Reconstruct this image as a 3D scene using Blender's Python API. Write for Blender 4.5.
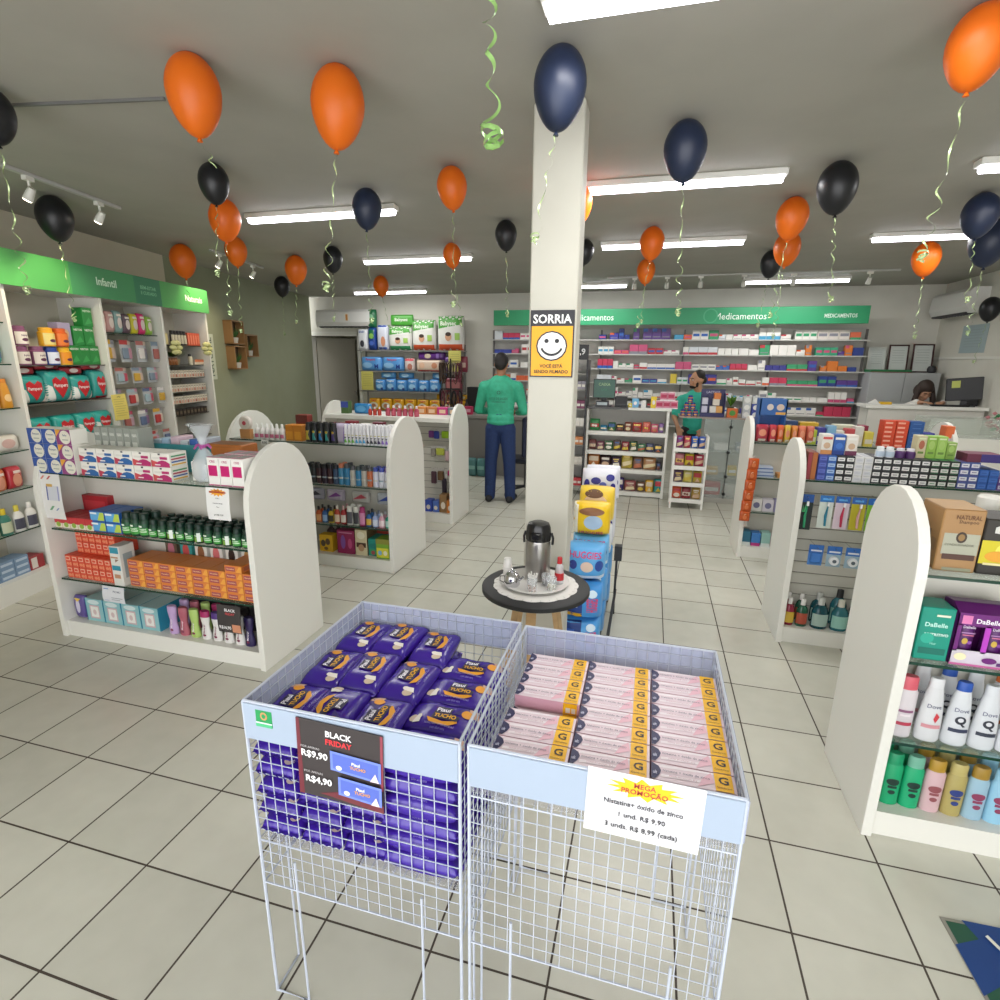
import bpy, bmesh, math, random
from mathutils import Matrix, Vector, Euler
PI = math.pi
for _o in list(bpy.data.objects): bpy.data.objects.remove(_o)
S = bpy.context.scene
COL = S.collection
# ---------------- camera ----------------
cam_d = bpy.data.cameras.new('camera'); cam = bpy.data.objects.new('camera', cam_d); COL.objects.link(cam)
_r = Vector((0.96489, 0.26244, 0.01064)); _u = Vector((-0.07492, 0.23617, 0.96882)); _f = Vector((-0.25174, 0.93560, -0.24754))
cam.matrix_world = Matrix(((_r.x, _u.x, -_f.x, -0.5435), (_r.y, _u.y, -_f.y, -1.4953), (_r.z, _u.z, -_f.z, 1.7002), (0, 0, 0, 1)))
cam_d.sensor_width = 36; cam_d.lens = 36 * 0.5463; cam_d.clip_start = 0.02
S.camera = cam
# ---------------- world: overcast daylight through the open shop front ----------------
w = bpy.data.worlds.new('sky'); S.world = w; w.use_nodes = True
bgn = w.node_tree.nodes['Background']; bgn.inputs[0].default_value = (0.98, 0.985, 1.0, 1); bgn.inputs[1].default_value = 4.8
# ---------------- exposure ----------------
S.view_settings.view_transform = 'Standard'
try: S.view_settings.look = 'None'
except Exception: pass
S.view_settings.gamma = 1; S.view_settings.use_curve_mapping = False
S.view_settings.exposure = 0.0
CEIL = 2.76
TUBES = [(-0.925, 0.43, 1.2, 1), (-1.115, 2.24, 1.2, 1), (-1.07, 4.0, 1.2, 1), (-3.6, 2.42, 1.2, 1), (-3.64, 4.28, 1.2, 1), (-5.22, 6.85, 1.2, 1),
         (0.53, 6.66, 1.2, 1), (1.16, 4.13, 1.2, 1), (-2.18, 6.71, 1.2, 1), (1.06, 2.31, 1.2, 1)]
TUBE_W = 15.5       # watts of each area lamp under its diffuser
DIFF_E = 9.0        # brightness of the diffuser itself
# ---------------- materials ----------------
MC = {}
def lin(h):
    h = h.lstrip('#'); c = [int(h[i:i+2], 16) / 255 for i in (0, 2, 4)]
    return tuple((x / 12.92 if x <= 0.04045 else ((x + 0.055) / 1.055) ** 2.4) for x in c)
def M(h, r=0.45, metal=0.0, alpha=1.0, emit=0.0, trans=0.0, tl=0.0):
    k = (h, r, metal, alpha, emit, trans, tl)
    if k in MC: return MC[k]
    m = bpy.data.materials.new('paint_' + h.lstrip('#')); m.use_nodes = True
    b = m.node_tree.nodes['Principled BSDF']; c = lin(h)
    b.inputs['Base Color'].default_value = (*c, 1); b.inputs['Roughness'].default_value = r; b.inputs['Metallic'].default_value = metal
    b.inputs['Alpha'].default_value = alpha
    if trans: b.inputs['Transmission Weight'].default_value = trans; b.inputs['IOR'].default_value = 1.4
    if emit: b.inputs['Emission Color'].default_value = (*c, 1); b.inputs['Emission Strength'].default_value = emit
    if tl:
        nt = m.node_tree; t = nt.nodes.new('ShaderNodeBsdfTranslucent'); t.inputs[0].default_value = (*c, 1)
        mx = nt.nodes.new('ShaderNodeMixShader'); mx.inputs[0].default_value = tl
        nt.links.new(b.outputs[0], mx.inputs[1]); nt.links.new(t.outputs[0], mx.inputs[2]); nt.links.new(mx.outputs[0], nt.nodes['Material Output'].inputs[0])
    MC[k] = m
    return m
def noisy(name, h1, h2, scale, r=0.6, bump=0.0, detail=4):
    m = bpy.data.materials.new(name); m.use_nodes = True; nt = m.node_tree; b = nt.nodes['Principled BSDF']
    tc = nt.nodes.new('ShaderNodeTexCoord'); n = nt.nodes.new('ShaderNodeTexNoise'); n.inputs['Scale'].default_value = scale; n.inputs['Detail'].default_value = detail
    nt.links.new(tc.outputs['Object'], n.inputs['Vector'])
    cr = nt.nodes.new('ShaderNodeValToRGB'); cr.color_ramp.elements[0].color = (*lin(h1), 1); cr.color_ramp.elements[1].color = (*lin(h2), 1)
    cr.color_ramp.elements[0].position = 0.35; cr.color_ramp.elements[1].position = 0.65
    nt.links.new(n.outputs['Fac'], cr.inputs[0]); nt.links.new(cr.outputs[0], b.inputs['Base Color']); b.inputs['Roughness'].default_value = r
    if bump:
        bp = nt.nodes.new('ShaderNodeBump'); bp.inputs['Strength'].default_value = bump; bp.inputs['Distance'].default_value = 0.01
        nt.links.new(n.outputs['Fac'], bp.inputs['Height']); nt.links.new(bp.outputs[0], b.inputs['Normal'])
    return m
def floor_mat():
    m = bpy.data.materials.new('ceramic_tiles'); m.use_nodes = True; nt = m.node_tree; b = nt.nodes['Principled BSDF']; L = nt.links
    tc = nt.nodes.new('ShaderNodeTexCoord'); sp = nt.nodes.new('ShaderNodeSeparateXYZ'); L.new(tc.outputs['Object'], sp.inputs[0])
    def mth(op, a, bb=None):
        n = nt.nodes.new('ShaderNodeMath'); n.operation = op
        for i, x in enumerate((a, bb)):
            if x is None: continue
            if isinstance(x, (int, float)): n.inputs[i].default_value = x
            else: L.new(x, n.inputs[i])
        return n.outputs[0]
    ms = []
    for ax in (0, 1):
        q = mth('DIVIDE', sp.outputs[ax], 0.35)
        fr = mth('SUBTRACT', q, mth('ROUND', q))
        ms.append(mth('ABSOLUTE', fr))
    g = mth('LESS_THAN', mth('MINIMUM', ms[0], ms[1]), 0.0095)
    fl = nt.nodes.new('ShaderNodeVectorMath'); fl.operation = 'SCALE'; L.new(tc.outputs['Object'], fl.inputs[0]); fl.inputs['Scale'].default_value = 1 / 0.35
    ad = nt.nodes.new('ShaderNodeVectorMath'); ad.operation = 'FLOOR'; L.new(fl.outputs[0], ad.inputs[0])
    wn = nt.nodes.new('ShaderNodeTexWhiteNoise'); L.new(ad.outputs[0], wn.inputs['Vector'])
    ns = nt.nodes.new('ShaderNodeTexNoise'); ns.inputs['Scale'].default_value = 9; L.new(tc.outputs['Object'], ns.inputs['Vector'])
    mixv = mth('ADD', mth('MULTIPLY', wn.outputs['Value'], 0.4), mth('MULTIPLY', ns.outputs['Fac'], 0.6))
    cr = nt.nodes.new('ShaderNodeValToRGB'); cr.color_ramp.elements[0].color = (*lin('#b6b5a8'), 1); cr.color_ramp.elements[1].color = (*lin('#cbcabd'), 1)
    L.new(mixv, cr.inputs[0])
    mx = nt.nodes.new('ShaderNodeMix'); mx.data_type = 'RGBA'; L.new(g, mx.inputs[0]); L.new(cr.outputs[0], mx.inputs[6]); mx.inputs[7].default_value = (*lin('#3f362d'), 1)
    L.new(mx.outputs[2], b.inputs['Base Color'])
    L.new(mth('ADD', mth('MULTIPLY', g, 0.5), 0.27), b.inputs['Roughness'])
    bp = nt.nodes.new('ShaderNodeBump'); bp.inputs['Strength'].default_value = 0.4; bp.inputs['Distance'].default_value = 0.002; bp.invert = True
    L.new(g, bp.inputs['Height']); L.new(bp.outputs[0], b.inputs['Normal'])
    return m
WHITE = M('#dfded6', 0.38); WHITE2 = M('#e6e5df', 0.4); BLACK = M('#15151a', 0.4)
GLASS = M('#9db8a8', 0.08, 0, 0.30); GEDGE = M('#1d3d30', 0.15); CLEAR = M('#e8eef2', 0.08, 0, 0.22); CLEAR2 = M('#dfe6ea', 0.1, 0, 0.4)
CHROME = M('#c9c9cc', 0.15, 1.0); STEEL = M('#a9a6a2', 0.28, 1.0)
# ---------------- mesh builder ----------------
TXT = {}
TMP = bpy.data.scenes.new('tmp')
def evaluated_mesh(o):
    TMP.collection.objects.link(o); TMP.view_layers[0].update()
    me = bpy.data.meshes.new_from_object(o.evaluated_get(TMP.view_layers[0].depsgraph))
    bpy.data.objects.remove(o)
    return me
def txt(s, bold=False):
    k = (s, bold)
    if k in TXT: return TXT[k]
    cu = bpy.data.curves.new('t', 'FONT'); cu.body = s; cu.size = 1; cu.align_x = 'CENTER'; cu.align_y = 'CENTER'; cu.resolution_u = 2
    if bold: cu.offset = 0.022
    me = evaluated_mesh(bpy.data.objects.new('t', cu))
    vs = [tuple(v.co) for v in me.vertices]; fs = [tuple(p.vertices) for p in me.polygons]
    bpy.data.curves.remove(cu); bpy.data.meshes.remove(me)
    xs = [v[0] for v in vs] or [0, 1]; ys = [v[1] for v in vs] or [0, 1]
    cx = (min(xs) + max(xs)) / 2; cy = (min(ys) + max(ys)) / 2
    vs = [(v[0] - cx, v[1] - cy) for v in vs]
    TXT[k] = (vs, fs, max(xs) - min(xs), max(ys) - min(ys))
    return TXT[k]
class MB:
    def __init__(s): s.v = []; s.f = []; s.m = []; s.s = []; s.mats = []; s.T = None
    def mi(s, m):
        if isinstance(m, str): m = M(m)
        if m not in s.mats: s.mats.append(m)
        return s.mats.index(m)
    def add(s, vs, fs, mat, smooth=False):
        n = len(s.v); i = s.mi(mat)
        if s.T is not None: vs = [tuple(s.T @ Vector(v)) for v in vs]
        s.v += vs
        for f in fs: s.f.append(tuple(n + q for q in f)); s.m.append(i); s.s.append(smooth)
        return s
    def box(s, x0, x1, y0, y1, z0, z1, mat):
        vs = [(x, y, z) for x in (x0, x1) for y in (y0, y1) for z in (z0, z1)]
        return s.add(vs, [(0, 1, 3, 2), (4, 6, 7, 5), (0, 4, 5, 1), (2, 3, 7, 6), (0, 2, 6, 4), (1, 5, 7, 3)], mat)
    def cbox(s, x0, x1, y0, y1, z0, z1, c, mat, smooth=False):
        X = (x0, x1); Y = (y0, y1); Z = (z0, z1); ix = (x0 + c, x1 - c); iy = (y0 + c, y1 - c); iz = (z0 + c, z1 - c)
        vs = []; idx = {}
        for a in (0, 1):
            for b in (0, 1):
                for d in (0, 1):
                    for k, p in enumerate(((X[a], iy[b], iz[d]), (ix[a], Y[b], iz[d]), (ix[a], iy[b], Z[d]))):
                        idx[(a, b, d, k)] = len(vs); vs.append(p)
        f = []
        q = ((0, 0), (0, 1), (1, 1), (1, 0))
        for a in (0, 1):
            f.append([idx[(a, b, d, 0)] for b, d in q]); f.append([idx[(b, a, d, 1)] for b, d in q]); f.append([idx[(b, d, a, 2)] for b, d in q])
            for b in (0, 1):
                f.append([idx[(a, b, 0, 0)], idx[(a, b, 1, 0)], idx[(a, b, 1, 1)], idx[(a, b, 0, 1)]])
                f.append([idx[(a, 0, b, 0)], idx[(a, 1, b, 0)], idx[(a, 1, b, 2)], idx[(a, 0, b, 2)]])
                f.append([idx[(0, a, b, 1)], idx[(1, a, b, 1)], idx[(1, a, b, 2)], idx[(0, a, b, 2)]])
                for d in (0, 1): f.append([idx[(a, b, d, k)] for k in range(3)])
        return s.add(vs, f, mat, smooth)
    def lathe(s, prof, mat, seg=14, c=(0, 0, 0), sx=1, sy=1, smooth=True):
        vs = []; fs = []
        for r, z in prof:
            for k in range(seg):
                a = 2 * PI * k / seg; vs.append((c[0] + r * sx * math.cos(a), c[1] + r * sy * math.sin(a), c[2] + z))
        n = len(prof)
        for i in range(n - 1):
            for k in range(seg): k2 = (k + 1) % seg; fs.append((i * seg + k, i * seg + k2, (i + 1) * seg + k2, (i + 1) * seg + k))
        fs.append(tuple(range(seg))[::-1]); fs.append(tuple((n - 1) * seg + k for k in range(seg)))
        return s.add(vs, fs, mat, smooth)
    def tube(s, pts, r, mat, seg=6, smooth=True):
        pts = [Vector(p) for p in pts]; vs = []; fs = []
        rr = r if isinstance(r, (list, tuple)) else [r] * len(pts)
        for i, p in enumerate(pts):
            t = (pts[min(i + 1, len(pts) - 1)] - pts[max(i - 1, 0)]).normalized()
            up = Vector((0, 0, 1)) if abs(t.z) < 0.9 else Vector((1, 0, 0))
            a = t.cross(up).normalized(); b = t.cross(a)
            for k in range(seg): an = 2 * PI * (k + 0.5) / seg; vs.append(tuple(p + a * rr[i] * math.cos(an) + b * rr[i] * math.sin(an)))
        for i in range(len(pts) - 1):
            for k in range(seg): k2 = (k + 1) % seg; fs.append((i * seg + k, i * seg + k2, (i + 1) * seg + k2, (i + 1) * seg + k))
        fs.append(tuple(range(seg))); fs.append(tuple((len(pts) - 1) * seg + k for k in range(seg)))
        return s.add(vs, fs, mat, smooth)
    def prism(s, pts, d0, d1, mat, plane='xz'):
        def P(a, b, d): return (a, d, b) if plane == 'xz' else ((d, a, b) if plane == 'yz' else (a, b, d))
        n = len(pts); vs = [P(a, b, d0) for a, b in pts] + [P(a, b, d1) for a, b in pts]
        fs = [tuple(range(n)), tuple(range(n, 2 * n))] + [(i, (i + 1) % n, n + (i + 1) % n, n + i) for i in range(n)]
        return s.add(vs, fs, mat)
    def decal(s, fn, W, H, decs, curved=False):
        # fn(px, pz, eps) -> point on a printed face W wide and H high
        for i, d in enumerate(decs):
            e = 0.0005 + 0.00035 * i; k = d[0]; c = d[5] if k in 're' else (d[2] if k == 'p' else d[6])
            if k == 'r': u0, v0, u1, v1 = d[1:5]; vs = [(u0 * W, v0 * H), (u1 * W, v0 * H), (u1 * W, v1 * H), (u0 * W, v1 * H)]; fs = [(0, 1, 2, 3)]
            elif k == 'e':
                cu, cv, ru, rv = d[1:5]; n = 16
                vs = [(cu * W, cv * H)] + [((cu + ru * math.cos(2 * PI * q / n)) * W, (cv + rv * math.sin(2 * PI * q / n)) * H) for q in range(n)]; fs = [(0, 1 + q, 1 + (q + 1) % n) for q in range(n)]
            elif k == 'p': vs = [(a * W, b * H) for a, b in d[1]]; fs = [tuple(range(len(vs)))]
            else:
                st, cu, cv, h, mw = d[1:6]; rot = d[7] if len(d) > 7 else 0; bold = d[8] if len(d) > 8 else True
                tv, fs, tw, th = txt(st, bold); sz = h * H / 0.72; sx = min(sz, mw * (W if not rot else H) / max(tw, 1e-6)); ca, sa = math.cos(rot), math.sin(rot)
                vs = [(cu * W + (x * sx) * ca - (y * sz) * sa, cv * H + (x * sx) * sa + (y * sz) * ca) for x, y in tv]
            if k != 't': vs = [(min(max(x, 0), W), min(max(y, 0), H)) for x, y in vs]
            if curved:
                lim = .10 * max(W, H); T = []
                for f in fs:
                    if len(f) > 4: cx = sum(vs[q][0] for q in f) / len(f); cy = sum(vs[q][1] for q in f) / len(f); T += [((cx, cy), vs[f[q]], vs[f[(q + 1) % len(f)]]) for q in range(len(f))]
                    else: T += [tuple(vs[q] for q in (f[0], f[q], f[q + 1])) for q in range(1, len(f) - 1)]
                for _ in range(8):
                    T2 = []; more = False
                    for t in T:
                        L = [math.dist(t[q], t[(q + 1) % 3]) for q in range(3)]; m = max(L)
                        if m <= lim: T2.append(t); continue
                        more = True; q = L.index(m); p0, p1, p2 = t[q], t[(q + 1) % 3], t[(q + 2) % 3]; mid = ((p0[0] + p1[0]) / 2, (p0[1] + p1[1]) / 2); T2 += [(p0, mid, p2), (mid, p1, p2)]
                    T = T2
                    if not more: break
                idx = {}; vs = []; fs = []
                for t in T:
                    f = []
                    for p in t:
                        if p not in idx: idx[p] = len(vs); vs.append(p)
                        f.append(idx[p])
                    fs.append(tuple(f))
            s.add([fn(x, y, e) for x, y in vs], fs, c)
        return s
    def mesh(s, name, sharp=0.7):
        me = bpy.data.meshes.new(name); me.from_pydata(s.v, [], s.f)
        for m in s.mats: me.materials.append(m)
        me.polygons.foreach_set('material_index', s.m); me.polygons.foreach_set('use_smooth', s.s)
        me.update()
        bm = bmesh.new(); bm.from_mesh(me); bmesh.ops.recalc_face_normals(bm, faces=bm.faces); bm.to_mesh(me); bm.free()
        if any(s.s):
            try: me.set_sharp_from_angle(angle=sharp)
            except Exception: pass
        return me
    def obj(s, name, parent=None, loc=None, rot=None, label=None):
        o = bpy.data.objects.new(name, s.mesh(name)); COL.objects.link(o)
        if parent: o.parent = parent
        if loc: o.location = loc
        if rot: o.rotation_euler = rot
        if label: o['label'] = label
        return o
def chk(l):
    n = len(l.split())
    if not 4 <= n <= 16: print('LABELLEN', n, l)
def tag(o, label, cat, group=None, kind=None):
    chk(label); o['label'] = label; o['category'] = cat
    if group: o['group'] = group
    if kind: o['kind'] = kind
    return o
def struct(o): o['kind'] = 'structure'; return o
def empty(name, loc=(0, 0, 0), rz=0, label=None, cat=None, group=None):
    o = bpy.data.objects.new(name, None); COL.objects.link(o); o.location = loc; o.rotation_euler = (0, 0, rz); o.empty_display_size = 0.05
    if label: tag(o, label, cat, group)
    return o
# prototypes: (name, [(part, mesh, label, [(subpart, mesh)])]) ; one part = the thing is that one mesh
def place(proto, loc, label, cat, group=None, rz=0, rx=0, ry=0):
    name, parts = proto
    if len(parts) == 1:
        o = bpy.data.objects.new(name, parts[0][1]); COL.objects.link(o)
    else:
        o = bpy.data.objects.new(name, None); COL.objects.link(o); o.empty_display_size = 0.02
        for p in parts:
            c = bpy.data.objects.new(p[0], p[1]); COL.objects.link(c); c.parent = o
            if len(p) > 2 and p[2]: c['label'] = p[2]
            if len(p) > 3:
                for q in p[3]: g = bpy.data.objects.new(q[0], q[1]); COL.objects.link(g); g.parent = c
    o.location = loc; o.rotation_euler = (rx, ry, rz)
    return tag(o, label, cat, group)
ORD = ['leftmost', 'second from left', 'third from left', 'fourth from left', 'fifth from left', 'sixth from left', 'seventh from left', 'eighth from left', 'ninth from left', 'tenth from left'] + \
      [x + ' from left' for x in 'eleventh twelfth thirteenth fourteenth fifteenth sixteenth seventeenth eighteenth nineteenth twentieth'.split()] + \
      ['twenty-' + x + ' from left' for x in 'first second third fourth fifth sixth seventh eighth ninth'.split()] + ['thirtieth from left'] + \
      ['thirty-' + x + ' from left' for x in 'first second third fourth fifth sixth seventh eighth ninth'.split()] + ['fortieth from left'] + \
      ['forty-' + x + ' from left' for x in 'first second third fourth fifth sixth seventh eighth ninth'.split()] + ['fiftieth from left'] + \
      ['fifty-' + x + ' from left' for x in 'first second third fourth fifth sixth seventh eighth ninth'.split()] + ['sixtieth from left']
NTH = ['first', 'second', 'third', 'fourth', 'fifth', 'sixth', 'seventh', 'eighth', 'ninth', 'tenth']
LEV = ['lowest', 'second', 'third', 'fourth', 'fifth', 'sixth', 'seventh']
# ---- product prototypes ----
PC = {}
CTX = ['carton']
def carton(w, d, h, base, front=(), side=(), top=(), name=None):
    name = name or CTX[0]
    k = ('carton', w, d, h, base, tuple(front), tuple(side), tuple(top), name)
    if k in PC: return PC[k]
    m = MB(); m.cbox(-w / 2, w / 2, 0, d, 0, h, min(w, d, h) * 0.03, base)
    m.decal(lambda a, b, e: (a - w / 2, -e, b), w, h, front)
    if side:
        m.decal(lambda a, b, e: (-w / 2 - e, d - a, b), d, h, side); m.decal(lambda a, b, e: (w / 2 + e, a, b), d, h, side)
    if top: m.decal(lambda a, b, e: (a - w / 2, b, h + e), w, d, top)
    PC[k] = (name, [(name, m.mesh(name))]); return PC[k]
BPROF = {  # body profile, cap profile (both in units of r, h), label span
 'spray': ([(.9, 0), (1, .01), (1, .74), (.8, .80)], [(.83, .78), (.83, .97), (.7, 1)], (.08, .70)),
 'pill': ([(.92, 0), (1, .03), (1, .66), (.7, .76)], [(.8, .74), (.8, .98), (.72, 1)], (.10, .58)),
 'shampoo': ([(.9, 0), (1, .03), (.98, .25), (.88, .5), (.70, .76), (.55, .87)], [(.58, .86), (.56, .98), (.48, 1)], (.1, .74)),
 'inverted': ([(.62, .16), (.9, .40), (1, .75), (.97, .93), (.8, 1)], [(.8, 0), (.8, .15), (.66, .17)], (.2, .9)),
 'pump': ([(.92, 0), (1, .03), (1, .62), (.4, .72)], [(.42, .71), (.42, .80), (.14, .81), (.14, .95)], (.08, .55)),
 'curvy': ([(.92, 0), (1, .05), (.98, .2), (.72, .42), (.7, .5), (.9, .72), (.92, .8)], [(.94, .79), (.92, .97), (.8, 1)], (.06, .76)),
 'wash': ([(.9, 0), (1, .03), (1, .55), (.8, .68), (.36, .78)], [(.42, .77), (.4, .98), (.3, 1)], (.1, .5))}
def bottle(kind, h, r, body, cap, label=None, decs=(), name='bottle', flat=1.0, multi=True):
    k = ('bottle', kind, h, r, body, cap, label, tuple(decs), name, flat, multi)
    if k in PC: return PC[k]
    B = MB(); Cp = MB() if multi else B; seg = 18 if h * r > 0.003 else 12
    bp, cp, (z0, z1) = BPROF[kind]
    B.lathe([(a * r, b * h) for a, b in bp], body, seg, sy=flat); Cp.lathe([(a * r, b * h) for a, b in cp], cap, seg, sy=flat)
    if kind == 'pump': Cp.box(-r * .2, r * .2, -r * .9, r * .3, .94 * h, h, cap)
    def R(z):
        z /= h
        for (a0, b0), (a1, b1) in zip(bp, bp[1:]):
            if z <= b1: return r * (a0 + (a1 - a0) * max(0, z - b0) / max(b1 - b0, 1e-6))
        return r * bp[-1][0]
    W = 2 * r; H = (z1 - z0) * h
    def fn(a, b, e):
        an = (a - W / 2) / r * 1.15; q = (R(z0 * h + b) + e) / math.cos(PI / seg) * .998 + .0003
        return (q * math.sin(an), -q * flat * math.cos(an) - .0003, z0 * h + b)
    dd = list(decs)
    if label: dd = [('r', 0, 0, 1, 1, label)] + dd
    B.decal(fn, W, H, dd, True)
    if multi: PC[k] = (name, [('bottle_body', B.mesh('bottle_body')), ('cap', Cp.mesh('cap'))])
    else: PC[k] = (name, [(name, B.mesh(name))])
    return PC[k]
def pack(w, d, h, base, decs=(), name='pack', crimp=0.0, rough=0.3, sides=None):
    # soft pack standing on its lower edge, printed side facing -y
    k = ('pack', w, d, h, base, tuple(decs), name, crimp, rough)
    if k in PC: return PC[k]
    base = M(base, rough) if isinstance(base, str) else base
    m = MB(); nx, nz = 12, 10
    def surf(u, v, sg, e=0):
        f = (max(0, 1 - abs(u) ** 5)) ** .45 * (max(0, 1 - abs(v) ** 5)) ** .45
        wob = 1 + .05 * math.sin(5 * u + 2.3 * v) * math.sin(4 * v + 1.1)
        return (w / 2 * u * (1 - .03 * abs(v) ** 3), d / 2 + sg * (d / 2 * f * wob + e + .0004), h / 2 + h / 2 * v * (1 - .03 * abs(u) ** 3))
    us = [math.sin(PI / 2 * (2 * i / nx - 1)) for i in range(nx + 1)]; vs_ = [math.sin(PI / 2 * (2 * i / nz - 1)) for i in range(nz + 1)]
    for sg in (-1, 1):
        vs = [surf(u, v, sg) for u in us for v in vs_]
        fs = [(i * (nz + 1) + j, (i + 1) * (nz + 1) + j, (i + 1) * (nz + 1) + j + 1, i * (nz + 1) + j + 1) for i in range(nx) for j in range(nz)]
        m.add(vs, fs, base, True)
    if crimp:
        for sx in (-1, 1):
            m.box(min(sx * w / 2 * .96, sx * (w / 2 + crimp)), max(sx * w / 2 * .96, sx * (w / 2 + crimp)), d / 2 - .001, d / 2 + .001, h * .04, h * .96, base)
    def flat_(a, b, e):
        u = max(-.999, min(.999, a / w * 2 - 1)); v = max(-.999, min(.999, b / h * 2 - 1))
        i = max(q for q in range(nx) if us[q] <= u); j = max(q for q in range(nz) if vs_[q] <= v); s1 = (u - us[i]) / (us[i + 1] - us[i]); s2 = (v - vs_[j]) / (vs_[j + 1] - vs_[j])
        P = [Vector(surf(us[i + p], vs_[j + q], -1)) for p, q in ((0, 0), (1, 0), (0, 1), (1, 1))]
        r = P[0] * (1 - s1) * (1 - s2) + P[1] * s1 * (1 - s2) + P[2] * (1 - s1) * s2 + P[3] * s1 * s2
        return (r.x * (1 + .004), r.y - (e + .0006) * (1 + 5 * w), r.z)
    m.decal(flat_, w, h, decs, True)
    me = m.mesh(name, 1.2); PC[k] = (name, [(name, me)]); return PC[k]
def blister(w, h, card, decs=(), item='#ffffff', name='blister_pack', kind='brush'):
    k = ('blister', w, h, card, tuple(decs), item, kind)
    if k in PC: return PC[k]
    c = MB(); c.cbox(-w / 2, w / 2, 0, .002, -h, 0, .0006, card); c.decal(lambda a, b, e: (a - w / 2, -e, b - h), w, h, decs)
    it = MB()
    if kind == 'brush':
        it.tube([(w * .05, -.012, -h * .92), (w * .0, -.014, -h * .6), (w * .08, -.012, -h * .35), (w * .05, -.012, -h * .2)], [.006, .008, .004, .005], item, 6); it.box(w * .0, w * .14, -.026, -.012, -h * .3, -h * .18, '#f4f4f4')
    elif kind == 'reel':
        n = 16; it.T = Matrix.Translation((0, -.002, -h * .68)) @ Matrix.Rotation(PI / 2, 4, 'X'); it.lathe([(w * .34, 0), (w * .34, .018), (w * .3, .022)], item, n); it.lathe([(w * .14, .0222), (w * .14, .0235)], '#55616b', n); it.T = None
    else:
        it.cbox(-w * .36, w * .36, -.02, -.001, -h * .85, -h * .35, .006, item)
    PC[k] = (name, [('card', c.mesh('card')), ('product', it.mesh('product'))]); return PC[k]
def rowl(protos, xs, y, z, what, place_txt, cat, group, T=None, rz=0, start=0):
    # a left-to-right run of things; what[i] describes each
    for i, (p, x) in enumerate(zip(protos, xs)):
        d = what[i] if isinstance(what, (list, tuple)) else what
        loc = (x, y, z)
        if T is not None: loc = tuple(T @ Vector(loc))
        place(p, loc, f'{d}, {ORD[i + start]} {place_txt}', cat, group, rz)
# ================= structure =================
A = math.radians(11.5); RL = PI / 2 + A
TL = Matrix.Translation((-4.75, 0.94, 0)) @ Matrix.Rotation(RL, 4, 'Z')      # left unit: x along the wall, -y into the room
m = MB(); m.box(-8.2, 4.2, -3.2, 9.6, -.05, 0, floor_mat()); struct(m.obj('floor'))
m = MB(); m.box(-8.2, 4.2, -3.2, 9.6, CEIL, CEIL + .06, noisy('ceiling_paint', '#a09e94', '#a5a399', 3, .75, .05)); struct(m.obj('ceiling'))
wallm = noisy('wall_paint_white', '#cfcdc2', '#d5d3c8', 2.5, .7, .05)
sage = noisy('wall_paint_sage', '#8f947a', '#949980', 2.2, .75, .05)
m = MB(); m.T = TL; m.box(-4.6, 2.88, .42, .54, 0, CEIL, noisy('wall_paint_cream', '#cdc6b2', '#d2cbb8', 2.5, .7, .05)); m.box(2.88, 6.8, .42, .54, 0, CEIL, sage); struct(m.obj('wall_left'))
# back wall with the doorway opening
m = MB(); m.box(-7.2, -6.62, 7.65, 7.77, 0, CEIL, wallm); m.box(-5.66, 4.2, 7.65, 7.77, 0, CEIL, wallm); m.box(-6.62, -5.66, 7.65, 7.77, 2.11, CEIL, wallm); struct(m.obj('wall_back'))
m = MB(); m.box(3.2, 3.32, -3.2, 7.65, 0, CEIL, wallm); m.box(3.185, 3.2, 4.6, 7.65, 1.775, 1.805, WHITE); struct(m.obj('wall_right'))
m = MB(); m.box(-4.6, -3.2, -3.1, -2.98, 0, CEIL, wallm); m.box(2.4, 3.2, -3.1, -2.98, 0, CEIL, wallm); m.box(-3.2, 2.4, -3.1, -2.98, 2.5, CEIL, wallm); struct(m.obj('wall_front'))
# passage behind the doorway
m = MB(); pm = M('#c9c6ba', .8); m.box(-6.9, -5.3, 9.2, 9.3, 0, 2.5, pm); m.box(-6.95, -6.85, 7.77, 9.3, 0, 2.5, pm); m.box(-5.4, -5.3, 7.77, 9.3, 0, 2.5, pm); m.box(-6.95, -5.3, 7.77, 9.3, 2.5, 2.55, pm); struct(m.obj('wall_passage'))
m = MB()
for x0, x1 in ((-6.68, -6.61), (-5.67, -5.60)): m.box(x0, x1, 7.62, 7.78, 0, 2.16, WHITE)
m.box(-6.68, -5.60, 7.62, 7.78, 2.10, 2.17, WHITE); d = m.obj('door_1'); struct(d)
m = MB(); dm = M('#bdb9ab', .6); m.T = Matrix.Translation((-6.6, 7.8, 0)) @ Matrix.Rotation(math.radians(70), 4, 'Z'); m.cbox(0, .9, 0, .04, .01, 2.08, .004, dm); m.obj('door_leaf', d)
m = MB(); m.T = Matrix.Translation((-6.6, 7.8, 0)) @ Matrix.Rotation(math.radians(70), 4, 'Z'); m.lathe([(.012, 0), (.012, .05), (.03, .055), (.03, .075)], CHROME, 10, c=(.83, -.04, 1.0)); m.obj('door_handle', d)
# column
m = MB(); m.cbox(-1.112, -.893, 1.1, 1.25, 0, CEIL, .006, noisy('column_paint', '#bebcb0', '#c3c1b5', 3, .6, .04)); struct(m.obj('column'))
# recessed seam running across the ceiling
m = MB(); m.T = Matrix.Translation((-3.9, .49, 0)) @ Matrix.Rotation(math.radians(8.8), 4, 'Z'); m.box(0, 1.3, -.006, .006, CEIL - .012, CEIL, M('#6a6a68', .5)); tag(m.obj('cable_duct'), 'thin grey cable duct across the ceiling beside the largest left orange balloon', 'cable duct')
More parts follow.
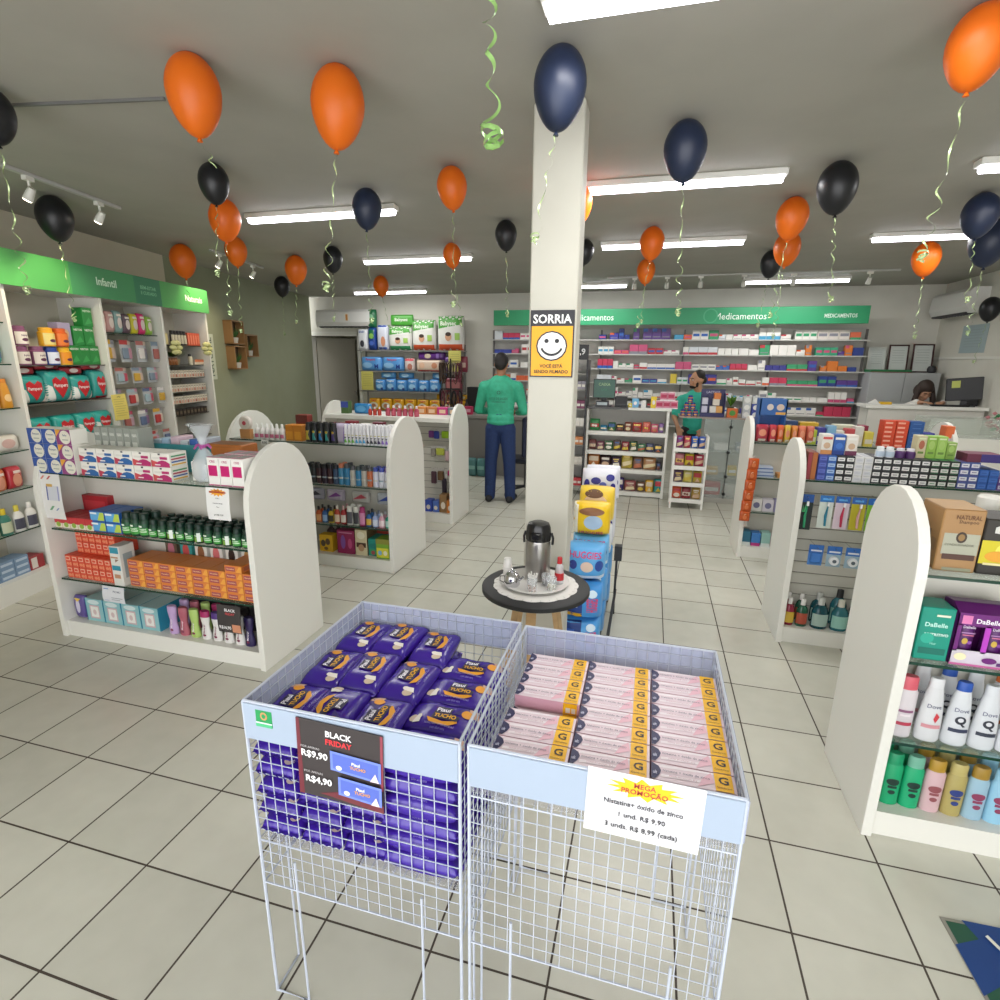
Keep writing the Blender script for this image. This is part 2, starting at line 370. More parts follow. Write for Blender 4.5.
# ================= lamps =================
for i, (x, y, L_, _) in enumerate(TUBES):
    names = ['nearest, above and right of the big black balloon', 'just right of the column under the large black balloon', 'second behind the column on its right', 'left of the column, nearest of three there',
             'middle one of the three left of the column', 'farthest left, above the air conditioner', 'far one over the medicine sign', 'right, behind the black balloon cluster', 'farthest one directly behind the column', 'right edge one beside big orange balloon']
    t = empty('ceiling_light', (x, y, CEIL), 0, 'linear ceiling light with bright diffuser, ' + names[i], 'ceiling light', 'linear ceiling lights')
    m = MB(); m.cbox(-.02, L_ + .02, -.045, .045, -.035, 0, .004, WHITE2); m.obj('housing', t)
    m = MB(); pr = [(-.035, -.036), (.035, -.036), (.03, -.055), (.015, -.066), (-.015, -.066), (-.03, -.055)]
    m.prism(pr, 0, L_, M('#f7f4ff', .5, 0, 1, DIFF_E), 'yz'); m.obj('diffuser', t)
    ld = bpy.data.lights.new('tube_light', 'AREA'); ld.shape = 'RECTANGLE'; ld.size = L_; ld.size_y = .08; ld.energy = TUBE_W; ld.color = (1, .985, .95)
    lo = bpy.data.objects.new('tube_lamp', ld); COL.objects.link(lo); lo.location = (L_ / 2, 0, -.075); lo.parent = t
def track(x, y, L_, ang, spots, where, lit):
    t = empty('track_light', (x, y, CEIL), ang, 'white ceiling track with spotlights ' + where, 'track light')
    m = MB(); m.cbox(0, L_, -.017, .017, -.02, 0, .003, M('#b9b9b5', .4)); m.obj('rail', t)
    for s in spots:
        h = MB(); h.box(s - .03, s + .03, -.015, .015, -.045, -.02, WHITE); h.tube([(s, 0, -.045), (s, 0, -.075)], .008, WHITE, 6)
        h.T = Matrix.Translation((s, 0, -.11)) @ Matrix.Rotation(math.radians(35), 4, 'X'); h.lathe([(.02, .03), (.024, 0), (.028, -.045), (.024, -.045)], WHITE, 12)
        ho = h.obj('spotlight', t)
        if lit:
            e = MB(); e.T = Matrix.Translation((s, 0, -.11)) @ Matrix.Rotation(math.radians(35), 4, 'X'); e.lathe([(.023, -.044), (.023, -.049)], M('#fff2d8', .4, 0, 1, 12.0), 12); e.obj('bulb', ho)
            ld = bpy.data.lights.new('spot_lamp', 'SPOT'); ld.energy = 24; ld.color = (1, .84, .60); ld.spot_size = 1.9; ld.spot_blend = .8; ld.shadow_soft_size = .04
            lo = bpy.data.objects.new('spot_lamp', ld); COL.objects.link(lo); lo.parent = ho; lo.location = (s, .03, -.17); lo.rotation_euler = (math.radians(30), 0, 0)
track(-4.10, .55, 1.5, RL, [.75, 1.3], 'near the left wall above the green sign', 1)
track(-4.95, 3.5, 1.1, RL, [.15, .85], 'over the sage wall behind orange balloons', 1)
track(-1.2, 6.15, 3.3, 0, [.35, .75, 1.15, 1.65, 2.2, 3.0], 'in front of the medicine wall sign', 0)
# ================= left wall unit =================
u = empty('wall_shelving_unit', (-4.75, .94, 0), RL, 'tall white wall shelving with four bays under a green sign on the left wall', 'shelving unit')
D = .38
for s in (-.36, .5, 1.36, 2.12, 2.86):
    m = MB(); m.cbox(s - .014, s + .014, 0, D, 0, 2.165, .002, WHITE); m.obj('side_panel', u)
m = MB(); m.box(-.36, 2.86, D - .01, D + .01, .1, 2.165, M('#cfcabb', .5)); m.obj('back_panel', u)
m = MB(); m.box(-.37, 2.87, .0, D, 0, .15, WHITE); m.obj('plinth', u)
m = MB(); m.box(-.37, 2.875, -.01, D, 2.165, 2.19, WHITE); m.obj('top_board', u)
def shelf(par, x0, x1, y0, y1, z, mat=None, t=.008):
    m = MB(); mt = mat or GLASS
    m.box(x0, x1, y0 + .002, y1, z - t, z, mt)
    if mt is GLASS: m.box(x0, x1, y0, y0 + .003, z - t, z, GEDGE)
    return m.obj('shelf', par)
DK = M('#57534a', .5)
for z in (.47, .77, 1.04, 1.34, 1.64, 1.92): shelf(u, -.34, .485, .03, D - .01, z)
for z in (.5, .8, 1.06, 1.35, 1.63): shelf(u, .515, 1.345, .03, D - .01, z, DK)
for z in (.5, .8, 1.9): shelf(u, 1.375, 2.105, .06, D - .01, z)
for z in (.5, .85, 1.1, 1.225, 1.345, 1.49, 1.62, 1.82): shelf(u, 2.135, 2.845, .08, D - .01, z, DK)
# sign
sg = MB(); G1c = M('#4fa553', .35); G2c = M('#3f8f58', .35); G3c = M('#2f7a55', .35)
sg.box(-.95, 1.05, -.035, -.012, 2.165, 2.4, G1c); sg.box(1.05, 1.75, -.035, -.012, 2.165, 2.4, G2c); sg.box(1.75, 2.1, -.035, -.012, 2.165, 2.4, G3c); sg.box(2.1, 2.875, -.035, -.012, 2.165, 2.4, G1c)
fs = lambda a, b, e: (a, -.035 - e, 2.165 + b)
sg.decal(fs, 1, .235, [('t', 'Infantil', 1.42, .55, .26, .42, '#cfead2'), ('t', 'Naturais', 2.62, .52, .26, .40, '#eef9e8'), ('t', 'BEM-ESTAR', 1.93, .62, .13, .24, '#7fc096'), ('t', 'E CUIDADO', 1.93, .42, .12, .24, '#7fc096'),
    ('e', 1.14, .55, .085, .36, '#63ad72'), ('e', 1.14, .55, .07, .30, '#4a9960'), ('e', 1.14, .55, .03, .13, '#63ad72'), ('e', 2.28, .52, .085, .36, '#7cc97b'), ('e', 2.28, .52, .07, .30, '#5fb967')])
so = sg.obj('fascia_sign', u, label='green fascia sign lettered in white')
# sign over the medicines
s2 = MB(); GR = M('#2f9a68', .4); s2.cbox(-3.03, 2.21, 7.24, 7.27, 2.235, 2.465, .003, GR)
f2 = lambda a, b, e: (a, 7.24 - e, 2.235 + b)
s2.decal(f2, 1, .23, [('r', 1.58, .2, 2.13, .74, '#27875d'), ('t', 'Medicamentos', -1.505, .47, .40, .68, '#e8f5ec', 0, False), ('t', 'Medicamentos', .60, .47, .40, .68, '#e8f5ec', 0, False), ('t', 'MEDICAMENTOS', 1.865, .45, .22, .40, '#d8eee0'),
    ('e', .2, .5, .1, .44, '#4bab7f'), ('e', .2, .5, .083, .37, '#2f9a68'), ('e', -1.52, .5, .1, .44, '#4bab7f'), ('e', -1.52, .5, .083, .37, '#2f9a68')])
so = empty('medicines_sign'); s2.obj('sign_board', so)
for x in (-2.8, -1.2, .4, 2.0): m = MB(); m.box(x - .015, x + .015, 7.27, 7.65, 2.33, 2.36, WHITE); m.obj('bracket', so)
tag(so, 'long green sign lettered Medicamentos in white above the medicine shelves', 'sign')
# camera-warning sign on the column
m = MB(); m.cbox(-1.103, -.900, 1.094, 1.0995, 1.627, 1.925, .001, M('#1b1b22', .4))
fc = lambda a, b, e: (-1.103 + a, 1.094 - e, 1.627 + b); W_, H_ = .203, .298
smile = [(.5 + .27 * math.cos(t) * 1, .49 + .17 * math.sin(t)) for t in [PI * (1.12 + .76 * k / 12) for k in range(13)]]
smile2 = [(.5 + .23 * math.cos(t), .50 + .145 * math.sin(t)) for t in [PI * (1.88 - .76 * k / 12) for k in range(13)]]
m.decal(fc, W_, H_, [('r', .03, .02, .97, .765, '#f0a80c'), ('t', 'SORRIA', .5, .87, .13, .88, '#f4f4f0'), ('e', .5, .47, .36, .225, '#15151a'), ('e', .5, .47, .325, .203, '#ecece6'), ('e', .38, .545, .05, .033, '#15151a'), ('e', .62, .545, .05, .033, '#15151a'),
    ('p', smile + smile2, '#15151a'), ('t', 'VOCÊ ESTÁ', .5, .175, .05, .56, '#2b2412'), ('t', 'SENDO FILMADO', .5, .085, .05, .86, '#2b2412')])
tag(m.obj('warning_sign'), 'yellow and black smiley sign reading SORRIA fixed on the white column', 'sign')
# air conditioners
def aircon(loc, rz, w, label):
    t = empty('air_conditioner', loc, rz, label, 'air conditioner')
    m = MB(); pr = [(0, 0), (0, .29), (-.16, .29), (-.2, .25), (-.215, .08), (-.17, .0)]; m.prism(pr, 0, w, M('#dededa', .35), 'yz'); m.obj('casing', t)
    m = MB(); m.box(.05, w - .05, -.19, -.07, -.006, .012, '#2c2c2e')
    for k in range(12): m.box(.07 + k * (w - .16) / 11, .08 + k * (w - .16) / 11, -.19, -.08, -.012, 0, '#55555a')
    m.obj('air_outlet', t)
    if rz == 0: m = MB(); m.decal(lambda a, b, e: (.58 + a, -.208 - e - .004, .09 + b), .07, .13, [('r', 0, 0, 1, 1, '#e9e2cf'), ('r', .2, .1, .8, .9, '#c88a3e')]); m.obj('energy_sticker', t)
aircon((-6.36, 7.65, 2.24), 0, 1.05, 'white split air conditioner above the dark doorway')
aircon((3.2, 7.5, 2.31), -PI / 2, .95, 'white split air conditioner on the right wall over a paper notice')
# storefront frame behind the camera
m = MB()
for x in (-3.2, -1.35, .5, 2.35): m.box(x - .03, x + .03, -3.07, -3.01, 0, 2.5, M('#8c8f92', .35, .6))
struct(m.obj('window_1'))
# ================= gondolas =================
def arch(y0, y1, H, n=14):
    r = (y1 - y0) / 2; c = (y0 + y1) / 2
    rz = r * 1.12
    return [(y0, 0)] + [(c - r * math.cos(PI * k / n), H - rz + rz * math.sin(PI * k / n)) for k in range(n + 1)] + [(y1, 0)]
def endp(par, x0, x1, y0, y1, H=1.25):
    m = MB(); m.prism(arch(y0, y1, H), x0, x1, WHITE, 'yz'); o = m.obj('end_panel', par)
    bv = o.modifiers.new('b', 'BEVEL'); bv.width = .003; bv.segments = 2; bv.limit_method = 'ANGLE'; bv.angle_limit = math.radians(50)
    return o
def gondola(label, x0, x1, y0, y1, shelves, board_top, slat=False, H=1.25):
    t = empty('display_gondola', ((x0 + x1) / 2, (y0 + y1) / 2, 0), 0, label, 'display shelf')
    ox, oy = (x0 + x1) / 2, (y0 + y1) / 2
    a, b, c, d = x0 - ox, x1 - ox, y0 - oy, y1 - oy
    endp(t, a, a + .035, c, d, H); endp(t, b - .035, b, c, d, H)
    m = MB(); m.box(a + .035, b - .035, c + .02, d - .02, 0, .10, WHITE); m.obj('base', t)
    m = MB()
    if slat:
        zs = [.1]
        while zs[-1] < board_top - .05: zs.append(zs[-1] + .075)
        for z in zs: m.box(a + .035, b - .035, -.012, .012, z, min(z + .069, board_top), M('#c9c7bd', .45))
        m.box(a + .035, b - .035, -.006, .006, .1, board_top, M('#77756c', .5))
    else: m.box(a + .035, b - .035, -.01, .01, .1, board_top, M('#cfccc1', .5))
    m.obj('back_board', t)
    for z in shelves:
        m = MB()
        if z > 1: m.box(a + .037, b - .037, c + .035, d - .035, z - .01, z, GLASS); m.box(a + .037, b - .037, c + .032, c + .035, z - .01, z, GEDGE)
        else: m.box(a + .037, b - .037, c + .035, -.012, z - .01, z, GLASS); m.box(a + .037, b - .037, c + .032, c + .035, z - .01, z, GEDGE)
        for x in (a + .045, b - .055): m.box(x, x + .01, c + .04, c + .3, z - .016, z - .0102, CHROME)
        m.obj('shelf', t)
    return t
gondola('white arched gondola of vitamins and cartons, nearest on the left side', -3.985, -2.50, .79, 1.36, [.38, .70, 1.04], 1.03)
gondola('white arched gondola of deodorants and hair products behind the nearest left one', -3.985, -2.455, 2.31, 2.98, [.36, .70, 1.04], 1.03)
g3 = gondola('white arched gondola with hanging accessories, farthest on the left side', -3.985, -2.475, 3.76, 4.30, [], 1.10, True)
m = MB(); m.box(-.72, .72, -.26, .26, 1.075, 1.115, WHITE); m.obj('top_board', g3)
gondola('white arched gondola of shampoo, nearest on the right side', .335, 1.83, .47, .94, [.39, .71, 1.03], 1.02, H=1.285)
gondola('white arched gondola with toothpaste on top, middle one on the right side', .33, 1.83, 1.97, 2.45, [1.04], 1.03, True, 1.262)
gondola('white arched gondola with an orange sachet strip, farthest on the right side', .31, 1.83, 3.57, 4.05, [.42, .73, 1.04], 1.03)
CTX[0] = 'medicine_carton'
def lin_x(x0, x1, n): return [x0 + (x1 - x0) * (i + .5) / n for i in range(n)]
rnd = random.Random(5)
# ---------- nearest left gondola, top shelf ----------
P1 = 'on nearest left gondola top shelf'
fr = (('r', 0, 0, 1, 1, '#2b4f9a'), ('e', .62, .5, .36, .46, '#dcdacb'), ('t', 'Pampers', .62, .62, .13, .5, '#5b6b8a'), ('r', .42, .3, .82, .36, '#9aa09a'))
fr2 = (('r', 0, 0, 1, 1, '#8a3b78'), ('p', ((0, .5), (.4, 1), (0, 1)), '#e0a23a'), ('e', .62, .5, .38, .46, '#dcdacb'), ('t', 'Baby', .62, .62, .13, .5, '#5b6b8a'), ('r', .42, .3, .82, .36, '#9aa09a'))
pa = carton(.106, .10, .085, '#e3e1d8', fr); pb = carton(.106, .10, .085, '#e3e1d8', fr2)
for c in range(3):
    for l in range(3):
        place((pa, pa, pb)[c], (-3.935 + c * .108, .822, 1.04 + l * .086), ('blue' if c < 2 else 'rainbow') + f'-edged white oval carton, {ORD[c]}, {LEV[l]} layer, nearest left gondola top', 'box', 'oval-print cartons stacked at the left of the top shelf')
wave = lambda c1, c2: (('p', ((0, 0), (1, 0), (1, .3), (.7, .25), (.3, .36), (0, .48)), c2), ('p', ((.15, 0), (1, 0), (1, .28), (.8, .44), (.6, .48), (.4, .4), (.25, .22)), c1), ('r', .1, .56, .78, .7, '#d8d6cf'), ('r', .5, .54, .9, .72, c1), ('r', .42, .84, .54, .96, '#44464c'), ('r', .2, .12, .5, .2, '#e8e6e0'))
pc1 = carton(.122, .12, .078, '#e6e4dc', wave('#2560a0', '#b23850'), (('r', .1, .1, .9, .2, '#d8a93a'), ('r', .1, .3, .9, .4, '#2b5fa8'), ('r', .1, .5, .9, .6, '#b23850'), ('r', .1, .7, .9, .8, '#4a9a68')))
pc2 = carton(.122, .12, .078, '#e6e4dc', wave('#b02468', '#c44a50'), (('r', .1, .1, .9, .2, '#d8a93a'), ('r', .1, .3, .9, .4, '#2b5fa8'), ('r', .1, .5, .9, .6, '#b23850'), ('r', .1, .7, .9, .8, '#4a9a68')))
for c in range(5):
    for l in range(2):
        place(pc1 if c < 3 else pc2, (-3.59 + c * .1275, .84, 1.04 + l * .079), ('blue' if c < 3 else 'magenta') + f'-waved white tablet carton, {ORD[c]}, {("lower", "upper")[l]} row, nearest left gondola top', 'box', 'waved tablet cartons on the top shelf')
pg = carton(.050, .1, .13, '#8f948c', (('r', .1, .15, .8, .4, '#b9bcb4'), ('t', 'NAN', .5, .7, .14, .6, '#d9dbd4')))
for i in range(6): place(pg, (-3.64 + i * .054, .96, 1.04 + .131), f'grey-green carton behind the oval ones, {ORD[i]}, nearest left gondola top shelf', 'box', 'grey cartons behind the oval cartons')
for i in range(6): place(carton(.050, .1, .13, '#a8aca2'), (-3.64 + i * .054, .96, 1.04), f'pale grey carton supporting the grey-green row, {ORD[i]}, nearest left gondola', 'box', 'pale cartons under the grey cartons')
pm_ = carton(.072, .11, .15, '#ecebe5', (('r', .1, .34, .86, .72, '#c3156c'), ('t', 'CRIS', .5, .86, .08, .5, '#b04070'), ('r', 0, 0, 1, .04, '#c86a90')), top=(('r', 0, 0, 1, 1, '#c55a86'), ('r', .08, .1, .92, .9, '#9a9a96')))
for j in range(2):
    for i in range(3): place(pm_, (-2.745 + i * .076, .845 + j * .13, 1.04), f'white carton with magenta square, {ORD[i]} of the {("front", "rear")[j]} three on nearest left gondola', 'box', 'magenta-square cartons on the top shelf')
# gift bag
t = empty('gift_bag', (-2.875, .93, 1.04), 0, 'clear cellophane gift bag tied with purple ribbon on nearest left gondola top', 'gift bag')
m = MB(); m.lathe([(.055, 0), (.075, .03), (.072, .10), (.045, .15), (.014, .19), (.03, .24), (.065, .30), (.085, .31)], CLEAR2, 12, sy=.8); m.obj('cellophane', t)
m = MB(); m.cbox(-.055, -.005, -.04, .02, .004, .11, .003, '#d9d8d2'); m.cbox(.005, .05, -.045, .02, .004, .10, .003, '#c9cfd0'); m.obj('contents', t)
m = MB(); m.lathe([(.018, .18), (.02, .195), (.018, .2)], '#b04f9a', 10)
for a in range(6): m.tube([(0, 0, .19), (.03 * math.cos(a), .03 * math.sin(a), .2), (.045 * math.cos(a + .3), .045 * math.sin(a + .3), .18)], .005, '#b04f9a', 5)
m.obj('bow', t)
# things on the rear half of the same gondola
t = empty('display_tray', (-3.22, 1.18, 1.04), 0, 'teal display tray behind the waved cartons on nearest left gondola', 'tray')
m = MB(); m.box(-.22, .22, -.09, -.08, 0, .16, '#3b8c94'); m.box(-.22, .22, .08, .09, 0, .16, '#3b8c94'); m.box(-.22, -.21, -.09, .09, 0, .16, '#3b8c94'); m.box(.21, .22, -.09, .09, 0, .16, '#3b8c94'); m.box(-.21, .21, -.08, .08, 0, .01, '#3b8c94'); m.obj('tray', t)
m = MB()
for i in range(6): m.cbox(-.20 + i * .067, -.145 + i * .067, -.06, .06, .01, .18 + .01 * (i % 3), .004, ['#b9c6d4', '#a3bcd0', '#d3b9c4', '#c3cad0', '#3a62a8', '#aab4c0'][i])
m.obj('packets', t)
place(carton(.28, .14, .17, '#a8632a', (('r', .05, .1, .95, .9, '#b86d2b'),), top=(('r', .1, .1, .9, .9, '#7a4a25'),)), (-2.93, 1.12, 1.04), 'orange-brown counter display carton behind the gift bag on nearest left gondola', 'box')
# ---------- second shelf ----------
P2 = 'on second shelf of nearest left gondola'
pr_ = carton(.058, .16, .07, '#b32a30', (('r', 0, .45, 1, 1, '#c2343a'), ('r', 0, 0, 1, .42, '#e5dcc8'), ('e', .5, .3, .3, .22, '#8fb33f')))
for i in range(5): place(pr_, (-3.915 + i * .060, .845, .70), f'red carton with cream band, {ORD[i]} {P2}', 'box', 'red cartons on the second shelf')
place(carton(.20, .06, .16, '#a8222c', (('r', .1, .2, .9, .8, '#c03a40'),)), (-3.83, 1.02, .70), 'tall red carton standing behind the small red cartons, nearest left gondola', 'box')
pbl = carton(.108, .16, .062, '#2560ae', (('r', .04, .12, .72, .9, '#5aa3d6'), ('p', ((.5, .12), (.98, .12), (.98, .9), (.72, .9)), '#b9cf4f'), ('r', .04, .7, .5, .88, '#e3ecef')), (('r', 0, 0, 1, 1, '#1f57a5'),))
for c in range(2):
    for l in range(2): place(pbl, (-3.605 + c * .112, .845, .70 + l * .063), f'blue and lime carton, {("left", "right")[c]} column, {("lower", "upper")[l]} one, nearest left gondola second shelf', 'box', 'blue and lime cartons')
GL = (('r', 0, 0, 1, .62, '#3f9a3c'), ('r', .1, .25, .9, .35, '#cfe3c8'), ('r', .15, .7, .6, .86, '#e8efe4'), ('t', 'VITAMIN', .5, .5, .12, .8, '#e8efe4'))
GL2 = (('r', 0, 0, 1, .5, '#79a83c'), ('r', .1, .6, .9, .72, '#cfe3c8'), ('r', .55, 0, .85, 1, '#dfe6df'))
vb = bottle('pill', .135, .030, '#103a26', '#0b2a20', '#14502f', GL, 'vitamin_bottle'); vs1 = bottle('pill', .105, .0265, '#103a26', '#0b2a20', '#14502f', GL, 'vitamin_bottle'); vs2 = bottle('pill', .105, .0265, '#103a26', '#0b2a20', '#1c5a38', GL2, 'vitamin_bottle')
for j in range(3):
    for i in range(14):
        if i < 3 and j > 1: continue
        big = i < 3; x = -3.405 + i * .0625 + (.02 if j == 1 else 0)
        if x > -2.56: continue
        place(vb if big else (vs1, vs2)[(i * 5 + j) % 3 == 1], (x, .865 + j * .062, .70), ('tall' if big else 'small') + f' green vitamin bottle, {ORD[i]} in {("front", "middle", "rear")[j]} row, nearest left gondola', 'bottle', 'green vitamin bottles on the second shelf')
# ---------- third shelf ----------
po = carton(.049, .15, .072, '#d4482a', (('r', .12, .55, .8, .9, '#e7b9a2'), ('r', .2, .62, .7, .82, '#d4482a'), ('e', .4, .25, .28, .12, '#e38a66'), ('r', .7, .1, .95, .4, '#e38a66')))
for l in range(2):
    for i in range(7): place(po, (-3.895 + i * .051, .845, .38 + l * .073), f'red-orange carton, {ORD[i]} in {("lowest", "second")[l]} layer, nearest left gondola third shelf', 'box', 'red-orange cartons on the third shelf')
for l in range(2):
    for i in range(6): place(po, (-3.855 + i * .051, .90, .38 + (l + 2) * .073), f'red-orange carton, {ORD[i]} in {("third", "top")[l]} layer, nearest left gondola third shelf', 'box', 'red-orange cartons on the third shelf')
place(carton(.075, .10, .25, '#d9d9d2', (('r', .08, .82, .92, .97, '#2c8aa0'), ('r', .1, .70, .8, .74, '#b98a6a'), ('r', .08, .4, .92, .52, '#2c8aa0'), ('r', .2, .2, .8, .3, '#b98a6a'), ('p', ((.5, .6), (.9, .68), (.5, .68)), '#8a6a5a')), (('r', .2, .2, .8, .8, '#9aa6a8'),)), (-3.505, .83, .375), 'tall white and teal carton standing between orange stacks on nearest left gondola', 'box')
pp = carton(.112, .17, .041, '#d9823a', (('r', .06, .18, .62, .8, '#a34a55'), ('t', 'Neosaldina', .34, .5, .2, .5, '#e9c2a0'), ('p', ((.66, .1), (.98, .1), (.98, .9), (.86, .9)), '#e8a446')), (('r', .1, .2, .9, .8, '#b8664a'),))
for c in range(8):
    for l in range(5 if c == 6 else 4): place(pp, (-3.385 + c * .1145, .85, .38 + l * .0415), f'orange and plum carton, {ORD[c]} column, {LEV[l]} layer, nearest left gondola third shelf', 'box', 'orange and plum tablet cartons')
hd = [('#5a4a3a', '#b06a7a'), ('#2e8c8a', '#b84a4a'), ('#d8d6cf', '#8a5a3a'), ('#d8d6cf', '#c86a6a'), ('#d8d6cf', '#2a1a18'), ('#d8d6cf', '#b98a4a'), ('#d8d6cf', '#7a3a3a')]
for i, (b_, c_) in enumerate(hd):
    place(carton(.085, .06, .25, b_, (('e', .5, .72, .28, .2, c_), ('r', .1, .88, .9, .95, '#b9b4a8'), ('r', .2, .1, .8, .5, '#a79e92')), name='hair_dye_box'), (-3.30 + i * .11, 1.03, .38), f'{"brown teal white".split()[min(i, 2)]} hair-dye box, {ORD[i]}, standing behind the orange and plum cartons', 'box', 'hair-dye boxes behind the orange cartons')
# ---------- bottom shelf ----------
place(pack(.085, .05, .15, '#5d5090', (('e', .5, .55, .2, .3, '#cfcbdd'), ('p', ((.2, .9), (.8, .9), (.5, .75)), '#e0c04a')), crimp=.0), (-3.895, .85, .102), 'purple and yellow pouch at left end of nearest left gondola base', 'pouch')
pt = carton(.135, .18, .15, '#86b8bd', (('r', .22, .14, .78, .72, '#c9a9ac'), ('r', .28, .2, .72, .66, '#e3e1dc'), ('e', .5, .42, .1, .12, '#cdb7b5'), ('e', .5, .86, .34, .1, '#c8d8d8')), (('r', 0, 0, 1, 1, '#2f8fae'),), (('r', 0, 0, 1, 1, '#9fbcbd'),))
for i in range(4): place(pt, (-3.765 + i * .141, .85, .10), f'teal carton with pink framed picture, {ORD[i]} on nearest left gondola base', 'box', 'teal picture cartons on the base')
bt = [('curvy', '#b79bc6', '#b79bc6', 'lilac'), ('curvy', '#a85a68', '#a85a68', 'dusty pink'), ('curvy', '#a8c46c', '#a8c46c', 'light green'), ('curvy', '#dcdad6', '#a01e5c', 'white magenta-capped'), ('curvy', '#dcdad6', '#4b2a78', 'white purple-capped'), ('curvy', '#dcdad6', '#1f7f92', 'white teal-capped'), ('curvy', '#dcdad6', '#d5d3d0', 'plain white'), ('curvy', '#2b2050', '#241a48', 'dark purple')]
for j in range(2):
    for i, (k_, b_, c_, n_) in enumerate(bt):
        if j == 1 and i > 3: continue
        place(bottle(k_, .175, .033, b_, c_, None, (('t', 'Monange', .5, .45, .09, .9, '#8a3a5a' if b_ == '#dcdad6' else '#e9e2ea', PI / 2), ('e', .5, .14, .14, .06, '#7a2a4a')), 'lotion_bottle', .62),
              (-3.185 + i * .078 - (.0 if i < 7 else .012), .87 + j * .09, .10), f'{n_} lotion bottle in {("front", "rear")[j]} row on nearest left gondola base', 'bottle', 'lotion bottles on the base')
dk = M('#221d22', .4)
for i in range(7): place(carton(.09, .1, .17, '#1f1a20', (('r', .1, .5, .9, .6, '#3a3238'),)), (-3.2 + i * .095, 1.015, .10), f'black carton in the dark row behind the lotion bottles, {ORD[i]}', 'box', 'black cartons behind the lotion bottles')
# hanging notices on that gondola
def paper(name, x0, x1, z0, z1, y, base, decs, label, cat='notice', bend=.004, rz=0):
    m = MB(); W, H = x1 - x0, z1 - z0; n = 8
    fy = lambda b: y - bend * math.sin(PI * b / H * 1.5)
    vs = []; fs = []
    for sgn in (0, .0007):
        for j in range(n + 1): vs += [(x0, fy(H * j / n) + sgn, z0 + H * j / n), (x1, fy(H * j / n) + sgn, z0 + H * j / n)]
    for s_ in (0, 2 * (n + 1)):
        for j in range(n): q = s_ + 2 * j; fs.append((q, q + 1, q + 3, q + 2))
    N2 = 2 * (n + 1)
    for j in range(n): fs.append((2 * j, 2 * j + 2, N2 + 2 * j + 2, N2 + 2 * j)); fs.append((2 * j + 1, 2 * j + 3, N2 + 2 * j + 3, N2 + 2 * j + 1))
    m.add(vs, fs, base)
    m.decal(lambda a, b, e: (x0 + a, fy(b) - e, z0 + b), W, H, decs)
    o = m.obj(name); tag(o, label, cat); return o
burst = [(.5 + (.40 if k % 2 == 0 else .27) * math.cos(PI * 2 * k / 26), .86 + (.13 if k % 2 == 0 else .075) * math.sin(PI * 2 * k / 26)) for k in range(26)]
paper('paper_notice', -2.78, -2.635, .86, 1.035, .812, M('#e4e4e2', .6), (('p', burst, '#e8a12a'), ('r', .14, .84, .86, .89, '#a8442e'), ('t', 'MEGA', .5, .91, .05, .4, '#a8442e'), ('t', 'OFERTA', .5, .68, .03, .3, '#444444'), ('t', 'Vitaminas variadas', .5, .53, .035, .8, '#444444'), ('t', 'frasco', .5, .42, .03, .25, '#444444'), ('t', 'por R$ 17,99', .5, .16, .045, .7, '#333333')), 'white price notice with orange burst hanging above the green vitamin bottles')
paper('paper_notice', -3.955, -3.80, .765, 1.035, .812, M('#dddcda', .6), (('r', .3, .42, .9, .74, '#c9ccd4'), ('r', .28, .42, .34, .74, '#4a5a9a'), ('r', .82, .42, .88, .74, '#8a90c0'), ('r', .3, .72, .6, .78, '#c8a050'), ('p', ((.05, .88), (.15, .88), (.3, .96), (.2, .96)), '#c87a6a'), ('p', ((.35, .88), (.45, .88), (.6, .96), (.5, .96)), '#b85a5a'), ('p', ((.3, .2), (.42, .2), (.6, .3), (.48, .3)), '#6aa07a'), ('p', ((.62, .2), (.7, .2), (.82, .26), (.74, .26)), '#7a90b8')), 'white notice with coloured dashes hanging below the oval cartons')
paper('shelf_label', -3.62, -3.455, .275, .375, .808, M('#d4d6da', .5), (('r', .06, .1, .28, .85, '#6a8ac0'), ('t', 'PROMO', .67, .7, .12, .5, '#777c88'), ('r', .42, .3, .92, .34, '#8a8e96'), ('r', .42, .18, .8, .22, '#8a8e96')), 'small white shelf label hanging under the tall white and teal carton', 'label')
paper('price_card', -2.80, -2.645, .20, .365, .806, M('#3a3636', .5), (('t', 'BLACK', .55, .82, .10, .5, '#f0f0f0'), ('t', 'FRIDAY', .55, .69, .08, .5, '#c8474a'), ('t', 'R$16,90', .32, .18, .12, .5, '#f0f0f0'), ('r', .62, .04, .98, .34, '#c98a6a')), 'small black price card hanging over the white lotion bottles', 'price card')
# yellow notice on the wall unit partition
yn = paper('paper_notice', 1.29, 1.46, 1.16, 1.38, -.02, M('#dccb6a', .6), (('t', 'AVISO', .5, .9, .05, .6, '#5a522a'),) + tuple(('r', .1, .8 - .09 * k, .9 - .1 * (k % 3), .815 - .09 * k, '#a89a52') for k in range(8)), 'yellow paper notice taped to a partition of the green-signed wall shelving')
yn.matrix_world = TL
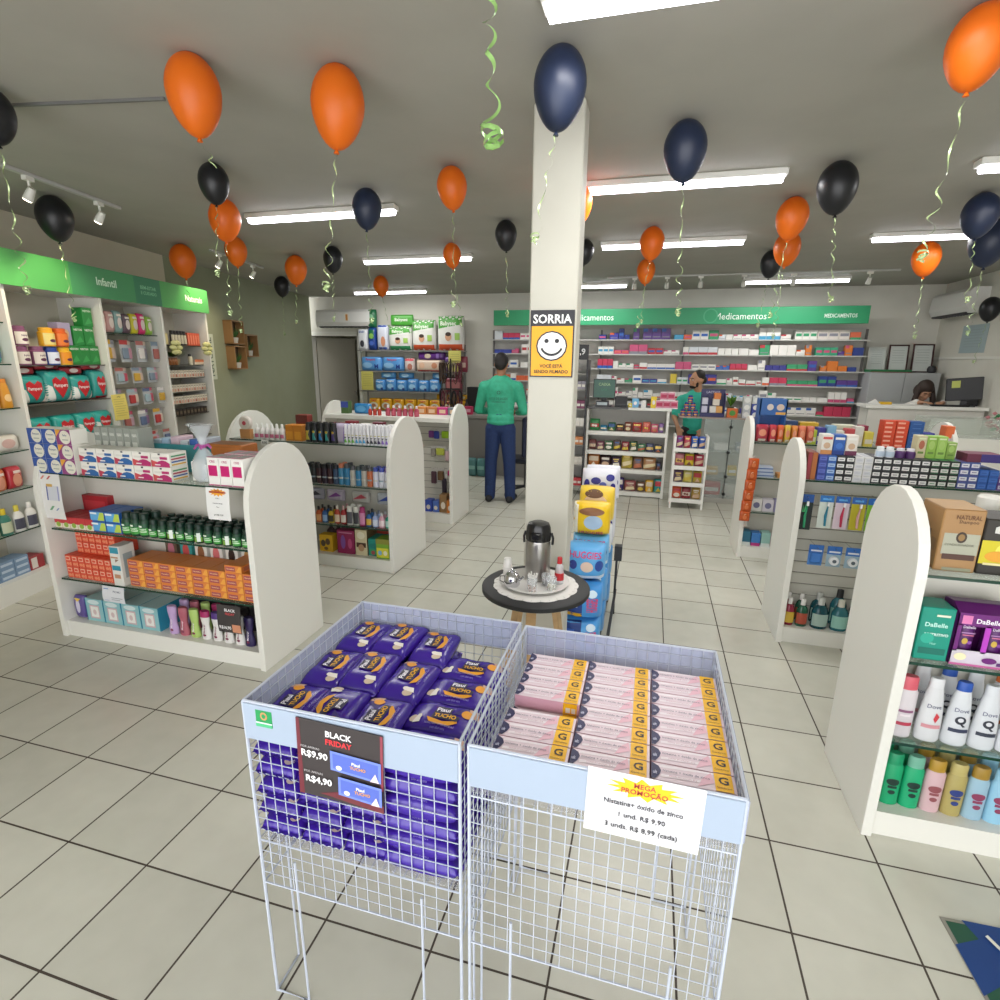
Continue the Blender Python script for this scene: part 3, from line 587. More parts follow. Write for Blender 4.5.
# ---------- middle left gondola ----------
def can(h, r, b, c, dec=(), nm='spray_can'): return bottle('spray', h, r, b, c, None, dec, nm, 1, False)
CTX[0] = 'cosmetic_carton'
t = empty('cosmetic_pouch', (-3.80, 2.40, 1.04), 0, 'white round-topped pouch with pink dot at left end of middle left gondola', 'pouch')
m = MB(); m.T = Matrix.Translation((0, 0, .13)) @ Matrix.Rotation(PI / 2, 4, 'X'); m.lathe([(.05, 0), (.06, .01), (.06, .03), (.05, .04)], '#d8cfc6', 16); m.T = None; m.box(-.05, .05, -.04, 0, 0, .08, '#c8905a'); m.obj('pouch_body', t)
m = MB(); m.T = Matrix.Translation((0, -.041, .13)) @ Matrix.Rotation(PI / 2, 4, 'X'); m.lathe([(.018, 0), (.018, .002)], '#c04a5a', 12); m.obj('dot', t)
pw = bottle('wash', .125, .022, '#e2dfdc', '#e6e6e2', None, (('r', .1, .1, .9, .7, '#c86a8a', 4),), 'nail_care_bottle', 1, False)
for j in range(2):
    for i in range(6): place(pw, (-3.70 + i * .049, 2.39 + j * .06, 1.04), f'white bottle with pink label, {ORD[i]}, {("front", "rear")[j]} row, middle left gondola top', 'bottle', 'white and pink bottles on the middle left gondola')
for i in range(2): place(carton(.075, .1, .13, '#c47a22', (('r', .1, .1, .9, .6, '#d9952e'),)), (-3.385 + i * .078, 2.38, 1.04), f'orange carton, {("left", "right")[i]} of two beside the dark spray cans, middle left gondola', 'box', 'orange cartons beside the dark spray cans')
place(carton(.11, .08, .20, '#7a2a20', (('r', 0, .7, 1, 1, '#5a2019'),)), (-3.36, 2.52, 1.04), 'dark red carton behind the two orange cartons on middle left gondola', 'box')
cc = ['#b8a83a', '#3a9a9a', '#2a7ab0', '#2f8f8a', '#4a3a7a']
for j in range(2):
    for i in range(5): place(can(.16, .026, '#16181c', '#101114', (('p', ((.2, .1), (.8, .1), (.6, .5), (.8, .9), (.3, .6)), cc[i]), ('e', .5, .75, .2, .1, '#c8a83a'))), (-3.20 + i * .058, 2.38 + j * .06, 1.04), f'black spray can with coloured splash, {ORD[i]}, {("front", "rear")[j]} row, middle left gondola top', 'spray can', 'black spray cans on the middle left gondola')
place(pack(.13, .07, .16, M('#cfc4dd', .2, 0, .75), (('p', ((.6, 0), (1, 0), (.95, 1), (.7, 1)), '#7a5ab0'),)), (-2.885 - .02, 2.38, 1.04), 'clear and purple plastic packet between black and white spray cans', 'packet')
dc = ['#6ab04a', '#6ab04a', '#6ab04a', '#4aa0d0', '#4aa0d0', '#4aa0d0', '#2a2a3a', '#2a2a3a', '#2a2a3a', '#3a2a5a', '#8a6ac0', '#8a6ac0']
for j in range(3):
    for i in range(7 if j else 7):
        for k in (0,):
            pass
for j in range(3):
    for i in range(12):
        place(can(.155, .0152, '#dddce0', '#e4e3e6', (('p', ((.05, .02), (.95, .02), (.5, .38)), dc[i]), ('p', ((.2, .5), (.8, .5), (.5, .32)), '#55565e'), ('r', .2, .62, .8, .68, '#b9b06a', 3))), (-2.86 + i * .0325, 2.375 + j * .045 + .0, 1.04), f'white deodorant can, {ORD[i]} in {("front", "middle", "rear")[j]} row on middle left gondola top', 'spray can', 'white deodorant cans on the middle left gondola')
for i in range(6): place(carton(.1, .07, .10 + .02 * (i % 2), ['#7a2430', '#8a2a34', '#d9d7d0', '#6a2030', '#d9d7d0', '#2a2a30'][i], (('r', .1, .3, .9, .5, '#b9a9a0'),)), (-3.25 + i * .135, 2.88, 1.04), f'{["dark red", "dark red", "white", "wine-coloured", "white", "black"][i]} carton, {ORD[i]} along rear edge of middle left gondola', 'box', 'cartons on the rear edge of the middle left gondola')
row2 = [('#cfcfcf', '#3a5a5a'), ('#2f8f7a', '#33264f'), ('#262049', '#2a2350'), ('#d9d7d6', '#dedcda'), ('#3a4a4a', '#23282c'), ('#2b2f33', '#141416'), ('#3a1a24', '#17171c'), ('#2a1a30', '#131318'), ('#3a1a24', '#18181e'), ('#33496a', '#1c2028'), ('#3a86b0', '#c87a5a'), ('#2f7fae', '#4a4a50'), ('#bdb9b0', '#55555a'), ('#2f7fae', '#3a4446'), ('#b9b5ac', '#4a4f50'), ('#c0673f', '#55565a'), ('#cfd0e0', '#3a4fa8'), ('#d5d6e0', '#4a56b0'), ('#d9dae2', '#8a74b8')]
for j in range(2):
    for i, (b_, c_) in enumerate(row2):
        if j and i % 3 == 0: continue
        place(can(.16 if i not in (10, 11) else .175, .0255, b_, c_, (('r', .1, .35, .9, .48, '#8fa3b0' if i % 2 else '#c9c5bd', 3),)), (-3.45 + i * .0515, 2.40 + j * .055, .70), f'deodorant spray can, {ORD[i]} in {("front", "rear")[j]} row, middle left gondola second shelf', 'spray can', 'spray cans on the second shelf of the middle left gondola')
row3 = [('#1d1d20', '#101012', '#7fb8b0'), ('#1d1d20', '#101012', '#b08a8a'), ('#1c1c1e', '#101012', '#a84a5a'), ('#d3d1ca', '#cfcdc6', '#a8a49a'), ('#c85a2f', '#151517', '#e0a36a'), ('#2a5a9a', '#151517', '#8fb0d8'), ('#c9a828', '#1d1d1f', '#3a3322'), ('#b8442c', '#cfcac0', '#e0c9b0'), ('#a82a30', '#c9a0a0', '#e3d9d0'), ('#dad8d2', '#e2e0da', '#5a5a60'), ('#d4d5cc', '#e2e0da', '#3a3a40'), ('#a82a6a', '#a82a6a', '#d890b8'), ('#2a62a4', '#1a1a1c', '#d8b04a'), ('#9fb0dc', '#8f96a8', '#d3d9ea'), ('#dba4b4', '#c8c8cc', '#f0dade'), ('#3fae94', '#a9bdb8', '#bfe5dc')]
for j in range(2):
    for i, (b_, c_, l_) in enumerate(row3):
        if j and i in (3, 7, 11): continue
        tall = .16 if i in (3, 7, 8, 9, 10, 11) else .135
        place(bottle(('wash', 'spray')[i in (3, 9, 10, 11)], tall - .01 * (i > 12), .026, b_, c_, l_, (), 'hair_product_bottle', .7, False), (-3.41 + i * .0585, 2.40 + j * .06, .36), f'hair-product bottle, {ORD[i]} in {("front", "rear")[j]} row, middle left gondola third shelf', 'bottle', 'hair products on the third shelf of the middle left gondola')
for i, (c_, q_, x_) in enumerate((('#c9c6d8', '#3a3a44', -3.30), ('#d9cfe0', '#7a3a8a', -3.10), ('#dcd9d2', '#b03a4a', -2.86), ('#d3d9df', '#2f4a9a', -2.62))):
    place(pack(.17, .06, .10, M(c_, .15, 0, .6), (('p', ((.1, .3), (.9, .5), (.6, .8)), q_),)), (x_, 2.53, .36 + .15), f'clear plastic bag of hair accessories, {ORD[i]}, above the third-shelf hair products', 'bag', 'bags of accessories above the hair products')
P4 = 'middle left gondola base'
place(bottle('wash', .25, .034, '#3a2f6a', '#6a6a70', '#b9a02f', (), 'conditioner_bottle', .8, False), (-3.40, 2.42, .10), f'dark violet bottle with yellow label, {P4}', 'bottle')
place(bottle('spray', .27, .042, '#7d4a9a', '#a8a6b8', '#94479c', (), 'conditioner_bottle', .8, False), (-3.28, 2.42, .10), f'purple bottle with grey top, {P4}', 'bottle')
for i in range(2): place(bottle('pump', .25, .038, '#3a1a20', '#2a1216', '#4a222a', (), 'shampoo_bottle', .8, False), (-3.14 + i * .07, 2.51, .10), f'dark wine bottle, {("left", "right")[i]} of two behind yellow carton, {P4}', 'bottle', 'dark wine bottles')
place(carton(.125, .08, .15, '#d3a61e', (('e', .3, .5, .18, .2, '#4a3a2a'), ('e', .65, .6, .18, .2, '#5a4430'), ('e', .5, .2, .16, .1, '#7a5a2a'))), (-3.12, 2.385, .10), f'yellow carton with dark portraits, {P4}', 'box')
place(bottle('pump', .25, .035, '#9a2f6a', '#22181e', None, (), 'shampoo_bottle', .8), (-2.955, 2.46, .10), f'magenta pump bottle behind magenta carton, {P4}', 'bottle')
place(carton(.16, .09, .205, '#8f1f52', (('e', .35, .5, .14, .3, '#7a4a9a'), ('e', .75, .45, .12, .22, '#b84a7a'), ('r', .1, .88, .9, .93, '#c07a9a'))), (-2.93, 2.385, .10), f'magenta carton with purple bottle picture, {P4}', 'box')
place(carton(.11, .2, .225, '#cfc3a0', (('e', .5, .78, .34, .14, '#e3dcc5'), ('r', .1, .32, .9, .5, '#4a2f22'), ('e', .5, .3, .25, .14, '#b08a68')), (('r', 0, 0, 1, 1, '#6a5a3a'),), (('r', 0, 0, 1, 1, '#8a7448'),)), (-2.785, 2.385, .10), f'tall cream and brown carton, {P4}', 'box')
place(carton(.15, .16, .15, '#1f8f82', (('r', .1, .1, .9, .4, '#3f9a6a'), ('e', .4, .6, .35, .14, '#1c7f78'), ('e', .3, .2, .12, .12, '#a04a4a'))), (-2.655, 2.40, .10), f'teal carton with green band, {P4}', 'box')
place(carton(.12, .12, .17, '#7aa832', (('r', .05, .08, .95, .55, '#d4cf3a'), ('e', .3, .3, .15, .12, '#7ab0d8'), ('e', .7, .3, .15, .12, '#e8e6c8'), ('r', 0, .75, 1, 1, '#8a8a3a'))), (-2.577, 2.36, .10), f'green and yellow carton at right end, {P4}', 'box')
place(carton(.3, .12, .24, '#b5402f'), (-2.66, 2.565, .10), f'red carton at the rear right, {P4}', 'box')
paper('price_tag', -3.63, -3.56, .995, 1.045, 2.335, M('#dcdcd8', .6), (('t', '9,90', .5, .5, .4, .7, '#444444'),), 'tiny white price tag on the middle left gondola top shelf', 'price tag')
# ---------- farthest left gondola ----------
hk = CHROME
def hook(x, y, z, L_=.09): m = MB(); m.tube([(x, y, z + .005), (x, y - L_, z + .008)], .002, hk, 5); return m
hh = [(-2.78, .985, .07, .10, '#7a3f8a'), (-2.72, .985, .07, .11, '#2f3f9a'), (-2.62, .985, .10, .10, '#9ac41e'), (-2.535, .985, .05, .13, '#26305a'),
      (-2.76, .80, .06, .12, '#8f8a80'), (-2.68, .80, .11, .10, '#b8bf4a'), (-2.60, .78, .06, .14, '#c9a8ac'), (-2.53, .78, .08, .15, '#d0307a'),
      (-2.76, .56, .07, .18, '#4a2f3a'), (-2.68, .56, .08, .14, '#6a5034'), (-2.64, .50, .06, .25, '#2a2030'), (-2.56, .56, .09, .08, '#b02a68')]
hn = ['purple', 'blue', 'lime green', 'navy', 'grey', 'yellow and blue', 'pale pink', 'bright pink', 'dark red', 'brown', 'long black', 'raspberry']
for i, (x, z, ww, hh_, c_) in enumerate(hh):
    t = empty('hanging_pack', (x, 3.97, z), 0, f'{hn[i]} hanging accessory pack on farthest left gondola', 'hanging pack')
    m = MB(); m.cbox(-ww / 2, ww / 2, 0, .003, -hh_, 0, .001, '#c9c6c0'); m.obj('card', t)
    m = MB(); m.cbox(-ww * .42, ww * .42, -.03, -.0005, -hh_ * .95, -hh_ * .2, .008, c_); m.obj('product', t)
    m = MB(); m.tube([(0, .11, -.006), (0, -.04, -.006)], .002, hk, 5); m.obj('hook', t)
for i, (c_, ww, n_) in enumerate((('#2f4aa8', .075, 'blue'), ('#4a6ab8', .07, 'light blue'), ('#8a6a44', .085, 'brown'), ('#c9772a', .07, 'orange'))):
    place(carton(ww, .1, (.13, .12, .2, .14)[i], c_, (('e', .5, .4, .3, .2, '#d8d0c0'),)), (-2.78 + (0, .085, .17, .245)[i], 3.83, .10), f'{n_} carton on base of farthest left gondola', 'box')
place(bottle('wash', .26, .022, '#3a4a2a', '#23301a', None, (), 'bottle', 1, False), (-2.64, 3.96, .10), 'dark green bottle behind brown carton on farthest left gondola base', 'bottle')
place(pack(.20, .10, .11, '#2f7fb8', (('e', .5, .5, .3, .3, '#5aa0d0'),)), (-3.60, 3.95, 1.115), 'blue packet lying on top of farthest left gondola', 'packet')
place(carton(.09, .08, .13, '#4a6a3a', (('r', 0, .5, 1, 1, '#3a4a9a'),)), (-3.79, 3.93, 1.115), 'green and blue carton at left end of farthest left gondola top', 'box')
for i in range(3): place(bottle('wash', .09, .02, '#b83a2a', '#e0ded8', None, (), 'bottle', 1, False), (-3.44 + i * .055, 3.86, 1.115), f'red bottle with white cap, {ORD[i]} on farthest left gondola top', 'bottle', 'red bottles on the farthest left gondola')
for i in range(6): place(bottle('wash', .11, .026, '#b04058', '#e6e2e0', '#c0566a', (), 'bottle', 1, False), (-3.24 + i * .066, 3.88, 1.115), f'pink bottle with white cap, {ORD[i]} on farthest left gondola top', 'bottle', 'pink bottles on the farthest left gondola')
for i, (c_, n_) in enumerate((('#c9803a', 'orange'), ('#b8743a', 'amber'), ('#c0307a', 'magenta'), ('#7a7f86', 'grey'))): place(carton(.12, .1, .08, c_, (('r', .2, .2, .8, .7, '#e0c0a0'),)), (-2.98 + i * .125, 4.16, 1.115), f'{n_} carton on rear right of farthest left gondola top', 'box')
CTX[0] = 'product_carton'
K = 'nearest right gondola'
place(carton(.118, .15, .215, '#a07a4c', (('t', 'Shampoo', .62, .80, .05, .5, '#5a3d22'), ('r', .10, .28, .96, .62, '#a3a390'), ('e', .52, .56, .13, .09, '#3a2a1c'), ('e', .52, .56, .08, .055, '#8a6a3a'), ('t', 'CONDICIONADOR', .5, .44, .035, .7, '#6a6a5a'), ('r', .14, .20, .92, .29, '#4a2c1e'), ('r', .2, .02, .9, .07, '#8a8a72'), ('t', 'NATURAL', .6, .88, .07, .6, '#6a4526')),
    (('r', .1, .1, .22, .72, '#4a3524'), ('r', .3, .1, .42, .66, '#4a3524'), ('r', .5, .12, .62, .6, '#5a4128'), ('r', .7, .3, .9, .5, '#8a6a44')), (('r', .0, .0, 1, 1, '#b38d5c'),)), (.478, .56, 1.03), 'kraft-brown hair kit carton at left end of nearest right gondola top', 'box')
place(carton(.135, .14, .19, '#2c2823', (('r', 0, .2, 1, .62, '#c9bb1e'), ('e', .6, .45, .3, .16, '#e0da5a'), ('e', .4, .34, .3, .1, '#d99a2a'), ('r', .1, .18, .9, .22, '#d9cf9a'), ('p', ((.2, .86), (.5, .97), (.85, .92), (1, .8), (.6, .72), (.2, .76)), '#c9c9c4'), ('t', 'NATURAL', .6, .82, .09, .62, '#2c2823'), ('t', 'SHAMPOO', .6, .7, .03, .5, '#8a846a'), ('t', 'ANTI-AGING', .6, .655, .03, .6, '#d8d5c0'))), (.608, .56, 1.03), 'black and yellow hair kit carton beside the kraft-brown one', 'box')
place(carton(.14, .2, .19, '#cfd0b8', (('r', 0, .2, 1, .62, '#7aa86a'),)), (.75, .56, 1.03), 'pale green hair kit carton right of the black and yellow one', 'box')
for x, c_, n_ in ((.66, '#d9d7cc', 'white'), (.80, '#cfcfc8', 'pale')):
    place(bottle('spray', .22, .045, c_, '#dcdad2' if n_ == 'white' else '#b9b8b0', '#e0ded6', (('e', .5, .6, .3, .16, '#3a3a5a'), ('e', .5, .6, .2, .1, '#e0ded6')), 'jar', 1, False), (x, .80, 1.03), f'{n_} lidded jar behind the hair kit cartons on nearest right gondola', 'jar')
place(carton(.10, .1, .195, '#0f8f7a', (('t', 'DaBelle', .5, .68, .08, .75, '#b9e5da'), ('t', 'NUTRITIVO', .55, .50, .05, .7, '#d8efe8'), ('e', .3, .42, .2, .1, '#2aa890'), ('r', .45, .84, .85, .88, '#d8dfc8'), ('r', .1, .12, .9, .24, '#0b6a5c'), ('t', 'Hair', .5, .33, .04, .4, '#8fd0c0'))), (.455, .535, .71), f'teal hair mask carton on second shelf of {K}', 'box')
t = empty('shampoo_gift_box', (.60, .53, .71), 0, 'purple open-front gift carton with two purple bottles, nearest right gondola', 'box')
m = MB(); PU = M('#6a1f72', .35); m.box(-.09, .09, .0, .003, 0, .055, '#cfc6d2'); m.box(-.09, .09, 0, .003, .145, .19, PU); m.box(-.09, -.075, 0, .003, .05, .15, PU); m.box(.075, .09, 0, .003, .05, .15, PU); m.box(-.008, .008, 0, .003, .05, .15, '#b03ab8')
m.box(-.09, .09, .10, .105, 0, .19, PU); m.box(-.09, -.087, 0, .1, 0, .19, PU); m.box(.087, .09, 0, .1, 0, .19, PU); m.box(-.09, .09, 0, .1, 0, .003, PU); m.prism([(0, .19), (.105, .19), (.105, .205), (.05, .212)], -.09, .09, M('#5a1a62', .4), 'yz')
m.decal(lambda a, b, e: (a - .09, -e - .001, b), .18, .19, [('t', 'DaBelle', .48, .87, .085, .58, '#f0eef2'), ('r', .06, .80, .22, .96, '#d87ab0'), ('r', .80, .87, .96, .93, '#e3c9e0'), ('r', 0, 0, 1, .04, '#c86aa0'), ('e', .62, .14, .12, .06, '#6a1f72'), ('e', .15, .17, .1, .07, '#efe3b8'), ('r', .74, .06, .92, .12, '#5a2a6a'), ('r', .80, .12, .88, .18, '#5a2a6a')]); m.obj('carton', t)
for s_ in (-1, 1):
    m = MB(); m.lathe([(.028, .004), (.030, .03), (.028, .12), (.018, .135), (.018, .17)], '#571a66', 14, c=(s_ * .042, .05, 0))
    m.decal(lambda a, b, e: (s_ * .042 - .02 + a, .0205 - e, .06 + b), .04, .08, [('t', 'DaBelle', .5, .9, .12, .9, '#d8c8dc'), ('r', 0, .6, 1, .66, '#a87ab0'), ('r', .1, .5, .9, .55, '#c86a8a'), ('e', .35, .25, .22, .14, '#c9a84a'), ('e', .7, .2, .16, .08, '#8a4aa0')]); m.obj('bottle', t)
place(carton(.12, .08, .16, '#8a9a5a', (('e', .5, .3, .4, .25, '#3a7a3a'), ('e', .6, .7, .3, .2, '#c9a08a'))), (.76, .56, .71), 'green leafy hair kit carton right of the purple gift carton', 'box')
dov = lambda st, hl, ex=(): (('t', st, .5, .74, .10, .8, '#3a3f6a', 0, False),) + ex + (('r', .16, .2, .84, .29, hl),)
pinkex = (('p', ((.6, .6), (.75, .5), (.6, .34), (.52, .44)), '#c83a44'),); swirl = (('e', .5, .5, .2, .1, '#2a2d3a'), ('e', .5, .51, .1, .05, '#d8d8dc'), ('p', ((.36, .5), (.6, .34), (.7, .36), (.5, .44)), '#2a2d3a'))
R3s = [('inverted', '#cfc8cc', '#d05a68', dov('', '#b03a50', (('r', .2, .55, .8, .62, '#8a5a78'), ('r', .3, .45, .7, .5, '#e0d8dc'))), 'pink-shouldered white'), ('shampoo', '#cfd0d2', '#d4d5d7', dov('Dove', '#c88a92', pinkex), 'white red-based'),
       ('shampoo', '#cfd2d6', '#1f4fa8', dov('Dove', '#343a52', swirl), 'white blue-capped'), ('shampoo', '#cfd2d6', '#cfd2d6', dov('Dove', '#2f3546', swirl), 'white with dark swirl'), ('shampoo', '#dcdee4', '#c8652a', dov('Dove', '#c8652a', swirl), 'white orange-labelled')]
for j in range(2):
    for i, (k_, b_, c_, dc_, n_) in enumerate(R3s):
        if k_ == 'inverted': pr_ = bottle('spray', .24, .034, b_, c_, None, dc_, 'shampoo_bottle', .6)
        else: pr_ = bottle('shampoo', .245, .040, b_, c_, None, dc_, 'shampoo_bottle', .6)
        place(pr_, (.425 + i * .083, .56 + j * .10, .39), f'{n_} shampoo bottle, {("front", "rear")[j]} row, third shelf of {K}', 'bottle', 'shampoo bottles on the third shelf')
for i, x in enumerate((.508,)): m = MB(); m.lathe([(.038, 0), (.039, .02)], '#b02a44', 14, sy=.6)
lf = lambda c: (('e', .5, .62, .3, .11, c), ('r', .3, .42, .7, .5, c), ('e', .5, .3, .16, .07, c))
R4s = [('#0f9a66', '#0c8a5c', '#12302a', 'green'), ('#12a06c', '#6aa890', '#12302a', 'bright green'), ('#c9a8ac', '#a8842a', '#8a4a50', 'rose gold-capped'), ('#a89a5c', '#b3a566', '#2a3a7a', 'gold'), ('#93b4c6', '#9a7a2a', '#8a3a5a', 'pale blue gold-capped'), ('#8fc0d8', '#8fc0d8', '#8a3a5a', 'sky blue'), ('#8fc0d8', '#8fc0d8', '#8a3a5a', 'light blue')]
for j in range(2):
    for i, (b_, c_, l_, n_) in enumerate(R4s):
        place(bottle('spray', .215, .032, b_, c_, None, lf(l_), 'conditioner_bottle', .62), (.432 + i * .067, .555 + j * .085, .10), f'{n_} conditioner bottle, {("front", "rear")[j]} row on base of {K}', 'bottle', 'conditioner bottles on the base')
# ---------- middle right gondola ----------
K2 = 'middle right gondola'
def tp(c, lab, edge): return carton(name='toothpaste_carton', *(.0445, .17, .0365, c, (('r', .1, .22, .9, .78, lab), ('r', .1, .05, .9, .12, edge), ('r', .25, .45, .75, .55, edge)), (('r', .1, .2, .9, .8, lab),), (('r', .1, .05, .9, .95, edge),)))
cols = [('#3a4a9a', '#5a6ab8', '#2a3a8a', 4)] * 1 + [('#2f5fae', '#9fb8d8', '#244a94', 4)] * 1 + [('#1f2024', '#dcdcda', '#3a3b40', 4)] * 2 + [('#d6d6d4', '#c9cad0', '#b8bac0', 4)] * 2 + [('#26272b', '#dededc', '#47484e', 4)] * 6 + [('#17201c', '#cfd0ca', '#2a7a4a', 4)] * 3 + [('#4a5a9a', '#dcdde2', '#5a4a80', 4)] * 2 + [('#2a5aa8', '#3a6ab8', '#274f98', 3)] * 2 + [('#5a3a84', '#b8b4c8', '#47306e', 2)] + [('#2f5aa4', '#c0cbe0', '#244a90', 2)] * 2
cn = ['indigo'] + ['blue'] + ['black and white'] * 2 + ['white'] * 2 + ['dark white-labelled'] * 6 + ['green-edged black'] * 3 + ['violet-edged'] * 2 + ['deep blue'] * 2 + ['purple'] + ['blue'] * 2
place(carton(.05, .15, .16, '#7a3a22', (('r', 0, 0, .4, 1, '#8f2f3a'), ('r', .5, 0, 1, 1, '#a8622e'))), (.40, 2.03, 1.04), f'brown and red carton at left end of {K2} top', 'box')
for c, (b_, l_, e_, n_) in enumerate(cols):
    for l in range(n_): place(tp(b_, l_, e_), (.452 + c * .0466, 2.02, 1.04 + l * .037), f'{cn[c]} toothpaste carton, {ORD[c]} column, {LEV[l]} layer, {K2} top', 'toothpaste box', 'toothpaste cartons stacked on the middle right gondola')
ZS = 1.1885
for i, (b_, f_, n_) in enumerate((('#d9d6cd', '#c9884a', 'white and orange'), ('#2458a8', '#1f3f8a', 'blue'), ('#dcd6cc', '#6a2a4a', 'white and plum'))):
    place(carton(.060, .08, .115, b_, (('r', 0, 0, 1, .22, f_), ('r', .1, .76, .9, .88, '#c8504a' if i == 0 else '#e3e1da'), ('e', .5, .45, .3, .16, '#c9a98a' if i != 1 else '#3a70c0'))), (.470 + i * .064, 2.06, ZS), f'{n_} upright carton standing on top of the toothpaste stacks, {K2}', 'box')
for i in range(2): place(bottle('pill', .06, .023, '#d6dade', '#dfe2e4', '#b8c8d8', (), 'jar', 1, False), (.745 + i * .048, 2.06, ZS), f'white jar, {("left", "right")[i]} of two on top of the toothpaste stacks', 'jar', 'white jars on the toothpaste')
for i in range(2): place(bottle('pill', .055, .024, '#5a2f6a', '#d8d4dc', '#4a2560', (), 'jar', 1, False), (.845 + i * .050, 2.06, ZS), f'purple jar with pale lid, {("left", "right")[i]} of two on top of the toothpaste stacks', 'jar', 'purple jars on the toothpaste')
for i, (c_, n_) in enumerate((('#c9bf9a', 'cream'), ('#8fb84a', 'light green'), ('#9ac25a', 'lime green'), ('#86a84a', 'leaf green'))):
    place(carton(.047, .07, .125 - .03 * (i == 3), c_, (('e', .5, .6, .3, .2, '#a8c86a' if i else '#b0644a'), ('r', .15, .85, .85, .92, '#d8e0b8'), ('r', .2, .2, .8, .3, '#6a8a3a'))), (.955 + i * .049, 2.09, ZS), f'upright {n_} carton standing on top of the toothpaste stacks, {K2}', 'box')
place(carton(.16, .12, .045, '#6a2a44', (('r', .4, 0, 1, 1, '#3a2f7a'),)), (1.235, 2.03, ZS), f'maroon carton lying across the violet-edged toothpaste cartons', 'box')
# slat wall goods
bl = [('#1d4f96', '#1f2a2a', .08, .22, '#2f9a6a', 'black and green'), ('#2a6fb8', '#cfd8d0', .075, .20, '#2a7f9a', 'teal'), ('#2a5fae', '#d8c8d4', .075, .20, '#b8284a', 'pink and red'), ('#2a5fae', '#b8ae2a', .075, .20, '#d8a8a8', 'yellow'), ('#1f5fae', '#7ab02a', .13, .20, '#3fa8c0', 'wide green'), ('#1f5fae', '#7ab02a', .10, .19, '#3fa8c0', 'green')]
xs_ = [.405, .515, .60, .685, .795, .92]
for i, (h_, b_, ww, hh_, it_, n_) in enumerate(bl):
    if n_ == 'black and green': place(blister(ww, hh_, b_, (('r', 0, .78, 1, 1, h_), ('p', ((.3, .5), (.35, .7), (.4, .5), (.5, .72), (.6, .5)), '#4fc87a')), it_), (xs_[i], 2.05, .945), f'{n_} toothbrush pack hanging on {K2}', 'toothbrush pack')
    else: place(blister(ww, hh_, b_, (('r', 0, .80, 1, 1, h_), ('r', .2, .86, .8, .92, '#5fa8e0')), it_), (xs_[i], 2.05, .945), f'{n_} toothbrush pack hanging on {K2}', 'toothbrush pack')
for i, (x, k_, n_) in enumerate(((.50, 'pick', 'solid blue'), (.60, 'reel', 'left white-reel'), (.70, 'reel', 'right white-reel'), (.80, 'reel', 'hidden white-reel'))):
    place(blister(.080, .13, '#4a82c8' if i == 0 else '#9ab4c4', (('r', 0, .6, 1, 1, '#2f6ab8'), ('r', .15, .68, .9, .76, '#dfe6ee')), '#e8ebee' if i else '#3a74c0', kind=k_), (x, 2.05, .635), f'{n_} dental floss pack hanging on {K2}', 'dental floss pack')
for i, x in enumerate(xs_ + [.50, .60, .70, .80]):
    zz = .93 if i < 6 else .62; m = MB(); m.tube([(x, 2.20, zz), (x, 2.02, zz + .003)], .0022, CHROME, 5); tag(m.obj('display_hook'), f'chrome display hook, {ORD[i if i < 6 else i - 6]} in {("upper", "lower")[i > 5]} row of {K2}', 'hook', 'chrome hooks on the slatted board')
mw = [('wash', .18, .031, '#8a1f3a', '#e0dedb', '#c9a83a', 'dark red white-capped'), ('wash', .18, .033, '#1f5a44', '#e0dedb', '#a84a34', 'green white-capped'), ('wash', .20, .047, '#0f4a54', '#b9bcb8', '#9fb8b0', 'dark teal'), ('wash', .20, .047, '#2a6a74', '#c8c6b8', '#8fc0b4', 'pale teal'), ('wash', .20, .047, '#0f3a4a', '#22282c', '#8fb0b0', 'dark blue')]
xm = [.402, .475, .575, .685, .795]
for j in range(2):
    for i, (k_, h_, r_, b_, c_, l_, n_) in enumerate(mw):
        place(bottle(k_, h_ + (.035 if (j and i == 3) else 0), r_, M(b_, .15, 0, .92), c_ if not (j and i == 3) else '#17181c', l_, (), 'mouthwash_bottle', .7), (xm[i] + .012 * j, 2.045 + j * .085, .10), f'{n_} mouthwash bottle, {("front", "rear")[j]} row on base of {K2}', 'bottle', 'mouthwash bottles on the base')
# ---------- farthest right gondola ----------
K3 = 'farthest right gondola'
rc = [('#a02a3a', .10, 'crimson'), ('#b0303c', .06, 'red'), ('#c8582a', .05, 'orange-red'), ('#c9a83a', .05, 'yellow'), ('#c87a2a', .05, 'orange'), ('#c86a4a', .06, 'coral'), ('#b85a44', .06, 'brick red')]
x = .36
for i, (c_, w_, n_) in enumerate(rc):
    place(pack(w_, .09, .15, c_, (('r', .2, .05, .8, .2, '#d8cfc0'), ('e', .5, .55, .3, .2, '#d88a6a'))), (x + w_ / 2, 3.63, 1.04), f'{n_} biscuit pack on {K3} top, {ORD[i]}', 'packet', 'packs in the front row of the farthest right gondola'); x += w_ + .004
for i, (c_, n_) in enumerate((('#a8b83a', 'lime'), ('#3a3a8a', 'indigo'), ('#7aa8c8', 'sky-blue'), ('#d8d4c8', 'cream'), ('#b8484a', 'red'), ('#d0cdc4', 'white'), ('#c9b84a', 'mustard'))):
    place(carton(.065, .09, .12 + .02 * (i % 3), c_, (('r', .1, .2, .9, .5, '#c9c2b0'),)), (.80 + i * .07, 3.64 + .02 * (i % 2), 1.04), f'{n_} carton on {K3} top, right of the biscuit packs', 'box')
for i in range(2):
    for l in range(6): place(carton(.085, .11, .036, '#d0482a', (('r', .1, .3, .7, .7, '#e8a892'),)), (1.36 + i * .09, 3.65, 1.04 + l * .0365), f'red-orange carton, {("left", "right")[i]} column, {LEV[l] if l < 5 else "top"} layer, {K3} top', 'box', 'red-orange cartons on the farthest right gondola')
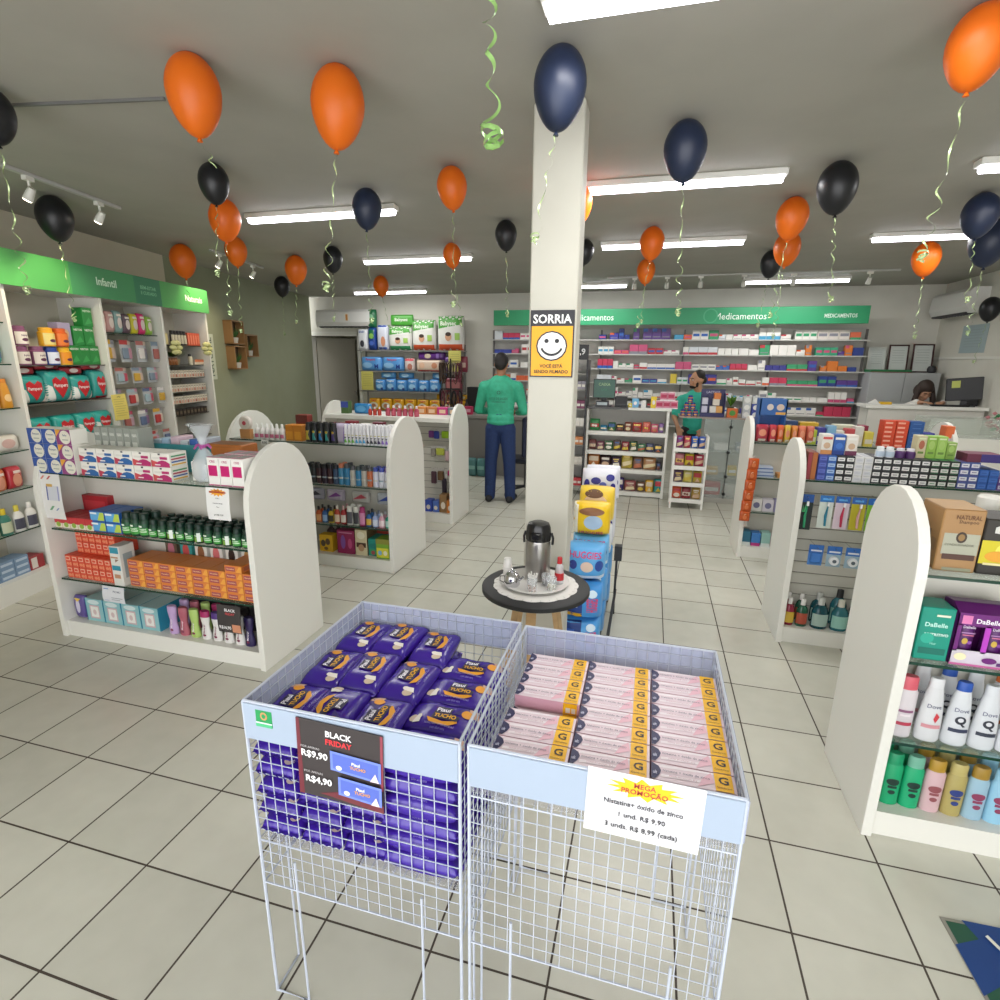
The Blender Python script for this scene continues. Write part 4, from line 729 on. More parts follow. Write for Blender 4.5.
for l in range(6): place(carton(.10, .11, .036, '#24508f', (('r', .2, .4, .8, .6, '#4a74b0'),)), (1.55, 3.65, 1.04 + l * .036), f'blue carton, {LEV[l] if l < 5 else "top"} layer beside the red-orange stacks', 'box', 'blue cartons on the farthest right gondola')
for i, (c_, w_, h_, n_) in enumerate((('#3a3a94', .08, .13, 'indigo'), ('#8a8fb0', .06, .11, 'grey-blue'), ('#d86a3a', .06, .19, 'orange'))): place(carton(w_, .1, h_, c_, (('r', .1, .3, .9, .5, '#b8b0b8'),)), (1.64 + i * .07, 3.64, 1.04), f'{n_} carton near right end of {K3} top', 'box')
t = empty('counter_display', (.50, 3.86, 1.04), 0, 'blue counter display carton with an open lower tray on farthest right gondola top', 'display box')
m = MB(); BL = M('#235a9c', .4); m.box(-.11, .11, .08, .09, 0, .36, BL); m.box(-.11, -.1, -.08, .08, 0, .36, BL); m.box(.1, .11, -.08, .08, 0, .36, BL); m.box(-.1, .1, -.08, .08, 0, .06, BL); m.box(-.11, .11, -.08, -.07, .22, .36, BL)
m.decal(lambda a, b, e: (a - .11, -.08 - e, .22 + b), .22, .14, [('e', .38, .5, .12, .2, '#c9c2b8'), ('e', .75, .5, .14, .2, '#c8b8a8'), ('r', .6, .05, .95, .2, '#d0a04a')]); m.obj('carton', t)
m = MB(); m.cbox(-.09, .09, -.07, .05, .07, .12, .015, M('#b9c6ce', .3)); m.obj('packets', t)
for i, (c_, w_, h_, x_, n_) in enumerate((('#1f3f6a', .10, .17, .68, 'navy'), ('#c9a21e', .15, .16, .82, 'yellow'), ('#c87a3a', .09, .10, .94, 'amber'), ('#cfd0b8', .16, .15, 1.10, 'pale'), ('#8a2a44', .06, .15, 1.25, 'wine'))):
    place(carton(w_, .1, h_, c_, (('r', .1, .5, .5, .8, '#3a3322' if i == 1 else '#b8b4a8'), ('r', .5, .1, .9, .35, '#d8cfa8'))), (x_, 3.86, 1.04), f'{n_} carton in the rear row of {K3} top', 'box')
for l in range(3): place(carton(.15 - .01 * l, .12, .03, '#b8c2d4', (('r', 0, .35, 1, .65, '#3f5f9a'),)), (.47, 3.65, .73 + l * .031), f'white and blue striped carton, {LEV[l]} of three, second shelf of {K3}', 'box', 'striped cartons on the second shelf')
place(carton(.16, .12, .035, '#c98a4a'), (.66, 3.65, .73), f'orange carton lying on second shelf of {K3}', 'box')
for i, (c_, n_) in enumerate((('#d6d4d0', 'white'), ('#c9c4cc', 'pale lilac'), ('#8a84a8', 'mauve'))): place(carton(.09, .1, .11, c_, (('e', .5, .5, .3, .25, '#6a6a8a'),)), (.44 + i * .095, 3.65, .42), f'{n_} carton on third shelf of {K3}', 'box')
for i, (c_, n_, h_) in enumerate((('#2a6a84', 'dark teal', .13), ('#3a7ac0', 'blue', .12), ('#8fb8b0', 'aqua', .13), ('#c9a8b4', 'pink', .09), ('#4a5a5a', 'slate', .12))): place(carton(.075, .1, h_, c_, (('r', 0, 0, 1, .25, '#b0307a' if i == 1 else '#c9d0cc'),)), (.385 + i * .082, 3.63, .10), f'{n_} carton on base of {K3}', 'box')
for i in range(6): place(pack(.085, .035, .095, '#b8501e', (('t', 'C', .5, .6, .25, .2, '#e8c8a8'), ('e', .5, .4, .2, .2, '#c86a34')), name='sachet', rough=.2), (.35 - .004 * i, 3.50, .82 - i * .093), f'orange sachet, {NTH[i]} from the top of the hanging strip', 'sachet', 'orange sachets on the hanging strip')
m = MB(); m.box(.335, .365, 3.545, 3.552, .30, .93, M('#c9c6be', .4, 0, .8)); tag(m.obj('clip_strip'), 'plastic clip strip holding orange sachets on farthest right gondola', 'clip strip')
# ================= wire promotion baskets =================
WIRE = M('#b6bdca', .45); PLATE = M('#9ba9bb', .4); CLP = M('#b9c2de', .25, 0, .6)
def basket(x0, x1, y0, y1, label, tray_z):
    cx, cy = (x0 + x1) / 2, (y0 + y1) / 2
    t = empty('wire_basket', (cx, cy, 0), 0, label, 'display basket', 'wire promotion baskets')
    a, b, c, d = x0 - cx, x1 - cx, y0 - cy, y1 - cy; ZT, ZB, ZM = .917, .819, .381
    def side(name, p, q, n):
        p = Vector(p); q = Vector(q); m = MB()
        for k in range(n + 1): r = p.lerp(q, k / n); m.tube([(r.x, r.y, ZM), (r.x, r.y, ZT)], .0012, WIRE, 4)
        k = ZM
        while k < ZT - .01: m.tube([(p.x, p.y, k), (q.x, q.y, k)], .0012 if k > ZM + .01 else .0026, WIRE, 4); k += .034
        m.tube([(p.x, p.y, ZT), (q.x, q.y, ZT)], .0035, WIRE, 6); m.obj(name, t)
    side('wire_grid', (a, c), (b, c), 18); side('wire_grid', (a, d), (b, d), 18); side('wire_grid', (a, c), (a, d), 18); side('wire_grid', (b, c), (b, d), 18)
    m = MB(); m.cbox(a + .002, b - .002, c - .006, c - .002, ZB, ZT - .002, .001, PLATE); m.obj('front_plate', t, label='plain bluish-white plate')
    for nm, bx in ((('band', (a - .006, a - .004, c, d)),) if x0 < -1 else (('band', (b + .004, b + .006, c, d)),)) + (('band', (a, b, d + .004, d + .006)),):
        m = MB(); m.box(*bx, ZB, ZT - .004, CLP); m.obj(nm, t)
    m = MB()
    for k in range(20): x = a + (b - a) * k / 19; m.tube([(x, c, tray_z - .004), (x, d, tray_z - .004)], .0016, WIRE, 4)
    for k in range(2): y = c + (d - c) * k; m.tube([(a, y, tray_z - .007), (b, y, tray_z - .007)], .0014, WIRE, 4)
    m.box(a + .004, b - .004, c + .004, d - .004, tray_z - .002, tray_z, M('#cfd3da', .3, 0, .18)); m.obj('tray_grid', t)
    for sx, ex in ((a, 1), (b, -1)):
        for sy, ey in ((c, 1), (d, -1)):
            m = MB(); m.tube([(sx, sy, 0.004), (sx, sy, ZT)], .0042, WIRE, 6)
            m.tube([(sx, sy, .004), (sx + ex * .100, sy, .004), (sx + ex * .098, sy, .47)], .0034, WIRE, 6)
            m.tube([(sx, sy, .004), (sx, sy + ey * .097, .004), (sx, sy + ey * .095, .47)], .0034, WIRE, 6); m.obj('leg', t)
    return t
B1 = (-1.418, -.878, -.560, .006); B2 = (-.857, -.315, -.560, -.008)  # baskets with their packs, cartons and cards were scaled about the camera position
basket(*B1, 'wire basket on legs full of purple wet-wipe packs, left one of two', .521)
basket(*B2, 'wire basket on legs holding pink and white ointment cartons, right one of two', .798)
# wipes
PUR = M('#3a1f8e', .22)
logo = (('p', ((.60, .60), (.98, .66), (.98, .97), (.80, .97)), '#2b1670'), ('p', ((.82, .62), (.97, .66), (.93, .93), (.80, .90)), '#cfa58e'), ('e', .80, .68, .075, .12, '#e79a16'), ('e', .13, .27, .055, .12, '#cdb9a4'), ('e', .20, .34, .035, .08, '#e6e0d8'), ('p', ((.15, .12), (.24, .18), (.22, .40), (.16, .3)), '#e6e0d8'),
    ('p', ((.30, .36), (.40, .30), (.52, .27), (.64, .30), (.72, .38), (.74, .32), (.64, .20), (.50, .17), (.36, .22)), '#e0980f'), ('p', ((.36, .35), (.72, .35), (.74, .50), (.60, .56), (.60, .74), (.38, .74), (.36, .55)), '#1b0f3c'), ('t', 'Piauí', .485, .64, .125, .20, '#f4f1fa'), ('t', 'TUCHO', .54, .45, .115, .31, '#f3b51c'), ('t', 'TOALHAS UMEDECIDAS', .52, .17, .05, .42, '#a79bd8', 0, False), ('t', 'com aloe vera', .52, .08, .04, .3, '#8f83cc', 0, False))
sidel = (('e', .13, .4, .06, .3, '#cdb9a4'), ('e', .2, .5, .04, .2, '#e6e0d8'), ('t', 'Piauí TUCHO', .52, .5, .3, .4, '#c9a23a'))
def wipes():
    # lying pack: printed face up, long side along x, with printed front edge
    w, d, h = .186, .054, .117
    k = 'wipes'
    if k in PC: return PC[k]
    m = MB(); nx, nz = 16, 10
    def surf(u, v, sg, e=0):
        f = (max(0, 1 - abs(u) ** 4)) ** .4 * (max(0, 1 - abs(v) ** 6)) ** .35
        wob = 1 + .07 * math.sin(7 * u + 2.3 * v) * math.sin(4 * v + 1.1) - (.10 * (1 - v * v) if abs(u) > .6 else 0)
        return (w / 2 * u, h / 2 * v * (1 - .05 * abs(u) ** 3), d / 2 + sg * (d / 2 * f * wob + e))
    us = [math.sin(PI / 2 * (2 * i / nx - 1)) for i in range(nx + 1)]; vv = [math.sin(PI / 2 * (2 * i / nz - 1)) for i in range(nz + 1)]
    for sg in (-1, 1):
        m.add([surf(u, v, sg) for u in us for v in vv], [(i * (nz + 1) + j, (i + 1) * (nz + 1) + j, (i + 1) * (nz + 1) + j + 1, i * (nz + 1) + j + 1) for i in range(nx) for j in range(nz)], PUR, True)
    def top_(a, b, e):
        u = max(-.985, min(.985, a / w * 2 - 1)); v = max(-.985, min(.985, b / h * 2 - 1))
        i = max(q for q in range(nx) if us[q] <= u); j = max(q for q in range(nz) if vv[q] <= v); s1 = (u - us[i]) / (us[i + 1] - us[i]); s2 = (v - vv[j]) / (vv[j + 1] - vv[j])
        P = [Vector(surf(us[i + p], vv[j + q], 1)) for p, q in ((0, 0), (1, 0), (0, 1), (1, 1))]
        r = P[0] * (1 - s1) * (1 - s2) + P[1] * s1 * (1 - s2) + P[2] * (1 - s1) * s2 + P[3] * s1 * s2
        return (r.x, r.y, r.z + e + .0008)
    m.decal(top_, w, h, logo, True)
    m.decal(lambda a, b, e: (w / 2 * (a / w * 2 - 1), -h / 2 * 1.0 - e + .002 + .012 * abs((b / (d * .8)) - .5), d * .12 + b), w, d * .8, sidel[:2])
    body = m.mesh('wrapper', 1.3)
    sl = []
    for sx in (-1, 1):
        c = MB()
        zz = [(sx * (w / 2 - .002 + .008 * (q % 2)), -h * .46 + h * .92 * q / 12) for q in range(13)]
        c.add([(sx * (w / 2 - .003), y, d / 2) for _, y in zz] + [(sx * (w / 2 + .010), y, d / 2 + .004 * (q % 2)) for q, (_, y) in enumerate(zz)], [(q, q + 1, 14 + q, 13 + q) for q in range(12)], M('#4c34a0', .2)); sl.append(('crimped_seal', c.mesh('crimped_seal')))
    PC[k] = ('wet_wipes_pack', [('wrapper', body), *sl]); return PC[k]
WP = wipes(); rw = random.Random(11)
rows_n = ('front', 'middle', 'rear'); col_n = ('left', 'centre', 'right')
for L in range(6):
    for c in range(3):
        for r in range(3):
            vis = (L == 5) or r == 0 or c == 2 or True
            x = -1.356 + c * .1165; y = -.460 + r * .1864; z = .525 + L * .056
            flip = PI if (L == 5 and c == 1 and r == 0) else 0
            up = L == 5
            lab = f'purple wipes pack, {col_n[c]} column, {rows_n[r]} row, {LEV[L] if L < 5 else "top"} layer of left basket'
            place(WP, (x, y, z + (.012 * (c == 1) + .006 * rw.random() if up else 0)), lab, 'wipes pack', 'purple wet-wipe packs laid lengthwise', PI / 2 + flip + rw.uniform(-.05, .05) * up, rx=0, ry=0)
for L in range(6):
    for r in range(4):
        place(WP, (-.983, -.4977 + r * .1137, .525 + L * .0522), f'purple wipes pack laid crosswise, {NTH[r]} pile from front, {LEV[L] if L < 5 else "top"} layer, right side of left basket', 'wipes pack', 'purple wet-wipe packs laid crosswise', rw.uniform(-.04, .04) if L == 5 else 0)
# ointment cartons
NW, ND, NH = .167, .0508, .0317
nd = (('r', 0, 0, 1, 1, '#e2cfd8'), ('p', ((.1, .75), (.8, .9), (.75, .98), (.1, .9)), '#f0e6ec'), ('p', ((.12, .2), (.7, .3), (.72, .42), (.12, .36)), '#efe4ea'), ('p', ((.55, .05), (.75, .4), (.72, .95), (.62, .6)), '#e6b8c6'), ('r', .755, 0, .965, 1, '#f0b60a'), ('p', ((0, .02), (.05, .02), (.10, .3), (.12, .55), (.09, .78), (0, .98)), '#232350'),
    ('t', 'G', .86, .60, .42, .12, '#2a1d10'), ('t', 'Genérico', .86, .2, .11, .17, '#5a4010', 0, False), ('t', 'nistatina + óxido de zinco', .42, .56, .14, .56, '#4a4660', 0, False), ('t', 'pomada dermatológica 60 g', .38, .28, .07, .45, '#b06a80', 0, False), ('t', 'ult', .045, .36, .2, .05, '#c9c9e0'))
npr = carton(NW, ND, NH, '#dcb6c2', (('r', 0, 0, 1, 1, '#d3a4b4'), ('r', .75, 0, .96, 1, '#f0b60a'), ('r', .79, .15, .86, .6, '#e8e4d8'), ('r', .88, .15, .94, .6, '#e8e4d8')), (('r', 0, 0, 1, 1, '#e0bcc8'),), nd, 'ointment_carton')
for l in range(2):
    for c in range(3):
        for r in range(8):
            if l == 1 and c == 0 and r == 3: continue
            x = -.7406 + c * .1706; y = -.4977 + r * .0539 + (0, .004, .008)[c] + (0 if c else 0)
            place(npr, (x, y, .799 + l * .0331), f'pink and yellow ointment carton, {("left", "middle", "right")[c]} column, {NTH[r]} row from front, {("lower", "upper")[l]} layer', 'ointment box', 'ointment cartons in the right basket')
# hanging sign boards
def flat(name, x0, x1, z0, z1, y, base, decs, label, cat, t=.002, tilt=0):
    m = MB(); cx, cz = (x0 + x1) / 2, z1; m.T = Matrix.Translation((cx, y, cz)) @ Matrix.Rotation(tilt, 4, 'Y') @ Matrix.Translation((-cx, -y, -cz))
    m.box(x0, x1, y, y + t, z0, z1, base); m.decal(lambda a, b, e: (x0 + a, y - e, z0 + b), x1 - x0, z1 - z0, decs); return tag(m.obj(name), label, cat)
pk = lambda u0, v0, u1, v1: (('p', ((u0, v0 + .03), (u1, v0), (u1, v1 - .02), (u0, v1)), '#6d83cf'), ('p', ((u0 + .03, v0 + .06), (u1 - .03, v0 + .03), (u1 - .03, v1 - .05), (u0 + .03, v1 - .03)), '#5367bd'), ('e', u0 + .1, v0 + .08, .035, .03, '#dfe0ea'), ('t', 'Piauí', (u0 + u1) / 2 + .01, (v0 + v1) / 2 + .035, .04, .14, '#eef0fa'), ('t', 'TUCHO', (u0 + u1) / 2 + .03, (v0 + v1) / 2 - .015, .04, .18, '#e3a02a'), ('p', ((u1 - .12, v0 + .01), (u1 - .02, v0 + .01), (u1 - .06, v0 + .12)), '#e6d3dc'))
flat('promotion_card', -1.269, -1.051, .701, .906, -.5705, M('#363031', .35), (('p', ((.0, .0), (.06, .0), (.04, 1), (.0, 1)), '#6a2530'), ('p', ((.25, .06), (1, .0), (1, .1), (.6, .18)), '#6a2a33'), ('r', .97, .3, 1, 1, '#8a3a48'), ('t', 'BLACK', .5, .875, .075, .42, '#f4f4f4'), ('t', 'FRIDAY', .5, .775, .07, .42, '#d9353c'), ('t', 'POR APENAS', .16, .655, .03, .25, '#b9b6b6', 0, False), ('t', 'R$9,90', .21, .565, .085, .36, '#fbfbfb'), ('t', 'POR APENAS', .19, .335, .03, .25, '#b9b6b6', 0, False), ('t', 'R$4,90', .25, .235, .085, .38, '#fbfbfb')) + pk(.40, .40, .98, .68) + pk(.49, .10, .99, .37), 'black promotion card reading BLACK FRIDAY with two prices on the left basket', 'sign', tilt=.03)
flat('store_sticker', -1.381, -1.337, .861, .904, -.5665, M('#1e8f50', .4), (('e', .5, .66, .22, .25, '#b98a5a'), ('e', .5, .66, .12, .14, '#1e8f50'), ('r', 0, .2, 1, .28, '#d9efe0'), ('r', 0, 0, 1, .2, '#4ab07a')), 'small green sticker on the left end of the left basket plate', 'sticker', .0004)
sb = [(.5 + (.34 if k % 2 == 0 else .22) * math.cos(PI * 2 * k / 24 + .1), .80 + (.17 if k % 2 == 0 else .10) * math.sin(PI * 2 * k / 24 + .1)) for k in range(24)]
flat('price_notice', -.607, -.386, .779, .928, -.5685, M('#dcdcdf', .6), (('p', sb, '#f0b81a'), ('t', 'MEGA', .5, .85, .075, .34, '#b0403a'), ('t', 'PROMOÇÃO', .5, .755, .075, .56, '#a83a34'), ('t', 'Nistatina+ óxido de zinco', .5, .545, .075, .68, '#4a4a50'), ('t', '1 und. R$ 9,90', .5, .36, .075, .42, '#4a4a50'), ('t', '3 unds. R$ 8,99 (cada)', .5, .17, .075, .66, '#45454a')), 'white price notice for nistatina clipped on the right basket plate', 'notice', .001, .02)
# ================= coffee table =================
TC = (-.99, .815)
t = empty('side_table', (*TC, 0), 0, 'round black-topped side table with light wooden legs before the column', 'table')
m = MB(); m.lathe([(.238, .670), (.248, .676), (.248, .694), (.240, .70)], M('#1d1e20', .55), 48); m.obj('table_top', t)
for k in range(3):
    a = PI / 2 + 2 * PI * k / 3 + .35; m = MB(); ca, sa = math.cos(a), math.sin(a)
    p0 = Vector((.09 * ca, .09 * sa, .668)); p1 = Vector((.20 * ca, .20 * sa, .0)); sd = Vector((-sa, ca, 0)) * .024; oc = Vector((ca, sa, 0)) * .012
    vs = [tuple(p + s1 * sd + s2 * oc) for p in (p0, p1) for s1, s2 in ((1, 1), (1, -1), (-1, -1), (-1, 1))]
    m.add(vs, [(0, 1, 2, 3), (4, 5, 6, 7), (0, 1, 5, 4), (1, 2, 6, 5), (2, 3, 7, 6), (3, 0, 4, 7)], noisy('pine_wood', '#c4a274', '#b08c5e', 14, .5)); m.obj('leg', t)
m = MB(); n = 60; pts = [(.19 + .007 * abs(math.sin(15 * PI * k / n * 1.0)), k) for k in range(n)]
m.prism([(r * math.cos(2 * PI * k / n), r * math.sin(2 * PI * k / n)) for r, k in pts], .7005, .702, M('#e2e0dc', .8), 'xy')
for q in range(30):
    a = 2 * PI * q / 30; m.tube([(.178 * math.cos(a), .178 * math.sin(a), .7025), (.19 * math.cos(a), .19 * math.sin(a), .7025)], .0015, '#c9c6c0', 4)
o = m.obj('doily', None, (*TC, 0)); tag(o, 'white scalloped lace doily on the round black table', 'doily')
m = MB(); m.lathe([(.09, .7028), (.10, .705), (.155, .716), (.157, .719), (.150, .719), (.10, .709), (.0, .708)], M('#dedcd9', .2), 40); o = m.obj('serving_plate', None, (TC[0] - .005, TC[1] + .01, 0)); tag(o, 'white round plate on the lace doily', 'plate')
t = empty('thermos', (-.995, .875, .7105), 0, 'steel pump coffee thermos with black lid on the white plate', 'thermos')
m = MB(); m.lathe([(.054, 0), (.058, .006), (.058, .165), (.055, .19), (.052, .20)], STEEL, 28); m.obj('body', t)
m = MB(); m.lathe([(.058, .19), (.058, .222), (.055, .25), (.048, .268), (.030, .275)], M('#121214', .25), 28); m.cbox(-.022, .022, -.078, -.04, .205, .238, .006, M('#121214', .25)); m.obj('lid', t)
m = MB(); m.tube([(-.06, 0, .225), (-.068, .0, .20), (-.066, 0, .17)], .006, '#121214', 6); m.tube([(.06, 0, .225), (.068, .0, .20), (.066, 0, .17)], .006, '#121214', 6); m.obj('handle', t)
t = empty('sugar_pot', (-1.085, .74, .712), 0, 'small chromed pot with handle at left of the white plate', 'pot')
m = MB(); m.lathe([(.028, 0), (.036, .01), (.036, .045), (.028, .058)], CHROME, 20); m.obj('pot', t)
m = MB(); m.lathe([(.028, .058), (.018, .07), (.005, .072), (.007, .082), (.003, .086)], CHROME, 20); m.obj('lid', t)
m = MB(); m.tube([(-.033, 0, .046), (-.055, 0, .042), (-.056, 0, .02), (-.035, 0, .012)], .003, CHROME, 6); m.tube([(.033, 0, .03), (.052, 0, .05)], .005, CHROME, 6); m.obj('handle', t)
def glass(x, y, h, r, lab, inside=None):
    t = empty('glass_jar', (x, y, .712), 0, lab, 'glass')
    m = MB(); m.lathe([(r * .85, 0), (r, h), (r * .93, h), (r * .8, .004)], M('#e6ebee', .03, 0, .3), 18); m.obj('glass', t)
    if inside: m = MB(); m.lathe([(r * .7, .004), (r * .75, h * .4)], inside, 14); m.obj('contents', t)
glass(-.985, .705, .07, .024, 'clear glass holding brown packets at front of the white plate', '#b98a6a'); glass(-.905, .745, .06, .024, 'clear empty glass at right of the white plate', '#cfc8a8'); glass(-.94, .80, .05, .022, 'small glass with dark drink residue beside the thermos', '#4a1f2a')
m = MB()
for k in range(9): a = k * .7; m.tube([(-.983 + .006 * math.cos(a), .706 + .006 * math.sin(a), .725), (-.983 + .02 * math.cos(a), .706 + .018 * math.sin(a), .80 - .004 * (k % 3))], .0035, '#e8e6e2', 5)
tag(m.obj('sugar_sachets'), 'bunch of white sugar sachets standing in the front glass', 'sachets')
for i in range(2):
    m = MB(); m.lathe([(.024, 0), (.017, .055), (.015, .055)], '#e6e4e0', 14); m.lathe([(.024, .012), (.0242, .014)], '#d9d7d3', 14); o = m.obj('plastic_cup', None, (-1.13 + .0, .835, .712 + .04 * i)); tag(o, f'white upturned plastic cup, {("bottom", "top")[i]} one left of the thermos', 'cup')
t = empty('sweetener_bottle', (-.885, .83, .712), 0, 'clear sweetener bottle with red cap and label right of thermos', 'bottle')
m = MB(); m.lathe([(.02, 0), (.021, .05), (.018, .085), (.01, .1)], M('#dfe3e6', .08, 0, .5), 14); m.lathe([(.0215, .02), (.0212, .055)], '#b8222a', 14); m.obj('bottle_body', t)
m = MB(); m.lathe([(.012, .098), (.011, .125), (.009, .128)], '#b8151e', 12); m.obj('cap', t)
# ================= diaper packs beside the column =================
t = empty('low_platform', (-.832, 1.76, 0), 0, 'low black display platform on the floor under the diaper packs', 'platform')
m = MB()
for y in (-.38, .52): m.box(-.10, .10, y - .02, y + .02, 0, .04, '#1a1a1c')
m.box(-.10, .10, -.42, .56, .04, .06, '#1a1a1c'); m.obj('deck', t)
m = MB(); m.box(-.69, -.675, 1.42, 1.44, 0, .16, '#1a1a1c'); m.box(-.685, -.67, 1.42, 2.1, .16, .18, '#1a1a1c'); m.box(-.69, -.675, 2.08, 2.1, 0, .42, '#1a1a1c'); m.box(-.70, -.65, 2.06, 2.12, .40, .50, '#202022'); tag(m.obj('floor_rail'), 'black metal side frame standing right of the diaper pack pile', 'frame')
def dpack(w, d, h, c, decs, loc, rz, lab, rx=0): return place(pack(w, d, h, c, decs, 'diaper_pack', rough=.35), loc, lab, 'diaper pack', 'diaper packs piled beside the column', rz, rx)
dF = (('r', .0, .05, .52, .95, '#173a80'), ('r', .0, .05, .52, .24, '#e3b21a'), ('r', .1, .4, .4, .48, '#c9d3e6'), ('r', .15, .55, .35, .75, '#2f5ab0'), ('t', 'HUGGIES', .76, .5, .3, .4, '#d84a7a', PI / 2), ('e', .76, .82, .12, .1, '#cfe3f2'))
dS = (('t', 'HUGGIES', .5, .80, .18, .8, '#d0407a'), ('e', .2, .5, .10, .14, '#2a3a8a'), ('e', .55, .46, .16, .16, '#e3c9b8'), ('e', .85, .5, .10, .16, '#2a4a9a'), ('r', .02, 0, .98, .2, '#dfe8f0'))
n4 = ('front', 'second', 'third', 'rear')
for i, y in enumerate((1.37, 1.60, 1.83, 2.06)):
    for l in range(2):
        dpack(.225, .22, .205, '#3f92d8' if (i + l) % 2 else '#4a9cdc', dF, (-.832, y, .06 + l * .207), .06 * (1 - i % 2) - .03 * l, f'light blue diaper pack with navy end, {n4[i]} stack, {("bottom", "upper")[l]} layer beside the column')
dpack(.225, .22, .20, '#5aa9e2', dS, (-.832, 1.45, .475), .05, 'light blue diaper pack with white lower band on top at the front')
dpack(.225, .20, .19, '#6ab4e8', dS, (-.832, 1.69, .475), .02, 'light blue diaper pack on top, right behind the foremost top one')
dpack(.225, .18, .20, '#ecc31c', (('e', .55, .45, .25, .22, '#a9c0d8'), ('e', .5, .78, .34, .12, '#8a5a34'), ('t', 'HUGGIES', .5, .1, .13, .8, '#c03a5a'), ('r', 0, 0, .14, 1, '#f4f0e0')), (-.832, 1.70, .668), .05, 'yellow diaper pack with baby picture, lying highest at the front')
dpack(.225, .18, .20, '#dfe4ea', (('r', 0, 0, 1, .3, '#5aa9e2'),), (-.832, 1.91, .475), .0, 'white and blue diaper pack under the yellow pack with large face')
dpack(.225, .18, .22, '#e9c63a', (('e', .5, .55, .34, .3, '#e6cdb8'), ('e', .45, .84, .26, .12, '#6a4a34'), ('r', .1, .28, .5, .42, '#c05a4a')), (-.832, 1.91, .70), -.04, 'yellow diaper pack with large face picture behind the first yellow one')
DEF = (('e', .3, .3, .12, .1, '#2a2a8a'), ('e', .7, .4, .1, .14, '#2a2a8a'), ('e', .4, .7, .14, .1, '#2a2a8a'), ('e', .8, .8, .12, .1, '#2a2a8a'), ('e', .15, .6, .08, .14, '#2a2a8a'), ('e', .55, .15, .16, .06, '#2a2a8a'), ('e', .6, .6, .1, .08, '#5a6ac8'), ('e', .88, .55, .07, .1, '#2a2a8a'))
for i in range(2):
    dpack(.235, .14, .24, '#dcdde6', DEF, (-.83 + .01 * i, 2.12 + .14 * i, .76), .05, f'white plastic pack with navy blots, {("front", "rear")[i]} of two behind the yellow diaper packs')
    dpack(.225, .13, .28, '#d3d6e0', DEF, (-.83, 2.12 + .14 * i, .478), 0, f'white pack with navy blots under the {("front", "rear")[i]} top one')
# ================= play mat =================
m = MB(); m.T = Matrix.Translation((.466, .184, 0)) @ Matrix.Rotation(math.radians(2), 4, 'Z')
m.cbox(0, 1.0, -1.3, 0, 0, .004, .001, '#8a867c')
mm = [('r', .01, .0, .99, .99, '#1f4f3a'), ('p', ((.06, 1), (.34, 1), (1, .25), (1, 0), (.5, .4), (.12, .86)), '#123a78'), ('p', ((.0, .93), (.12, .97), (.12, .88), (.0, .82)), '#123a78'), ('p', ((.19, .99), (.27, .99), (.80, .2), (.70, .2)), '#4f8f3a'), ('p', ((.35, .99), (.5, .99), (.9, .4), (.8, .4)), '#4f8f3a'), ('p', ((.27, .99), (.35, .99), (.82, .35), (.78, .35)), '#123a78'), ('r', .02, .1, .5, .72, '#255f35'), ('e', .1, .80, .06, .05, '#2f7a3a'), ('e', .2, .6, .1, .06, '#347f3f'), ('e', .3, .4, .1, .07, '#1d5030'), ('e', .16, .68, .05, .02, '#7a8a3a'), ('r', .24, .0, .5, .52, '#c8862a'), ('r', .3, .0, .6, .45, '#5a5a60')]
for q in range(7): mm.append(('p', ((.10 + .05 * q, .965 - .06 * q), (.11 + .05 * q, .97 - .06 * q), (.13 + .05 * q, .935 - .06 * q), (.12 + .05 * q, .93 - .06 * q)), '#d9d9cf'))
m.decal(lambda a, b, e: (a, -1.3 + b, .0045 + e), 1.0, 1.3, mm)
tag(m.obj('play_mat'), 'blue and green printed play mat lying on the tiles at the lower right', 'mat')
CTX[0] = 'carton'
# ================= medicine wall =================
t = empty('medicine_shelving', (0, 7.5, 0), 0, 'long wall shelving of medicines below the green Medicamentos sign', 'shelving')
m = MB(); m.box(-3.12, 2.32, .10, .13, .5, 2.2, M('#c9c7c0', .6)); m.obj('back_panel', t)
MZ = [2.03, 1.815, 1.60, 1.39, 1.17, .97]
for z in MZ + [.75]:
    for a, b in ((-3.12, -1.36), (-1.35, -.12), (-.11, 1.10), (1.11, 2.32)):
        m = MB(); m.box(a, b, -.14, .10, z - .014, z, M('#b5b3ae', .4)); m.box(a, b, -.142, -.14, z - .016, z, M('#c5c4bf', .3)); m.obj('shelf', t)
for x in (-3.12, -1.355, -.115, 1.105, 2.32): m = MB(); m.box(x - .012, x + .012, .06, .10, .5, 2.18, M('#6f6d69', .4)); m.obj('upright', t)
pal = [('#e9e7e1', 'white')] * 13 + [('#d8dde2', 'pale grey')] * 3 + [('#b8343c', 'red'), ('#c8507a', 'pink'), ('#d8643a', 'orange'), ('#2f5fb0', 'blue'), ('#3a3a8a', 'indigo'), ('#6a3a84', 'purple'), ('#4aa0c8', 'sky-blue'), ('#d8c03a', 'yellow'), ('#3a9a6a', 'green'), ('#c83a5a', 'crimson')]
bright = pal[16:]; rm = random.Random(21); cntm = 0
rg = lambda *a: rm.uniform(*a)
MP = {}
def medbox(c, w, h, acc, style):
    k = (c, w, h, acc, style)
    if k not in MP:
        dec = [(('r', 0, .0, 1, .3, acc),), (('r', .1, .35, .9, .65, acc),), (('r', 0, .7, .5, 1, acc), ('r', .1, .2, .9, .28, '#8a8a90')), ()][style]
        MP[k] = carton(w, .09, h, c, dec, name='medicine_box')
    return MP[k]
acs = ['#2f5fb0', '#b8343c', '#3a9a6a', '#d8643a', '#8a8a94', '#c8507a', '#4aa0c8']
